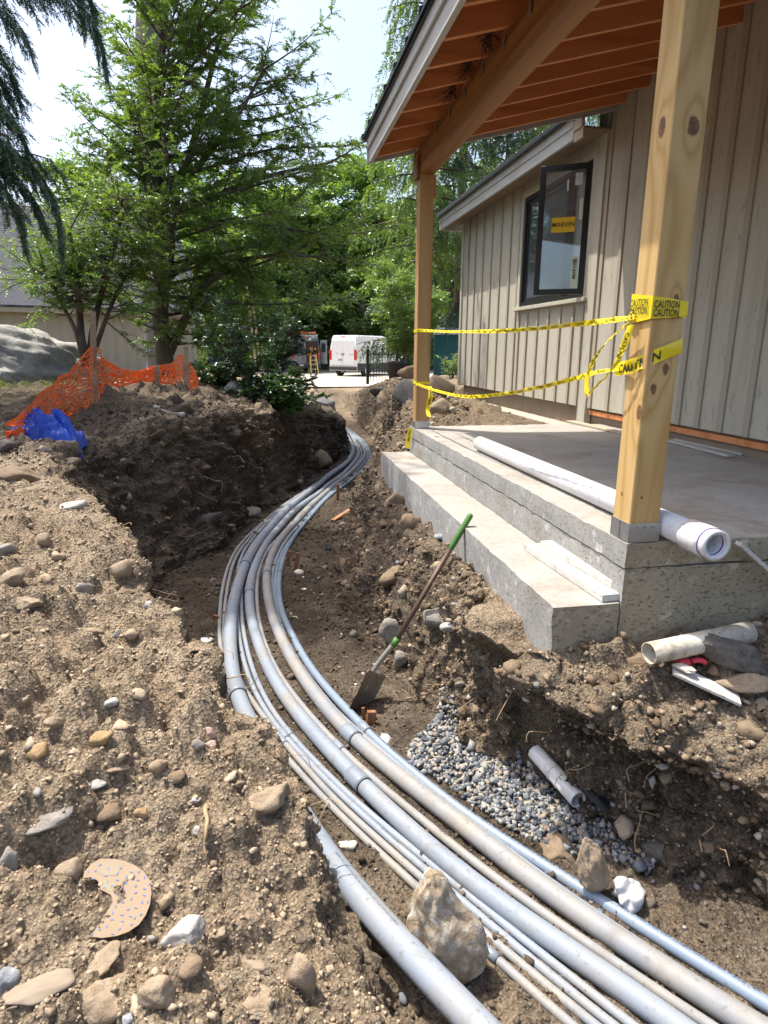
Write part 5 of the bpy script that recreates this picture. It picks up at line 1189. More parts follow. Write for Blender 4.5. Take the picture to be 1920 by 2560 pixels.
# red wires on the far floor
for i, pts in enumerate(([(800, 962), (850, 972), (890, 965), (930, 935)], [(780, 940), (805, 955), (870, 975)])):
    P = spline([onz(u*DS, v*DS, -1.40) for u, v in pts], .1); V, F = tube(P, .006, 6); tag(link('wire', mesh('wire', V, F, M['stake_wood'], True)), 'thin reddish wire across the far trench floor, %s one' % ('longer' if i == 0 else 'shorter'), 'wire')

# ------------------------------------------------------------------ caution tape
def ribbon(name, label, P, wdirs, width, text=True, scale=.034, parent=None, step=.02, gap=.12):
    D6 = np.c_[np.array(P, float), np.array(wdirs, float)]; S_ = spline(D6, step); C_, Wd = S_[:, :3], S_[:, 3:]; Wd = Wd/np.linalg.norm(Wd, axis=1)[:, None]
    n = len(C_); m = 4; V = []; F = []
    Tn = np.gradient(C_, axis=0); Nn = np.cross(Tn, Wd); Nn /= np.linalg.norm(Nn, axis=1)[:, None]+1e-9
    wob = .006*fbm(np.arange(n)*.35, np.zeros(n), None, 2, len(label))
    for i in range(n):
        for j in range(m+1):
            a = j/m-.5; V.append(C_[i]+Wd[i]*a*width+Nn[i]*(wob[i]*math.sin(a*5+i*.5)))
    for i in range(n-1):
        for j in range(m): k = i*(m+1)+j; F.append([k, k+1, k+m+2, k+m+1])
    c0 = C_[0]
    root = thing(name, label, 'tape', c0) if parent is None else parent; L = -np.array(root.location)
    link('strip', mesh('strip', V, F, M['yellow_tape'], True), root, L)
    if text:
        s = arc(C_); V0, F0 = text_mesh('CAUTION', 1.0, .02); ln = np.ptp(V0[:, 0])*scale; x = .03
        while x+ln < s[-1]:
            sp = x+V0[:, 0]*scale; hh = (V0[:, 1]-.36)*scale
            f3 = lambda A: np.stack([np.interp(sp, s, A[:, k]) for k in range(3)], 1)
            B = f3(C_)+f3(Wd)*hh[:, None]; nn_ = f3(Nn)
            for sgn in (1, -1): link('lettering', mesh('lettering', B+nn_*sgn*.0022, F0, M['tape_print']), root, L)
            x += ln+gap
    return root
Pt = lambda u, v, x=1.497: onx(u*DS, v*DS, x)
upz = np.array([0, 0, 1.0])
def twist(n, k, ph=0): return [np.array([.35*math.sin(i*k+ph), .0, math.cos(i*k+ph)*1.0+.001]) if False else np.array([math.sin(i*k+ph)*.9, .15, 1.0]) for i in range(n)]
pts = [Pt(u, v) for u, v in ((903, 713), (960, 716), (1040, 716), (1130, 712), (1220, 703), (1300, 694), (1372, 685))]
ribbon('caution_tape', 'upper strand of yellow caution tape stretched between the posts', pts, twist(7, 1.3), .026, True, .018, gap=.06)
pts = [Pt(u, v) for u, v in ((899, 829), (940, 843), (1000, 856), (1080, 852), (1160, 838), (1240, 818), (1290, 804), (1340, 797))]
ribbon('caution_tape', 'lower sagging strand of yellow caution tape between the posts', pts, twist(8, 1.1, .5), .024, True, .017, gap=.06)
lw = thing('caution_tape', 'wide yellow caution tape wrapped round the near post', 'tape', (1.51, 2.41, .95))
e = .006; x0, x1, y0, y1 = 1.512-e, 1.652+e, 2.41-e, 2.55+e
ring = [(x0, y1), (x0, y0), (x1, y0), (x1, y1)]
for z_, tilt, w_ in ((.985, .02, .062), (.955, -.015, .05)):
    P = [np.array([x0-.001, y1+.003, z_+tilt]), np.array([x0-.0015, (y0+y1)/2, z_+tilt*.5]), np.array([x0-.001, y0-.001, z_]), np.array([(x0+x1)/2, y0-.0015, z_-tilt*.3]), np.array([x1+.002, y0-.001, z_-tilt])]
    V = []; F = []
    for p_ in P: V += [p_+upz*w_/2, p_-upz*w_/2]
    for i in range(len(P)-1): F.append([2*i, 2*i+1, 2*i+3, 2*i+2])
    link('strip', mesh('strip', V, F, M['yellow_tape']), lw, -np.array(lw.location)); e += .003; x0 -= .003; y0 -= .003
V0, F0 = text_mesh('CAUTION', 1.0, .02); V0 = V0*.04
for k, zz in enumerate((.972, .940)):
    V = np.stack([1.508+V0[:, 0]*.62, np.full(len(V0), y0-.0035-.0), zz+V0[:, 1]], 1); link('lettering', mesh('lettering', V, F0, M['tape_print']), lw, -np.array(lw.location))
    V = np.stack([np.full(len(V0), x0-.004), 2.55-V0[:, 0]*.72, zz+.01+V0[:, 1]], 1); link('lettering', mesh('lettering', V, F0, M['tape_print']), lw, -np.array(lw.location))
yy0 = 2.41-.008
pts = [onx(1548, 905, 1.494), onx(1580, 900, 1.496), ony(1640, 878, yy0), ony(1708, 852, yy0)]
pts = [Pt(1330, 798, 1.494), Pt(1366, 790, 1.494), ony(1368*DS, 789*DS, yy0), ony(1420*DS, 768*DS, yy0), ony(1474*DS, 747*DS, yy0)]
ribbon('caution_tape', 'flat piece of yellow caution tape slanting across the near post face', [pts[0], pts[1], pts[3], pts[4]], [upz]*4, .058, True, .05, gap=.06)
pts = [Pt(u, v, 1.47) for u, v in ((1368, 690), (1330, 720), (1290, 765), (1270, 810), (1266, 852))]
ribbon('caution_tape', 'hanging loop of caution tape beside the near post, left strand', pts, [np.array([.2, -.7, .6]), np.array([.2, -.7, .6]), np.array([.1, -1, .4]), np.array([0, -1, .1]), np.array([0, -1, .1])], .042, True, .03)
pts = [Pt(u, v, 1.455) for u, v in ((1362, 702), (1348, 745), (1325, 795), (1290, 832), (1268, 855))]
ribbon('caution_tape', 'hanging loop of caution tape beside the near post, right strand', pts, [np.array([.2, -.9, .1]), np.array([.2, -.9, .1]), np.array([.1, -.9, .4]), np.array([0, -.7, .7]), np.array([0, -.7, .7])], .045, True, .03)
pts = [Pt(u, v, 1.50) for u, v in ((928, 834), (930, 855), (924, 885), (927, 900))]
ribbon('caution_tape', 'tail of caution tape hanging down the far post', pts, [np.array([.3, -1, 0])]*4, .075, True, .04)
pts = [onx(u*DS, v*DS, 1.47) for u, v in ((887, 925), (883, 945), (880, 968))]
ribbon('caution_tape', 'scrap of caution tape hanging off the slab corner', pts, [np.array([.6, -.8, 0])]*3, .07, True, .035)
for k, (z_, lbl) in enumerate(((.985, 'upper'), (.47, 'lower'))):
    b = MB(); e = .005; b.box((1.512-e, 6.515-e, z_-.014), (1.652+e, 6.655+e, z_+.014)); tag(b.build('caution_tape', M['yellow_tape']), '%s yellow caution tape band tied round the far post' % lbl, 'tape')
# ------------------------------------------------------------------ barn at the left
M['barn_siding'] = mk('barn_siding', (.44, .38, .28), (.48, .42, .315), 3, .8, .15, 40, stretch=(1, 1, .2))
e0, e1 = onz(-260, 758, 2.14), onz(508, 781, 2.14); ed = e1-e0; LB = np.linalg.norm(ed); ed /= LB; bk = np.array([-ed[1], ed[0], 0]); bk = bk if bk[1] > 0 else -bk
barn = thing('barn', 'low barn with grey shingle roof and cream board and batten wall', 'barn', (e0+e1)/2*np.array([1, 1, 0])); BO = -np.array(barn.location)
def bpnt(s, d, z): return e0*np.array([1, 1, 0])+ed*s+bk*d+np.array([0, 0, z])
def bpart(m, name, mat, parent=None): o = m.build(name, mat, parent or barn); o.location = tuple(BO) if parent is None else (0, 0, 0); return o
def bbox(m, s0, s1, d0, d1, z0, z1):
    P = [bpnt(s, d, z) for z in (z0, z1) for d in (d0, d1) for s in (s0, s1)]
    return m.add(P, [[0, 2, 3, 1], [4, 5, 7, 6], [0, 1, 5, 4], [2, 6, 7, 3], [0, 4, 6, 2], [1, 3, 7, 5]])
s = 0.0
while s < LB-.35:
    s2 = min(s+.36, LB-.32); bpart(bbox(MB(), s+.001, s2-.001, .35, .45, -.6, 2.15), 'siding_panel', M['barn_siding']); bpart(bbox(MB(), s2-.025, s2+.025, .325, .349, -.6, 2.0), 'batten', M['barn_siding']); s = s2
bpart(bbox(MB(), LB-.32, LB-.30, .36, 9.6, -.6, 2.15), 'gable_wall', M['barn_siding'])
bpart(bbox(MB(), LB-.40, LB-.28, .31, .345, -.6, 2.15), 'corner_board', M['siding'])
bpart(bbox(MB(), 0, LB, -.02, .02, 1.97, 2.13), 'fascia', M['barn_siding'])
sl2 = .82; RUN = 5.0
P = [bpnt(-.0, -.06, 2.14), bpnt(LB, -.06, 2.14), bpnt(LB, RUN, 2.14+RUN*sl2), bpnt(0, RUN, 2.14+RUN*sl2)]; P += [p+np.array([0, 0, .06]) for p in P]
br = bpart(MB().add(P, BX), 'roof', M['shingle'])
P = [bpnt(-.0, RUN+.001, 2.14+RUN*sl2), bpnt(LB, RUN+.001, 2.14+RUN*sl2), bpnt(LB, 2*RUN, 2.14), bpnt(0, 2*RUN, 2.14)]; P += [p+np.array([0, 0, .06]) for p in P]
bpart(MB().add(P, BX), 'rear_roof', M['shingle'])
ms = MB(); r = np.random.RandomState(3); n_c = int(RUN/.105)
for c in range(n_c):
    da = -.07+c*.105; za = 2.205+da*sl2; s = r.uniform(-.3, 0)
    while s < LB:
        s2 = min(s+r.uniform(.2, .55), LB); a, b = max(s, 0), s2-.006
        q = [bpnt(a, da, za+.018), bpnt(b, da, za+.018), bpnt(b, da+.115, za+.115*sl2+.004), bpnt(a, da+.115, za+.115*sl2+.004), bpnt(a, da, za+.002), bpnt(b, da, za+.002)]
        if b-a > .02: ms.add(q, [[0, 1, 2, 3], [4, 5, 1, 0]])
        s = s2
o = bpart(ms, 'shingles', M['shingle'], br); o['kind'] = 'stuff'
P = [bpnt(LB-.31, .36, 2.15), bpnt(LB-.31, 9.6, 2.15), bpnt(LB-.31, RUN, 2.1+RUN*sl2)]; bpart(MB().add(P, [[0, 1, 2]]), 'gable_top', M['barn_siding'])
# rock outcrop
p = dh(-70, 838, 14.5); V, F = ico(5); V = V.copy()
q = 1+.16*fbm(V[:, 0]*1.4, V[:, 1]*1.4, V[:, 2]*1.4, 4, 5)+.10*np.abs(fbm(V[:, 0]*2+V[:, 2]*4, V[:, 1]*2, V[:, 2]*11+V[:, 0]*3, 5, 9))
M['outcrop'] = stone_mat('outcrop', (.20, .19, .175), (.31, .30, .28), (.42, .41, .385), 1.2)
o = link('rock_outcrop', mesh('rock_outcrop', V*q[:, None]*np.array([2.2, 1.7, 1.3]), F, M['outcrop']), None, (p[0], p[1]+.6, p[2]-.1), (0, .16, .1)); tag(o, 'big smooth grey rock outcrop at the left in front of the barn', 'rock')

# ------------------------------------------------------------------ vans
M['van_white'] = mk('van_white', (.74, .75, .76), (.78, .78, .78), 2, .22, 0); M['van_grey'] = mk('van_grey', (.14, .155, .18), (.16, .175, .20), 2, .25, 0)
M['clad'] = mk('clad', (.025, .025, .027), (.035, .035, .036), 6, .6, .05); M['tyre'] = mk('tyre', (.015, .015, .015), (.025, .025, .025), 12, .85, .1); M['rim'] = mk('rim', (.5, .5, .5), (.62, .62, .62), 5, .3, 0, metal=.7)
M['tail'] = mk('tail', (.50, .01, .015), (.58, .02, .02), 6, .2, 0); M['dark_glass'] = mk('dark_glass', (.012, .016, .02), (.02, .025, .03), 3, .05, 0); M['cargo'] = mk('cargo', (.04, .02, .02), (.08, .03, .03), 4, .8, 0)
M['ladder_y'] = mk('ladder_y', (.62, .45, .10), (.68, .50, .14), 5, .5, 0); M['orange_paint'] = mk('orange_paint', (.75, .13, .03), (.8, .18, .05), 5, .5, 0)
def van(label, loc, heading, paint, H, L, W, open_door):
    v = thing('parked_van', label, 'van', loc, (0, 0, -heading))     # local +y forward
    prof = [(0, .35), (0, 1.0), (.03, 1.8), (.16, H-.10), (.30, H), (L*.60, H), (L*.70, H-.10), (L*.84, 1.42), (L*.98, 1.05), (L, .8), (L, .35)]
    n = len(prof); V = []; F = []
    for j, f in enumerate((-1, -.94, .94, 1)):
        for (y, z) in prof:
            k = 1-.10*max(0, (z-1.2)/(H-1.2)); inset = .05 if abs(f) == 1 else 0
            zz = z-(inset if z > 1.5 else 0); yy = y+(inset*.6 if y < .2 else -inset*.6 if y > L-.3 else 0); V.append((f*W/2*k, yy, zz))
    for j in range(3):
        for i in range(n): i2 = (i+1) % n; F.append([j*n+i, j*n+i2, (j+1)*n+i2, (j+1)*n+i])
    F.append(list(range(n))); F.append([3*n+i for i in range(n)][::-1])
    link('body', mesh('body', V, F, paint), v)
    b = lambda m, nm, mt, p=v: m.build(nm, mt, p)
    b(MB().box((-W/2+.02, -.12, .38), (W/2-.02, .05, .62), bev=.03), 'rear_bumper', M['clad'])
    for s in (-1, 1):
        b(MB().box((s*W/2-.03*s, .05, .36), (s*(W/2+.025), L-.4, .80), bev=.01), 'side_cladding', M['clad'])
        b(MB().box((s*W/2*.99, -.03, 1.0), (s*W/2*.80, .03, 1.62), bev=.02), 'tail_light', M['tail'])
        if not (open_door and s == 1):
            d = b(MB().box((s*.012, -.025, .66), (s*W/2*.82, .012, H-.28), bev=.015), 'rear_door', paint)
            if open_door: b(MB().box((s*.12, -.034, 1.45), (s*W/2*.70, -.018, 2.05), bev=.01), 'door_window', M['dark_glass'], d)
            b(MB().box((s*.05, -.05, 1.28), (s*.10, -.022, 1.42)), 'handle', M['clad'], d)
        for y in (L*.20, L*.80):
            w = link('wheel', None, v, (s*(W/2-.10), y, .36), (0, math.pi/2, 0))
            MB().tube([(0, 0, -.12), (0, 0, -.11), (0, 0, .11), (0, 0, .12)], [.31, .36, .36, .31], 28).build('tyre', M['tyre'], w)
            MB().tube([(0, 0, -.125), (0, 0, .125)], .21, 20).build('rim', M['rim'], w)
            b(MB().tube([(s*(W/2-.02), y, .38), (s*(W/2+.012), y, .38)], .43, 28), 'wheel_arch', M['clad'])
        b(MB().box((s*W/2*.99, L*.69, 1.5), (s*(W/2+.004), L*.80, 1.95)), 'side_window', M['dark_glass'])
        b(MB().box((s*W/2*.985, L*.30, 1.40), (s*(W/2+.012), L*.62, 1.45)), 'side_rail', M['clad'])
    b(MB().box((-.36, -.04, .92), (-.02 if open_door else -.0, -.028, 1.10)) if not open_door else MB().box((-.5, -.05, .5), (-.2, -.125, .6)), 'number_plate', M['paper'])
    b(MB().box((-.18, .06, H-.12), (.18, -.0, H-.06)), 'high_brake_light', M['tail'])
    return v
gz_ = -.885
p = onz(826, 934, gz_); q = onz(883, 939, gz_)
va = van('white cargo van with black lower trim parked on the driveway', (0, 0, 0), math.radians(40), M['van_white'], 2.5, 5.6, 2.05, False)
hd = math.radians(40); fw = np.array([math.sin(hd), math.cos(hd), 0]); rt = np.array([fw[1], -fw[0], 0])
c = onz(858, 944, gz_); c = c/np.linalg.norm(c[:2])*41; va.location = (c[0], c[1], gz_)
# plain shield emblem on the left door
V = [(-.44+.07*x, -.035, 1.38+.08*y) for x, y in ((-1, .8), (0, 1), (1, .8), (.8, -.4), (0, -1), (-.8, -.4))]; link('emblem', mesh('emblem', V, [list(range(6))], M['rim']), va)
V, F = text_mesh('PROMASTER', .085, .0); link('lettering', mesh('lettering', np.stack([V[:, 0]+.42, np.full(len(V), -.032), V[:, 1]+1.30], 1), F, M['clad']), va)
link('number_plate_letters', mesh('number_plate_letters', [(-.33, -.042, .98), (-.05, -.042, .98), (-.05, -.042, 1.03), (-.33, -.042, 1.03)], [[0, 1, 2, 3]], M['clad']), va)
c = onz(766, 930, gz_); c = c/np.linalg.norm(c[:2])*46
vb = van('grey work van with one rear door open and ladders on its roof', (c[0], c[1], gz_), math.radians(-9), M['van_grey'], 2.5, 5.6, 2.05, True)
MB().box((.03, -.02, .70), (.86, .5, 2.2)).build('cargo_hold', M['cargo'], vb); dd = MB().box((0, -.9, .66), (.05, 0, 2.25), bev=.015).build('open_door', M['van_grey'], vb, loc=(1.03, -.03, 0)); dd.rotation_euler = (0, 0, .25)
MB().box((-.006, -.75, 1.45), (.056, -.15, 2.05)).build('door_window', M['dark_glass'], dd)
for k in range(5): MB().box((.12+.14*k, -.035, 1.2+.18*(k % 3)), (.22+.14*k, -.022, 1.45+.2*(k % 3))).build('red_toolbox', M['tail'] if k % 2 else M['orange_paint'], vb)
rk = MB()
for y in (.5, 2.0, 3.4): rk.box((-.95, y, 2.5), (.95, y+.06, 2.62))
for x in (-.95, .89): rk.box((x, .4, 2.62), (x+.06, 3.6, 2.68))
rk.build('roof_rack', M['steel'], vb)
for k, (x, mt) in enumerate(((-.75, 'orange_paint'), (.15, 'orange_paint'))):
    ld = thing('roof_ladder', '%s ladder lying on the roof rack of the grey van' % ('left orange' if k == 0 else 'right pale orange'), 'ladder', vb.location, vb.rotation_euler)
    m = MB(); m.box((x, .0, 2.70), (x+.08, 3.8, 2.82)); m.box((x+.5, .0, 2.70), (x+.58, 3.8, 2.82)); m.build('rail', M[mt], ld)
    m = MB(); [m.box((x+.08, .2+.3*j, 2.74), (x+.5, .25+.3*j, 2.78)) for j in range(12)]; m.build('rungs', M['steel'], ld)
lad = thing('step_ladder', 'yellow step ladder standing behind the grey van', 'ladder', vb.location, vb.rotation_euler)
for s in (-1, 1):
    MB().bar((.42+s*.26, -.75, 0), (.42+s*.16, -.30, 1.75), .07, .035).build('front_rail', M['ladder_y'], lad); MB().bar((.42+s*.24, .02, 0), (.42+s*.16, -.28, 1.75), .05, .03).build('rear_rail', M['ladder_y'], lad)
for k in range(5): z = .3+.3*k; y = -.75+.45*z/1.75; MB().box((.42-.25+.1*z/1.75, y-.05, z-.015), (.42+.25-.1*z/1.75, y+.04, z+.02)).build('step', M['steel'], lad)
MB().box((.42-.19, -.36, 1.74), (.42+.19, -.22, 1.80)).build('ladder_cap', M['clad'], lad)
# portable toilet
M['teal'] = mk('teal', (.012, .10, .105), (.016, .125, .13), 4, .4, .05); M['toilet_roof'] = mk('toilet_roof', (.62, .64, .66), (.68, .70, .72), 4, .35, 0)
c = dh(966, 828, 28); t = thing('portable_toilet', 'teal portable toilet with white domed roof beside the house corner', 'toilet', (c[0], c[1], c[2]), (0, 0, -.35))
MB().box((-.56, -.56, .06), (.56, .56, 2.02), bev=.04).build('cabin', M['teal'], t); MB().box((-.60, -.60, 0), (.60, .60, .12)).build('skid', M['clad'], t)
MB().box((-.44, -.585, .15), (.44, -.562, 1.95), bev=.01).build('door', M['teal'], t)
for k in range(4): MB().box((-.40, -.60, 1.70+.06*k), (.40, -.588, 1.735+.06*k)).build('vent_slat', M['teal'], t)
V, F = ico(3); V = V[:, :]*np.array([.66, .66, .24]); V[:, 2] = np.maximum(V[:, 2], -.02); link('roof', mesh('roof', np.clip(V*1.25, [-.6, -.6, -1], [.6, .6, 1]), F, M['toilet_roof'], True), t, (0, 0, 2.03))
# black wire fence panel and bin by the bush
c = dh(826, 812, 24); fn = thing('wire_fence', 'short black wire fence panel beside the white van', 'fence', c)
for x in (-.55, .55): MB().box((x-.05, -.05, -.3), (x+.05, .05, .95)).build('post', M['black'], fn)
for k in range(9): MB().tube([(-.45+.11*k, 0, -.2), (-.45+.11*k, 0, .85)], .012, 6).build('bar', M['black'], fn)
for z in (.05, .75): MB().box((-.5, -.015, z), (.5, .015, z+.03)).build('rail', M['black'], fn)
c = dh(857, 806, 22); o = MB().tube([(0, 0, 0), (0, 0, .5), (0, 0, .52), (0, 0, .6)], [.26, .32, .35, .35], 24, inner=[.24, .30, .33, .33]).build('bin', M['clad'], None, True, loc=c+np.array([0, 0, -.2])); tag(o, 'black plastic bin among boulders left of the far post', 'bin')
# things by the barn corner
c = dh(490, 800, 24); V, F = rock(8, (1.0, .8, .55), 3, 8, .2); tag(link('covered_pile', mesh('covered_pile', V, F, M['paper']), None, c+np.array([0, 0, .1])), 'white sheeted pile beyond the boulders by the barn', 'pile')
c = dh(474, 793, 25); V, F = rock(9, (.9, .7, .35), 3, 8, .2); tag(link('blue_bundle', mesh('blue_bundle', V, F, M['tarp'], True), None, c+np.array([0, 0, .25])), 'light blue wrapped bundle on the white pile', 'bundle')
for k, (a, b, D_) in enumerate((((552, 720), (532, 610), 40), ((560, 705), (545, 640), 42))):
    P = [dh(*a, D_), dh(*b, D_)]; P[0][2] = -.95; V, F = tube(P, .06, 8); tag(link('wooden_pole', mesh('wooden_pole', V, F, M['plank_wood'])), '%s leaning brown wooden pole in front of the woods' % ('taller' if k == 0 else 'shorter'), 'pole')

# ------------------------------------------------------------------ orange barrier net, tarp, boards by the yew
NET = [((28, 918), (22, 950), 7.4), ((70, 870), (62, 945), 8.2), ((115, 830), (105, 930), 9.0), ((160, 790), (158, 905), 9.8), ((203, 755), (200, 880), 10.6), ((240, 785), (238, 838), 12.0), ((290, 802), (288, 830), 13.4), ((335, 790), (335, 822), 14.2), ((372, 785), (372, 832), 14.4), ((398, 765), (400, 842), 14.2), ((426, 815), (426, 838), 13.8)]
bt = np.array([(lambda h: h if math.hypot(h[0], h[1]) < D_+1.5 else dh(*b, D_))(hit(*b)) for a, b, D_ in NET]); dk = smooth_path(np.hypot(bt[:, 0], bt[:, 1])[:, None], 2)[:, 0]; bt = np.array([dh(*b, q) for (a, b, D_), q in zip(NET, dk)]); tp = np.array([dh(*a, q) for (a, b, D_), q in zip(NET, dk)])
S6 = spline(np.c_[tp, bt], .085); nS = len(S6)
net = thing('barrier_net', 'sagging orange plastic barrier net fence round the yew trunk', 'fence', S6[nS//2][3:]); L = -np.array(net.location)
rows = 15; G6 = np.zeros((nS, rows+1, 3))
for j in range(rows+1):
    f = j/rows; G6[:, j] = S6[:, :3]*(1-f)+S6[:, 3:]*f
G6 += .03*np.stack([fbm(np.arange(nS)[:, None]*.3+np.zeros((1, rows+1)), np.arange(rows+1)[None]*.35+np.zeros((nS, 1)), None, 2, k) for k in range(3)], -1)
G6[::2, 1:-1, 2] += .012
V = []; F = []
def quad(a, b, w, up):
    n0 = len(V); V.extend([a-up*w, b-up*w, b+up*w, a+up*w]); F.append([n0, n0+1, n0+2, n0+3])
for j in range(rows+1):
    for i in range(nS-1): quad(G6[i, j], G6[i+1, j], .009 if 0 < j < rows else .014, np.array([0, 0, 1.0]))
for i in range(nS):
    t_ = G6[min(i+1, nS-1), 3]-G6[max(i-1, 0), 3]; t_ /= np.linalg.norm(t_)
    for j in range(rows): quad(G6[i, j], G6[i, j+1], .010, t_)
link('net', mesh('net', V, F, M['orange_net']), net, L)
for k, (i, ex) in enumerate(((4, .42), (9, .1), (7, .0))):
    b_, t_ = bt[i], tp[i]; MB().bar(b_-np.array([0, 0, .3]), t_+np.array([.03, 0, ex]), .06, .035, (0, 1, 0)).build('wood_stake', M['plank_wood'], net, loc=L)
def crumple(name, label, c, dims, seed, mat):
    V, F = ico(5); q = fbm(V[:, 0]*1.8, V[:, 1]*1.8, V[:, 2]*1.8, 4, seed); q2 = np.abs(fbm(V[:, 0]*3.2+5, V[:, 1]*3.2, V[:, 2]*3.2, 3, seed+3))
    return tag(link(name, mesh(name, V*(1+.42*q+.22*q2-.05)[:, None]*np.asarray(dims), F, mat), None, c), label, 'tarp')
pc = hit(98, 955); k_ = float((pc-CC)@CF)*DS/FPX; wx_, wy_ = 70*k_, 60*k_; nx_, ny_ = 56, 44; V = []; F = []
for j in range(ny_+1):
    for i in range(nx_+1):
        a_, b_ = i/nx_*2-1, j/ny_*2-1; rr2 = min(1, abs(a_)**2.4+abs(b_)**2.4); X_, Y_ = pc[0]+a_*wx_, pc[1]+.15+b_*wy_
        fo = 1-abs(float(fbm(np.array([a_*1.7+b_*.6+4]), np.array([b_*1.5-a_*.4]), None, 3, 19)[0])); V.append((X_+.02*math.sin(b_*7), Y_+.03*math.sin(a_*6), gz(X_, Y_)+.03+66*k_*(1-rr2)**.55*(.35+.65*fo**2)))
for j in range(ny_):
    for i in range(nx_): q = j*(nx_+1)+i; F.append([q, q+1, q+nx_+2, q+nx_+1])
tag(link('blue_tarp', mesh('blue_tarp', V, F, M['tarp'])), 'crumpled bright blue tarp lying at the low end of the orange net', 'tarp')
p = dh(262, 858, 10.8); crumple('blue_tarp', 'dark blue tarp tucked under the boards by the yew', p+np.array([0, 0, -.02]), (.40, .35, .16), 8, M['tarp'])
zp = dh(310, 833, 11.2)[2]+.03
stick('board', 'weathered plywood sheet on the mound by the orange net', 'board', dh(232, 841, 10.8)*np.array([1, 1, 0])+np.array([0, 0, zp]), dh(388, 848, 11.4)*np.array([1, 1, 0])+np.array([0, 0, zp]), .9, .02, M['plank_wood'])
stick('metal_strip', 'grey metal strip lying on the plywood sheet, long one', 'metal', dh(255, 836, 10.9)*np.array([1, 1, 0])+np.array([0, 0, zp+.04]), dh(345, 831, 11.6)*np.array([1, 1, 0])+np.array([0, 0, zp+.05]), .10, .03, M['steel'])
stick('metal_strip', 'white trim strip lying across the plywood sheet', 'metal', dh(248, 838, 10.7)*np.array([1, 1, 0])+np.array([0, 0, zp+.03]), dh(300, 838, 10.9)*np.array([1, 1, 0])+np.array([0, 0, zp+.03]), .16, .03, M['white_board'])
for k, u in enumerate((185, 202)): b_ = dh(u, 878, 10.2); stick('upright_board', '%s short dark board standing beside the net stake' % ('left' if k == 0 else 'right'), 'board', b_-np.array([0, 0, .2]), b_+np.array([.02, 0, .40]), .11, .03, M['dark_wood'] if 'dark_wood' in M else M['plank_wood'], up=(0, 1, 0))
p0, p1 = hit(335, 889), hit(393, 903); tb = thing('bracket', 'white curved plastic bracket lying on the dark mound', 'bracket', (p0+p1)/2, None); L = -np.array(tb.location)
P = [p0+np.array([0, 0, .04]), p0*.8+p1*.2+np.array([0, 0, .05]), (p0+p1)/2+np.array([0, 0, .03]), p1+np.array([0, 0, .04])]
MB().bar(P[0], P[2], .07, .025).build('arm', M['white_board'], tb, loc=L); MB().bar(P[2]+np.array([0, 0, .001]), P[3], .045, .025).build('arm', M['white_board'], tb, loc=L)
MB().bar(P[0]+np.array([-.01, 0, .012]), P[1]+np.array([0, 0, .012]), .10, .03).build('head', M['white_board'], tb, loc=L); MB().bar(P[3]-np.array([.03, 0, -.01]), P[3]+np.array([.03, -.01, .01]), .09, .03).build('foot', M['white_board'], tb, loc=L)
# ------------------------------------------------------------------ vegetation
def leaf_mat(name, stops, trans=.4, scale=.6, gloss=.35):
    m, nt, bs = newmat(name); g = N(nt, 'NewGeometry'); co = coords(nt)
    f = noise(nt, co, scale, 3, .5); a = N(nt, 'Math', operation='MULTIPLY_ADD'); nt.links.new(f, a.inputs[0]); a.inputs[1].default_value = .9; a.inputs[2].default_value = -.2
    s = N(nt, 'Math', operation='MULTIPLY_ADD'); nt.links.new(g.outputs['Random Per Island'], s.inputs[0]); s.inputs[1].default_value = .45; nt.links.new(a.outputs[0], s.inputs[2])
    col = ramp(nt, s.outputs[0], stops)
    df = N(nt, 'BsdfDiffuse'); tr = N(nt, 'BsdfTranslucent'); gl = N(nt, 'BsdfGlossy'); gl.inputs['Roughness'].default_value = gloss; gl.inputs[0].default_value = (.8, .85, .8, 1)
    nt.links.new(col, df.inputs[0]); tcol = mixc(nt, 1.0, col, (1.5, 1.5, .55), 'MULTIPLY'); nt.links.new(tcol, tr.inputs[0])
    m1 = N(nt, 'MixShader'); m1.inputs[0].default_value = trans; nt.links.new(df.outputs[0], m1.inputs[1]); nt.links.new(tr.outputs[0], m1.inputs[2])
    m2 = N(nt, 'MixShader'); m2.inputs[0].default_value = .08; nt.links.new(m1.outputs[0], m2.inputs[1]); nt.links.new(gl.outputs[0], m2.inputs[2])
    nt.links.new(m2.outputs[0], nt.nodes['Material Output'].inputs[0]); return m
M['yew_leaf'] = leaf_mat('yew_leaf', [(.1, (.065, .12, .032)), (.5, (.135, .225, .054)), (.85, (.235, .305, .078))], .55)
M['spruce_leaf'] = leaf_mat('spruce_leaf', [(.1, (.020, .046, .024)), (.5, (.038, .080, .036)), (.9, (.068, .12, .044))], .25)
M['wood_leaf'] = leaf_mat('wood_leaf', [(.1, (.06, .125, .028)), (.5, (.11, .20, .042)), (.9, (.17, .25, .06))], .6, .25)
M['pale_leaf'] = leaf_mat('pale_leaf', [(.1, (.08, .15, .04)), (.5, (.13, .215, .06)), (.9, (.19, .265, .09))], .6, .25)
M['shrub_leaf'] = leaf_mat('shrub_leaf', [(.1, (.025, .065, .016)), (.5, (.045, .11, .022)), (.9, (.085, .155, .03))], .35, 2)
M['grass'] = leaf_mat('grass', [(.1, (.06, .10, .02)), (.5, (.12, .16, .035)), (.9, (.22, .22, .07))], .4, 1)
M['bark'] = mk('bark', (.075, .052, .038), (.115, .082, .06), 3, .9, .8, 14, stretch=(1, 1, .25), bdist=.03, c3=(.16, .12, .09))
M['bark_grey'] = mk('bark_grey', (.13, .115, .10), (.19, .17, .15), 3, .9, 1.0, 12, stretch=(1, 1, .12), bdist=.04, c3=(.09, .08, .07))
def unit(v): return v/(np.linalg.norm(v, axis=-1, keepdims=True)+1e-9)
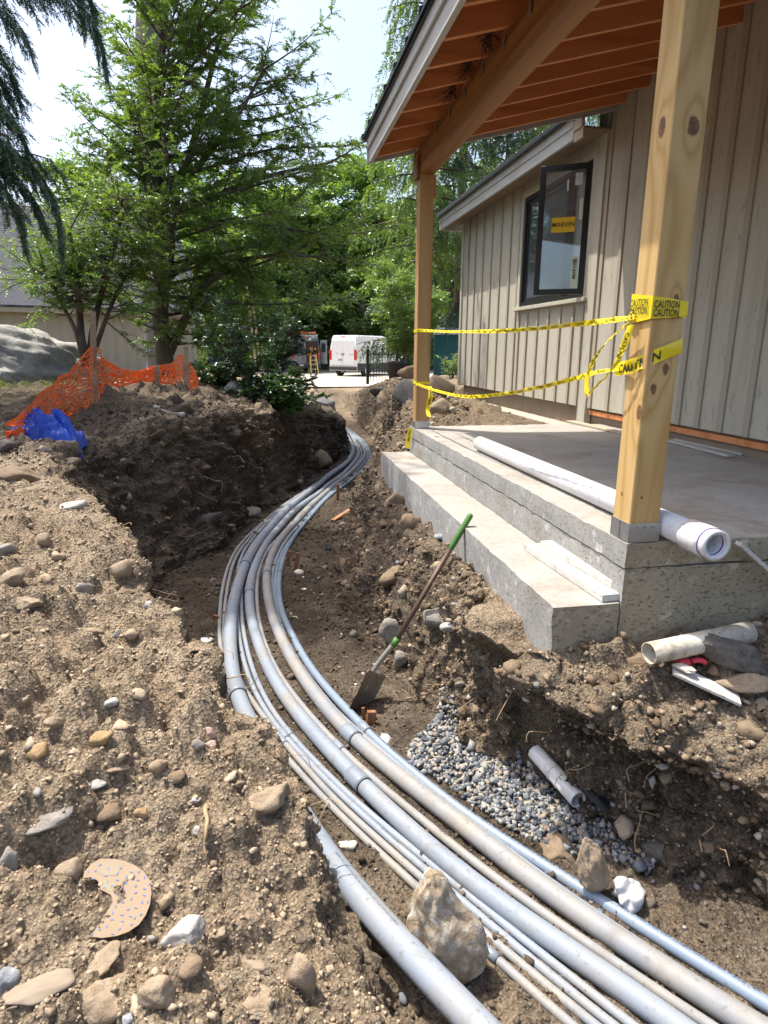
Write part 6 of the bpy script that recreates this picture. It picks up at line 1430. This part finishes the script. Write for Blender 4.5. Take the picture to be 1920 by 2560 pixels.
def sprays(P, D, Nn, L, K, blade, width, r, droop=0.0, spread=1.0):
    """flat twigs: K pairs of narrow blades along each axis D, in the plane with normal Nn; returns triangle soup"""
    m = len(P); D = unit(D); Sd = unit(np.cross(D, Nn)); L = np.broadcast_to(np.asarray(L, float), (m,))
    out = []
    for k in range(K):
        for s in (-1, 1):
            t = (k+.25+.5*r.rand(m))/K; b = P+D*(L*t)[:, None]-np.array([0, 0, 1.0])*(droop*L*t*t)[:, None]
            bl = blade*(1.15-.6*t)*r.uniform(.7, 1.25, m); d = unit(D*(.55+.5*t)[:, None]+Sd*s*spread+Nn*r.uniform(-.35, .35, (m, 1))-np.array([0, 0, 1.0])*droop*.5)
            w = unit(np.cross(d, Nn+.4*r.randn(m, 3)))*(width*.5)
            out.append(np.stack([b-w, b+w, b+d*bl[:, None]], 1))
    T = np.stack(out, 1).reshape(-1, 3, 3)
    # the twig tip
    return T
def soup(T): V = T.reshape(-1, 3); return V, np.arange(len(V)).reshape(-1, 3)
class Tree:
    def __init__(s): s.limbs = MB(); s.T = []
    def limb(s, P, r0, r1, n=6): V, F = tube(P, np.linspace(r0, r1, len(P)), n, False); s.limbs.add(V, F)
    def build(s, name, label, cat, base, leaf, bark='bark', trunk=None, group=None, crown='crown'):
        t = thing(name, label, cat, base, None, group); L = -np.asarray(base, float)
        if trunk is not None: V, F = trunk; link('trunk', mesh('trunk', V, F, M[bark], True), t, L)
        if s.limbs.V: s.limbs.build('limbs', M[bark], t, True, loc=L)
        V, F = soup(np.concatenate(s.T)); link(crown, mesh(crown, V, F, M[leaf]), t, L); return t
def branch_path(p, d, L, r, wob=.12, lift=0.0, n=7):
    P = [p]; d = d/np.linalg.norm(d); q = p.copy()
    for i in range(n-1):
        d = d+r.randn(3)*wob+np.array([0, 0, lift]); d /= np.linalg.norm(d); q = q+d*L/(n-1); P.append(q.copy())
    return np.array(P)
def yew_branch(t, p, d, L, r, rad, dens=1.0, blade=.062, lift=.02, droop=.25, sub=.55, spray_L=.20, sec=.14, K=6, width=.026):
    P = branch_path(p, d, L, r, .09, lift); Pf = spline(P, .12); t.limb(Pf, rad, rad*.18, 5)
    s = arc(Pf); pos = np.arange(.18*L, L, sec/dens)
    SP, SD = [], []
    for x in pos:
        c = np.array([np.interp(x, s, Pf[:, k]) for k in range(3)]); tg = np.array([np.interp(x, s, np.gradient(Pf[:, k])) for k in range(3)]); tg /= np.linalg.norm(tg)
        sd = np.cross(tg, (0, 0, 1)); sd /= np.linalg.norm(sd)+1e-9
        for sg in (-1, 1):
            if r.rand() < .18: continue
            l2 = sub*(1.1-.75*x/L)*r.uniform(.6, 1.25)*min(1, L/2); dd = tg*r.uniform(.5, .9)+sd*sg*r.uniform(.6, 1.0)+np.array([0, 0, r.uniform(-.55, .5)])
            Q = branch_path(c, dd, l2, r, .12, -.06*droop, 5); t.limb(Q, rad*.22+.002, .002, 3)
            m = max(2, int(l2/.048*dens)); f = r.uniform(.1, 1, m); sQ = arc(Q)
            B = np.stack([np.interp(f*sQ[-1], sQ, Q[:, k]) for k in range(3)], 1)
            SP.append(B); SD.append(unit(np.broadcast_to(dd/np.linalg.norm(dd), B.shape)+.6*r.randn(m, 3)*np.array([1, 1, .55])))
    if SP:
        B = np.concatenate(SP); Dd = np.concatenate(SD); Nn = unit(np.array([0, 0, 1.0])+.45*r.randn(len(B), 3))
        t.T.append(sprays(B, Dd, Nn, spray_L*r.uniform(.6, 1.3, len(B)), K, blade, width, r, droop))
def trunk_mesh(P, r0, r1, n=16, seed=0, flare=.35):
    P = spline(P, .12); m = len(P); f = np.linspace(0, 1, m); rad = (r0+(r1-r0)*f)*(1+flare*np.exp(-f*m*.12/.35)); V, F = tube(P, rad, n)
    a = np.arctan2(V[:, 1]-np.repeat(P[:, 1], n), V[:, 0]-np.repeat(P[:, 0], n)) if len(V) == m*n else 0
    V = V+(np.stack([np.cos(a), np.sin(a), 0*a], 1))*(.12*r0*fbm(np.cos(a)*1.5+3, np.sin(a)*1.5, V[:, 2]*.8, 3, seed))[:, None]
    return V, F
# --- the big yew
r = np.random.RandomState(5); D0 = 15.0
def yp(u, v, off=0.0): return dh(u, v, D0+off)
TR = [yp(356, 838), yp(358, 800), yp(352, 740), yp(348, 680), yp(352, 600), yp(345, 520), yp(340, 440), yp(335, 360), yp(338, 270), yp(345, 180), yp(352, 80), yp(360, -40), yp(366, -160)]
base = TR[0]; t = Tree(); tr = spline(TR, .15); st = arc(tr)
for P, r0, r1 in (([yp(362, 770), yp(385, 720), yp(415, 660), yp(440, 620, -.3), yp(480, 590, -.6)], .11, .05), ([yp(350, 650), yp(365, 560, .2), yp(372, 470, .3), yp(390, 400, .4), yp(420, 300, .5), yp(450, 180, .6), yp(480, 60, .6)], .12, .04),
                  ([yp(348, 560), yp(325, 490, -.3), yp(318, 420, -.4), yp(300, 330, -.5), yp(285, 250, -.6)], .07, .02), ([yp(352, 440), yp(400, 390), yp(460, 320), yp(520, 240, -.3), yp(570, 150, -.4)], .08, .02), ([yp(352, 470), yp(430, 440), yp(520, 400), yp(620, 370, .3), yp(720, 350, .5)], .075, .02),
                  ([yp(362, 600), yp(430, 560), yp(520, 560, -.4), yp(620, 550, -.6), yp(720, 560, -.6)], .07, .02)):
    Q = spline(P, .15); t.limb(Q, r0, r1, 8)
    for k in range(int(len(Q)*.35), len(Q), 2):
        for _ in range(2):
            tg = Q[min(k+1, len(Q)-1)]-Q[k-1]; d = unit(tg)*.6+unit(r.randn(3)*np.array([1, 1, .5])); yew_branch(t, Q[k], d, r.uniform(.9, 1.9), r, .02)
for i, x in enumerate(np.linspace(.9, st[-1]*.99, 100)):
    p = np.array([np.interp(x, st, tr[:, k]) for k in range(3)]); az = i*2.399+r.uniform(-.4, .4); right = max(0, math.cos(az-.2)); f = x/st[-1]
    L = (1.75+3.0*right**1.4+.5*abs(math.sin(az)))*(1-.05*max(0, f-.5))*(.62 if f < .16 else 1.0)*r.uniform(.75, 1.15); el = .02+.75*f*r.uniform(.7, 1.2)
    if math.cos(az) < -.3: L *= .78
    yew_branch(t, p, np.array([math.cos(az), math.sin(az), el]), L, r, .016+.006*L, .95, width=.030, blade=.066)
t.build('yew_tree', 'large old yew with dark trunk and wide drooping sprays beside the trench', 'tree', base, 'yew_leaf', 'bark', trunk_mesh(TR, .185, .04, 18, 3))
# --- second, many stemmed yew at the left
r = np.random.RandomState(15); D0 = 13.5; t = Tree(); base = yp(185, 790); tv = None
for P, rr0 in (([(188, 790), (175, 730), (172, 680), (168, 620), (160, 560), (150, 500)], .075), ([(192, 790), (200, 720), (215, 650), (235, 580), (255, 500), (265, 430)], .07), ([(180, 790), (165, 720), (135, 660), (110, 610), (103, 600)], .045), ([(196, 785), (225, 700), (250, 640), (290, 560)], .05)):
    Q = spline([yp(u, v, .15*i*(-1)**i) for i, (u, v) in enumerate(P)], .12)
    if tv is None: tv = trunk_mesh(Q, rr0, .03, 12, 8)
    else: t.limb(Q, rr0, .02, 8)
    for k in range(int(len(Q)*.34), len(Q)):
        for _ in range(2):
            d = unit(r.randn(3)*np.array([1, .9, .35])+np.array([0, 0, .25])); yew_branch(t, Q[k], d, r.uniform(.5, 1.35), r, .014, 1.0, .042, sub=.42)
t.build('yew_tree', 'smaller many stemmed yew left of the big one in front of the barn', 'tree', base, 'yew_leaf', 'bark', tv)
# --- tall straight trunk behind
r = np.random.RandomState(25); b = dh(342, 800, 24); b[2] = -.3; top = dh(318, -30, 24); t = Tree(); TP = [b, (b+top)/2, top, top+np.array([0, 0, 6.0])]
for k in range(46):
    z = r.uniform(12, 20); p = np.array([top[0], top[1], z]); az = r.uniform(0, 6.28); yew_branch(t, p, np.array([math.cos(az), math.sin(az), .1]), r.uniform(1.5, 3.2), r, .05, .5, .11, spray_L=.4, sub=1.0, sec=.3, width=.04)
t.build('tall_tree', 'tall tree with thick straight grey trunk rising behind the big yew', 'tree', b, 'spruce_leaf', 'bark_grey', trunk_mesh(TP, .42, .34, 20, 9, .25))
# --- spruces: drooping limbs with hanging twigs
def spruce(label, base, H, R0, seed, z0, nb, leaf='spruce_leaf', hang=.55, blade=.05, sec=.13, rad=.25, az_pref=None, name='spruce_tree', K=6, spray_L=.2, width=.015, group=None):
    r = np.random.RandomState(seed); t = Tree(); base = np.asarray(base, float)
    for i in range(nb):
        z = z0+(H-z0)*(i+.5)/nb; f = (z-z0)/(H-z0); az = i*2.4+r.uniform(-.3, .3) if az_pref is None else az_pref+r.uniform(-1.1, 1.1)
        L = R0*(1-f)**.75*r.uniform(.7, 1.1)+.3; p = base+np.array([0, 0, z]); P = branch_path(p, np.array([math.cos(az), math.sin(az), .12]), L, r, .05, -.07, 8); P[-2:, 2] += np.array([.03, .10])*L*.5
        Q = spline(P, .15); t.limb(Q, .02+.012*L, .005, 5); s = arc(Q); SP, SD, SL = [], [], []
        for x in np.arange(.2*L, L, sec):
            c = np.array([np.interp(x, s, Q[:, k]) for k in range(3)]); tg = unit(np.array([np.interp(x, s, np.gradient(Q[:, k])) for k in range(3)])); sd = unit(np.cross(tg, (0, 0, 1)))
            for sg in (-1, 1):
                l2 = r.uniform(.35, 1.0)*hang*(1.2-.6*x/L); dd = unit(tg*.5+sd*sg*r.uniform(.2, .7)+np.array([0, 0, -r.uniform(.5, 1.2)])); m = max(2, int(l2/.09)); fz_ = np.linspace(.05, 1, m)[:, None]
                SP.append(c+dd*l2*fz_+np.array([0, 0, -.15*l2])*fz_**2); SD.append(unit(dd+np.array([0, 0, -.3])+.35*r.randn(m, 3)))
            SP.append(c[None]); SD.append(tg[None])
        B = np.concatenate(SP); Dd = np.concatenate(SD); t.T.append(sprays(B, Dd, unit(r.randn(len(B), 3)), spray_L*r.uniform(.7, 1.2, len(B)), K, blade, width, r, .15, .8))
    return t.build(name, label, 'tree', base, leaf, 'bark', trunk_mesh([base-np.array([0, 0, .3]), base+np.array([0, 0, H*.5]), base+np.array([0, 0, H*.97])], rad, .03, 14, seed), group)
# near spruce: trunk outside the picture at the left, limbs hang into the upper left corner
b = np.array([-5.9, 9.6, .0]); r = np.random.RandomState(33); t = Tree()
LIMBS = [([(-40, -60), (60, -40), (140, -10), (200, 40), (225, 120)], 8.6), ([(-60, -20), (-10, 10), (30, 40), (55, 75)], 8.3), ([(-60, 90), (-10, 110), (15, 140), (35, 180)], 8.2), ([(-60, 210), (0, 230), (45, 280), (60, 330)], 8.0), ([(-50, 280), (20, 320), (80, 370), (120, 440), (130, 520)], 8.0),
         ([(-60, 160), (-5, 170), (20, 200)], 8.4), ([(-60, 330), (10, 360), (60, 410), (95, 470)], 8.3), ([(-60, 300), (10, 320), (60, 330), (110, 345)], 8.5), ([(-20, -90), (60, -70), (130, -50), (190, -20), (205, 60)], 9.0), ([(-30, -120), (80, -100), (150, -70), (175, 20)], 8.9), ([(-60, 380), (0, 400), (30, 440), (50, 500)], 8.1)]
for k, (pts, D_) in enumerate(LIMBS):
    A = [dh(u, v, D_) for u, v in pts]; A = [np.array([b[0], b[1], A[0][2]+.5])]+A; Q = spline(A, .12); t.limb(Q, .045, .006, 6); s = arc(Q); SP, SD = [], []
    for x in np.arange(.45*s[-1], s[-1], .034):
        c = np.array([np.interp(x, s, Q[:, j]) for j in range(3)]); tg = unit(np.array([np.interp(x, s, np.gradient(Q[:, j])) for j in range(3)])); sd = unit(np.cross(tg, (0, 0, 1)))
        for sg in (-1, 1):
            l2 = r.uniform(.15, .42); dd = unit(tg*.6+sd*sg*r.uniform(.15, .6)+np.array([0, 0, -r.uniform(.5, 1.1)])); m = max(2, int(l2/.04)); f_ = np.linspace(.02, 1, m)[:, None]; SP.append(c+dd*l2*f_); SD.append(unit(dd+.25*r.randn(m, 3)))
    B = np.concatenate(SP); Dd = np.concatenate(SD); t.T.append(sprays(B, Dd, unit(r.randn(len(B), 3)), .09, 7, .032, .010, r, .1, .75))
for i in range(40):   # the rest of the crown, outside the picture
    z = r.uniform(2.5, 13); az = r.uniform(.9, 5.3); L = 2.6*(1-z/16); yew_branch(t, b+np.array([0, 0, z]), np.array([math.cos(az), math.sin(az), -.15]), L, r, .03, .6, .08, spray_L=.3, sec=.25, width=.03)
for i in range(46):   # the side over the trench, above the picture: its shade falls on the bend
    z = r.uniform(6.2, 12.5); az = r.uniform(-.5, .35); yew_branch(t, b+np.array([0, 0, z]), np.array([math.cos(az), math.sin(az), -.05]), r.uniform(2.8, 4.4)*(1-.03*(z-6)), r, .035, .75, .10, spray_L=.34, sec=.2, width=.035, sub=.8)
t.build('spruce_tree', 'dark spruce whose drooping limbs hang into the upper left corner', 'tree', b, 'spruce_leaf', 'bark', trunk_mesh([b-np.array([0, 0, .4]), b+np.array([0, 0, 7]), b+np.array([0, 0, 14])], .30, .04, 14, 4))
# conifers behind the far post and house
for k, (lb, u, D_, H, R0, lf) in enumerate((('hemlock with hanging green sprays just behind the far post', 905, 27, 19, 3.8, 'yew_leaf'), ('dark hemlock between the far post and the house corner', 985, 30, 21, 4.4, 'spruce_leaf'), ('hemlock showing above the house eave, nearer the post', 1075, 33, 20, 4.2, 'yew_leaf'), ('hemlock showing above the house eave, further right', 1190, 36, 22, 4.6, 'yew_leaf'))):
    c = dh(u, 790, D_); c[2] = -.7; spruce(lb, c, H, R0 if k else 2.6, 60+k, 4.6 if k == 0 else 1.5, 74, lf, .9, .13, .21, .24, name='hemlock_tree', K=5, spray_L=.38, width=.05)
# --- shrubs
def shrub(name, label, base, H, R0, seed, leaf, n, blade, width, up=1.0, cat='shrub', stems=6, bark='bark', sub=.22, sprL=.12):
    r = np.random.RandomState(seed); t = Tree(); base = np.asarray(base, float)
    for i in range(stems):
        az = i*2.4+r.uniform(-.3, .3); Q = spline(branch_path(base, np.array([math.cos(az)*.5*R0/H*2, math.sin(az)*.5*R0/H*2, up]), H*r.uniform(.65, 1.0), r, .10, .02, 6), .08); t.limb(Q, .02, .005, 5)
        for k in range(n):
            q = Q[r.randint(int(len(Q)*.2), len(Q))]; d = unit(r.randn(3)*np.array([1, 1, .4])+np.array([math.cos(az)*.4, math.sin(az)*.4, .35*up])); yew_branch(t, q, d, r.uniform(.25, .6)*R0, r, .008, 1.0, blade, sub=sub, spray_L=sprL, sec=.09, width=width, droop=.1)
    return t.build(name, label, cat, base, leaf, bark, crown='foliage')
b = dh(556, 888, 11.5); shrub('yew_shrub', 'small yew shrub growing on the bank between the trees and the vans', b, 2.3, .95, 3, 'spruce_leaf', 20, .06, .024)
for k, (u, v, D_, H, R0, lb) in enumerate(((610, 893, 11.0, .75, .75, 'glossy broadleaf shrub at the foot of the small yew shrub'), (470, 862, 12.0, .7, .5, 'low leafy plant left of the small yew shrub'), (520, 775, 15, 1.6, .8, 'slender yew sapling behind the pale boulders'), (975, 822, 17, .9, .5, 'small bright evergreen sapling against the portable toilet'))):
    b = dh(u, v, D_); shrub('leafy_shrub' if k < 2 else 'sapling', lb, b, H, R0, 40+k, 'shrub_leaf' if k < 2 else 'yew_leaf', 14 if k < 2 else 12, .055 if k < 2 else .04, .028 if k < 2 else .014, stems=7 if k < 2 else 4, sub=.2)
b = dh(872, 800, 23); shrub('bush', 'feathery green bush arching over the white van', b, 3.9, 1.25, 51, 'pale_leaf', 26, .085, .03, 1.0, stems=9, sub=.4, sprL=.25)
# --- woodland beyond the driveway
def decid_mesh(seed, leaf, H=18, n=95, per=190, size=.30):
    r = np.random.RandomState(seed); t = Tree(); P = [np.zeros(3), np.array([r.uniform(-.4, .4), 0, H*.35]), np.array([r.uniform(-.8, .8), r.uniform(-.5, .5), H*.8])]; tr = spline(P, .5)
    for k in range(14):
        q = tr[int(len(tr)*r.uniform(.3, .95))]; az = r.uniform(0, 6.28); t.limb(branch_path(q, np.array([math.cos(az), math.sin(az), .8]), r.uniform(2, 4.5), r, .15, .03), .10, .02, 5)
    for k in range(n):
        z = H*(.16+.84*r.rand()**.9); f = z/H; R_c = 4.0*math.sqrt(max(.04, 1-((f-.52)/.56)**2)); az = r.uniform(0, 6.28); q = R_c*math.sqrt(r.rand()); c = np.array([q*math.cos(az), q*math.sin(az), z]); rad = r.uniform(.6, 1.5)
        X = unit(r.randn(per, 3))*(rad*r.rand(per, 1)**.45)*np.array([1, 1, .6])+c; d1 = unit(r.randn(per, 3)*np.array([1, 1, .5])); d2 = unit(np.cross(d1, r.randn(per, 3))); s_ = size*r.uniform(.6, 1.3, (per, 1))
        t.T.append(np.stack([X, X+d1*s_+d2*s_*.35, X+d1*s_-d2*s_*.35], 1))
    V, F = soup(np.concatenate(t.T)); cm = mesh('crown', V, F, M[leaf]); Vt, Ft = tube(tr, np.linspace(.26, .07, len(tr)), 10); tm = mesh('trunk', Vt, Ft, M['bark_grey'], True)
    lm = mesh('limbs', np.concatenate(t.limbs.V), t.limbs.F, M['bark_grey'], True); return cm, tm, lm
DM = [decid_mesh(71, 'wood_leaf'), decid_mesh(72, 'wood_leaf', 20), decid_mesh(73, 'pale_leaf', 16), decid_mesh(74, 'pale_leaf', 19)]
r = np.random.RandomState(81); SP = []
for row, (y0, n) in enumerate(((58, 9), (68, 10), (82, 11))):
    for i in range(n): u = -60+(1060+60)*(i+.5)/n+r.uniform(-35, 35); SP.append((u, y0+r.uniform(-3, 4)))
SP = [q for q in SP if q[0] > 420]+[(610, 53), (700, 55), (500, 50), (770, 54), (845, 52), (200, 52), (1260, 70), (1130, 60)]
LBL = ['bright green tree', 'tall leafy tree', 'pale green tree', 'light crowned tree']
WT = {}
for i, (u, D_) in enumerate(SP):
    k = i % 4; c = dh(u, 800, D_); c[2] = -1.0; where = 'beyond the grey van' if 590 < u < 700 else 'behind the white van' if 700 <= u < 900 else 'behind the barn' if u < 430 else 'behind the small yew shrub' if u < 590 else 'behind the house'
    rowt = 'front' if D_ < 57 else 'second' if D_ < 64 else 'third' if D_ < 76 else 'last'
    t = thing('woodland_tree', '%s in the %s row of the woods %s' % (LBL[k], rowt, where), 'tree', c, (0, 0, r.uniform(0, 6.28)), 'woodland trees beyond the driveway'); s_ = r.uniform(.85, 1.2); t.scale = (s_*1.0, s_*1.0, s_*.74)
    for nm, me in zip(('crown', 'trunk', 'limbs'), DM[k]): link(nm, me, t)
    WT.setdefault(t['label'], []).append((u, t))
for lb, q in WT.items():
    q.sort(key=lambda a: a[0])
    if len(q) > 1:
        for j, (u, t) in enumerate(q): t['label'] = lb+', %s one' % (['left', 'right'] if len(q) == 2 else ['leftmost', 'second', 'third', 'fourth', 'fifth'])[j]
# low undergrowth closing the woods, one mass
r = np.random.RandomState(91); n = 26000; D_ = r.uniform(52, 95, n); an = r.uniform(-.62, 1.0, n); X = np.stack([np.sin(an)*D_, np.cos(an)*D_, -1.0+2.6*r.rand(n)**1.3*(1+.5*np.sin(an*40))], 1)
d1 = unit(r.randn(n, 3)); d2 = unit(np.cross(d1, r.randn(n, 3))); s_ = .5*r.uniform(.6, 1.4, (n, 1)); V, F = soup(np.stack([X, X+d1*s_+d2*s_*.35, X+d1*s_-d2*s_*.35], 1)); o = link('undergrowth', mesh('undergrowth', V, F, M['wood_leaf'])); o['kind'] = 'stuff'; o['label'] = 'leafy undergrowth along the edge of the woods'; o['category'] = 'undergrowth'
# grass left of the net and weeds
r = np.random.RandomState(95); n = 9000; xx = r.uniform(-7.5, -2.6, n); yy = r.uniform(8.6, 17, n); keep = (fbm(xx*.9, yy*.9, None, 3, 5) > -.05); xx, yy = xx[keep], yy[keep]; X = np.stack([xx, yy, ground_z(xx, yy)], 1); n = len(X)
d1 = unit(np.c_[r.randn(n, 2)*.45, np.ones(n)]); s_ = r.uniform(.05, .15, (n, 1)); w = unit(np.cross(d1, r.randn(n, 3)))*.008; V, F = soup(np.stack([X-w, X+w, X+d1*s_], 1)); o = link('grass', mesh('grass', V, F, M['grass'])); o['kind'] = 'stuff'; o['label'] = 'thin yellowish grass left of the orange net'; o['category'] = 'grass'
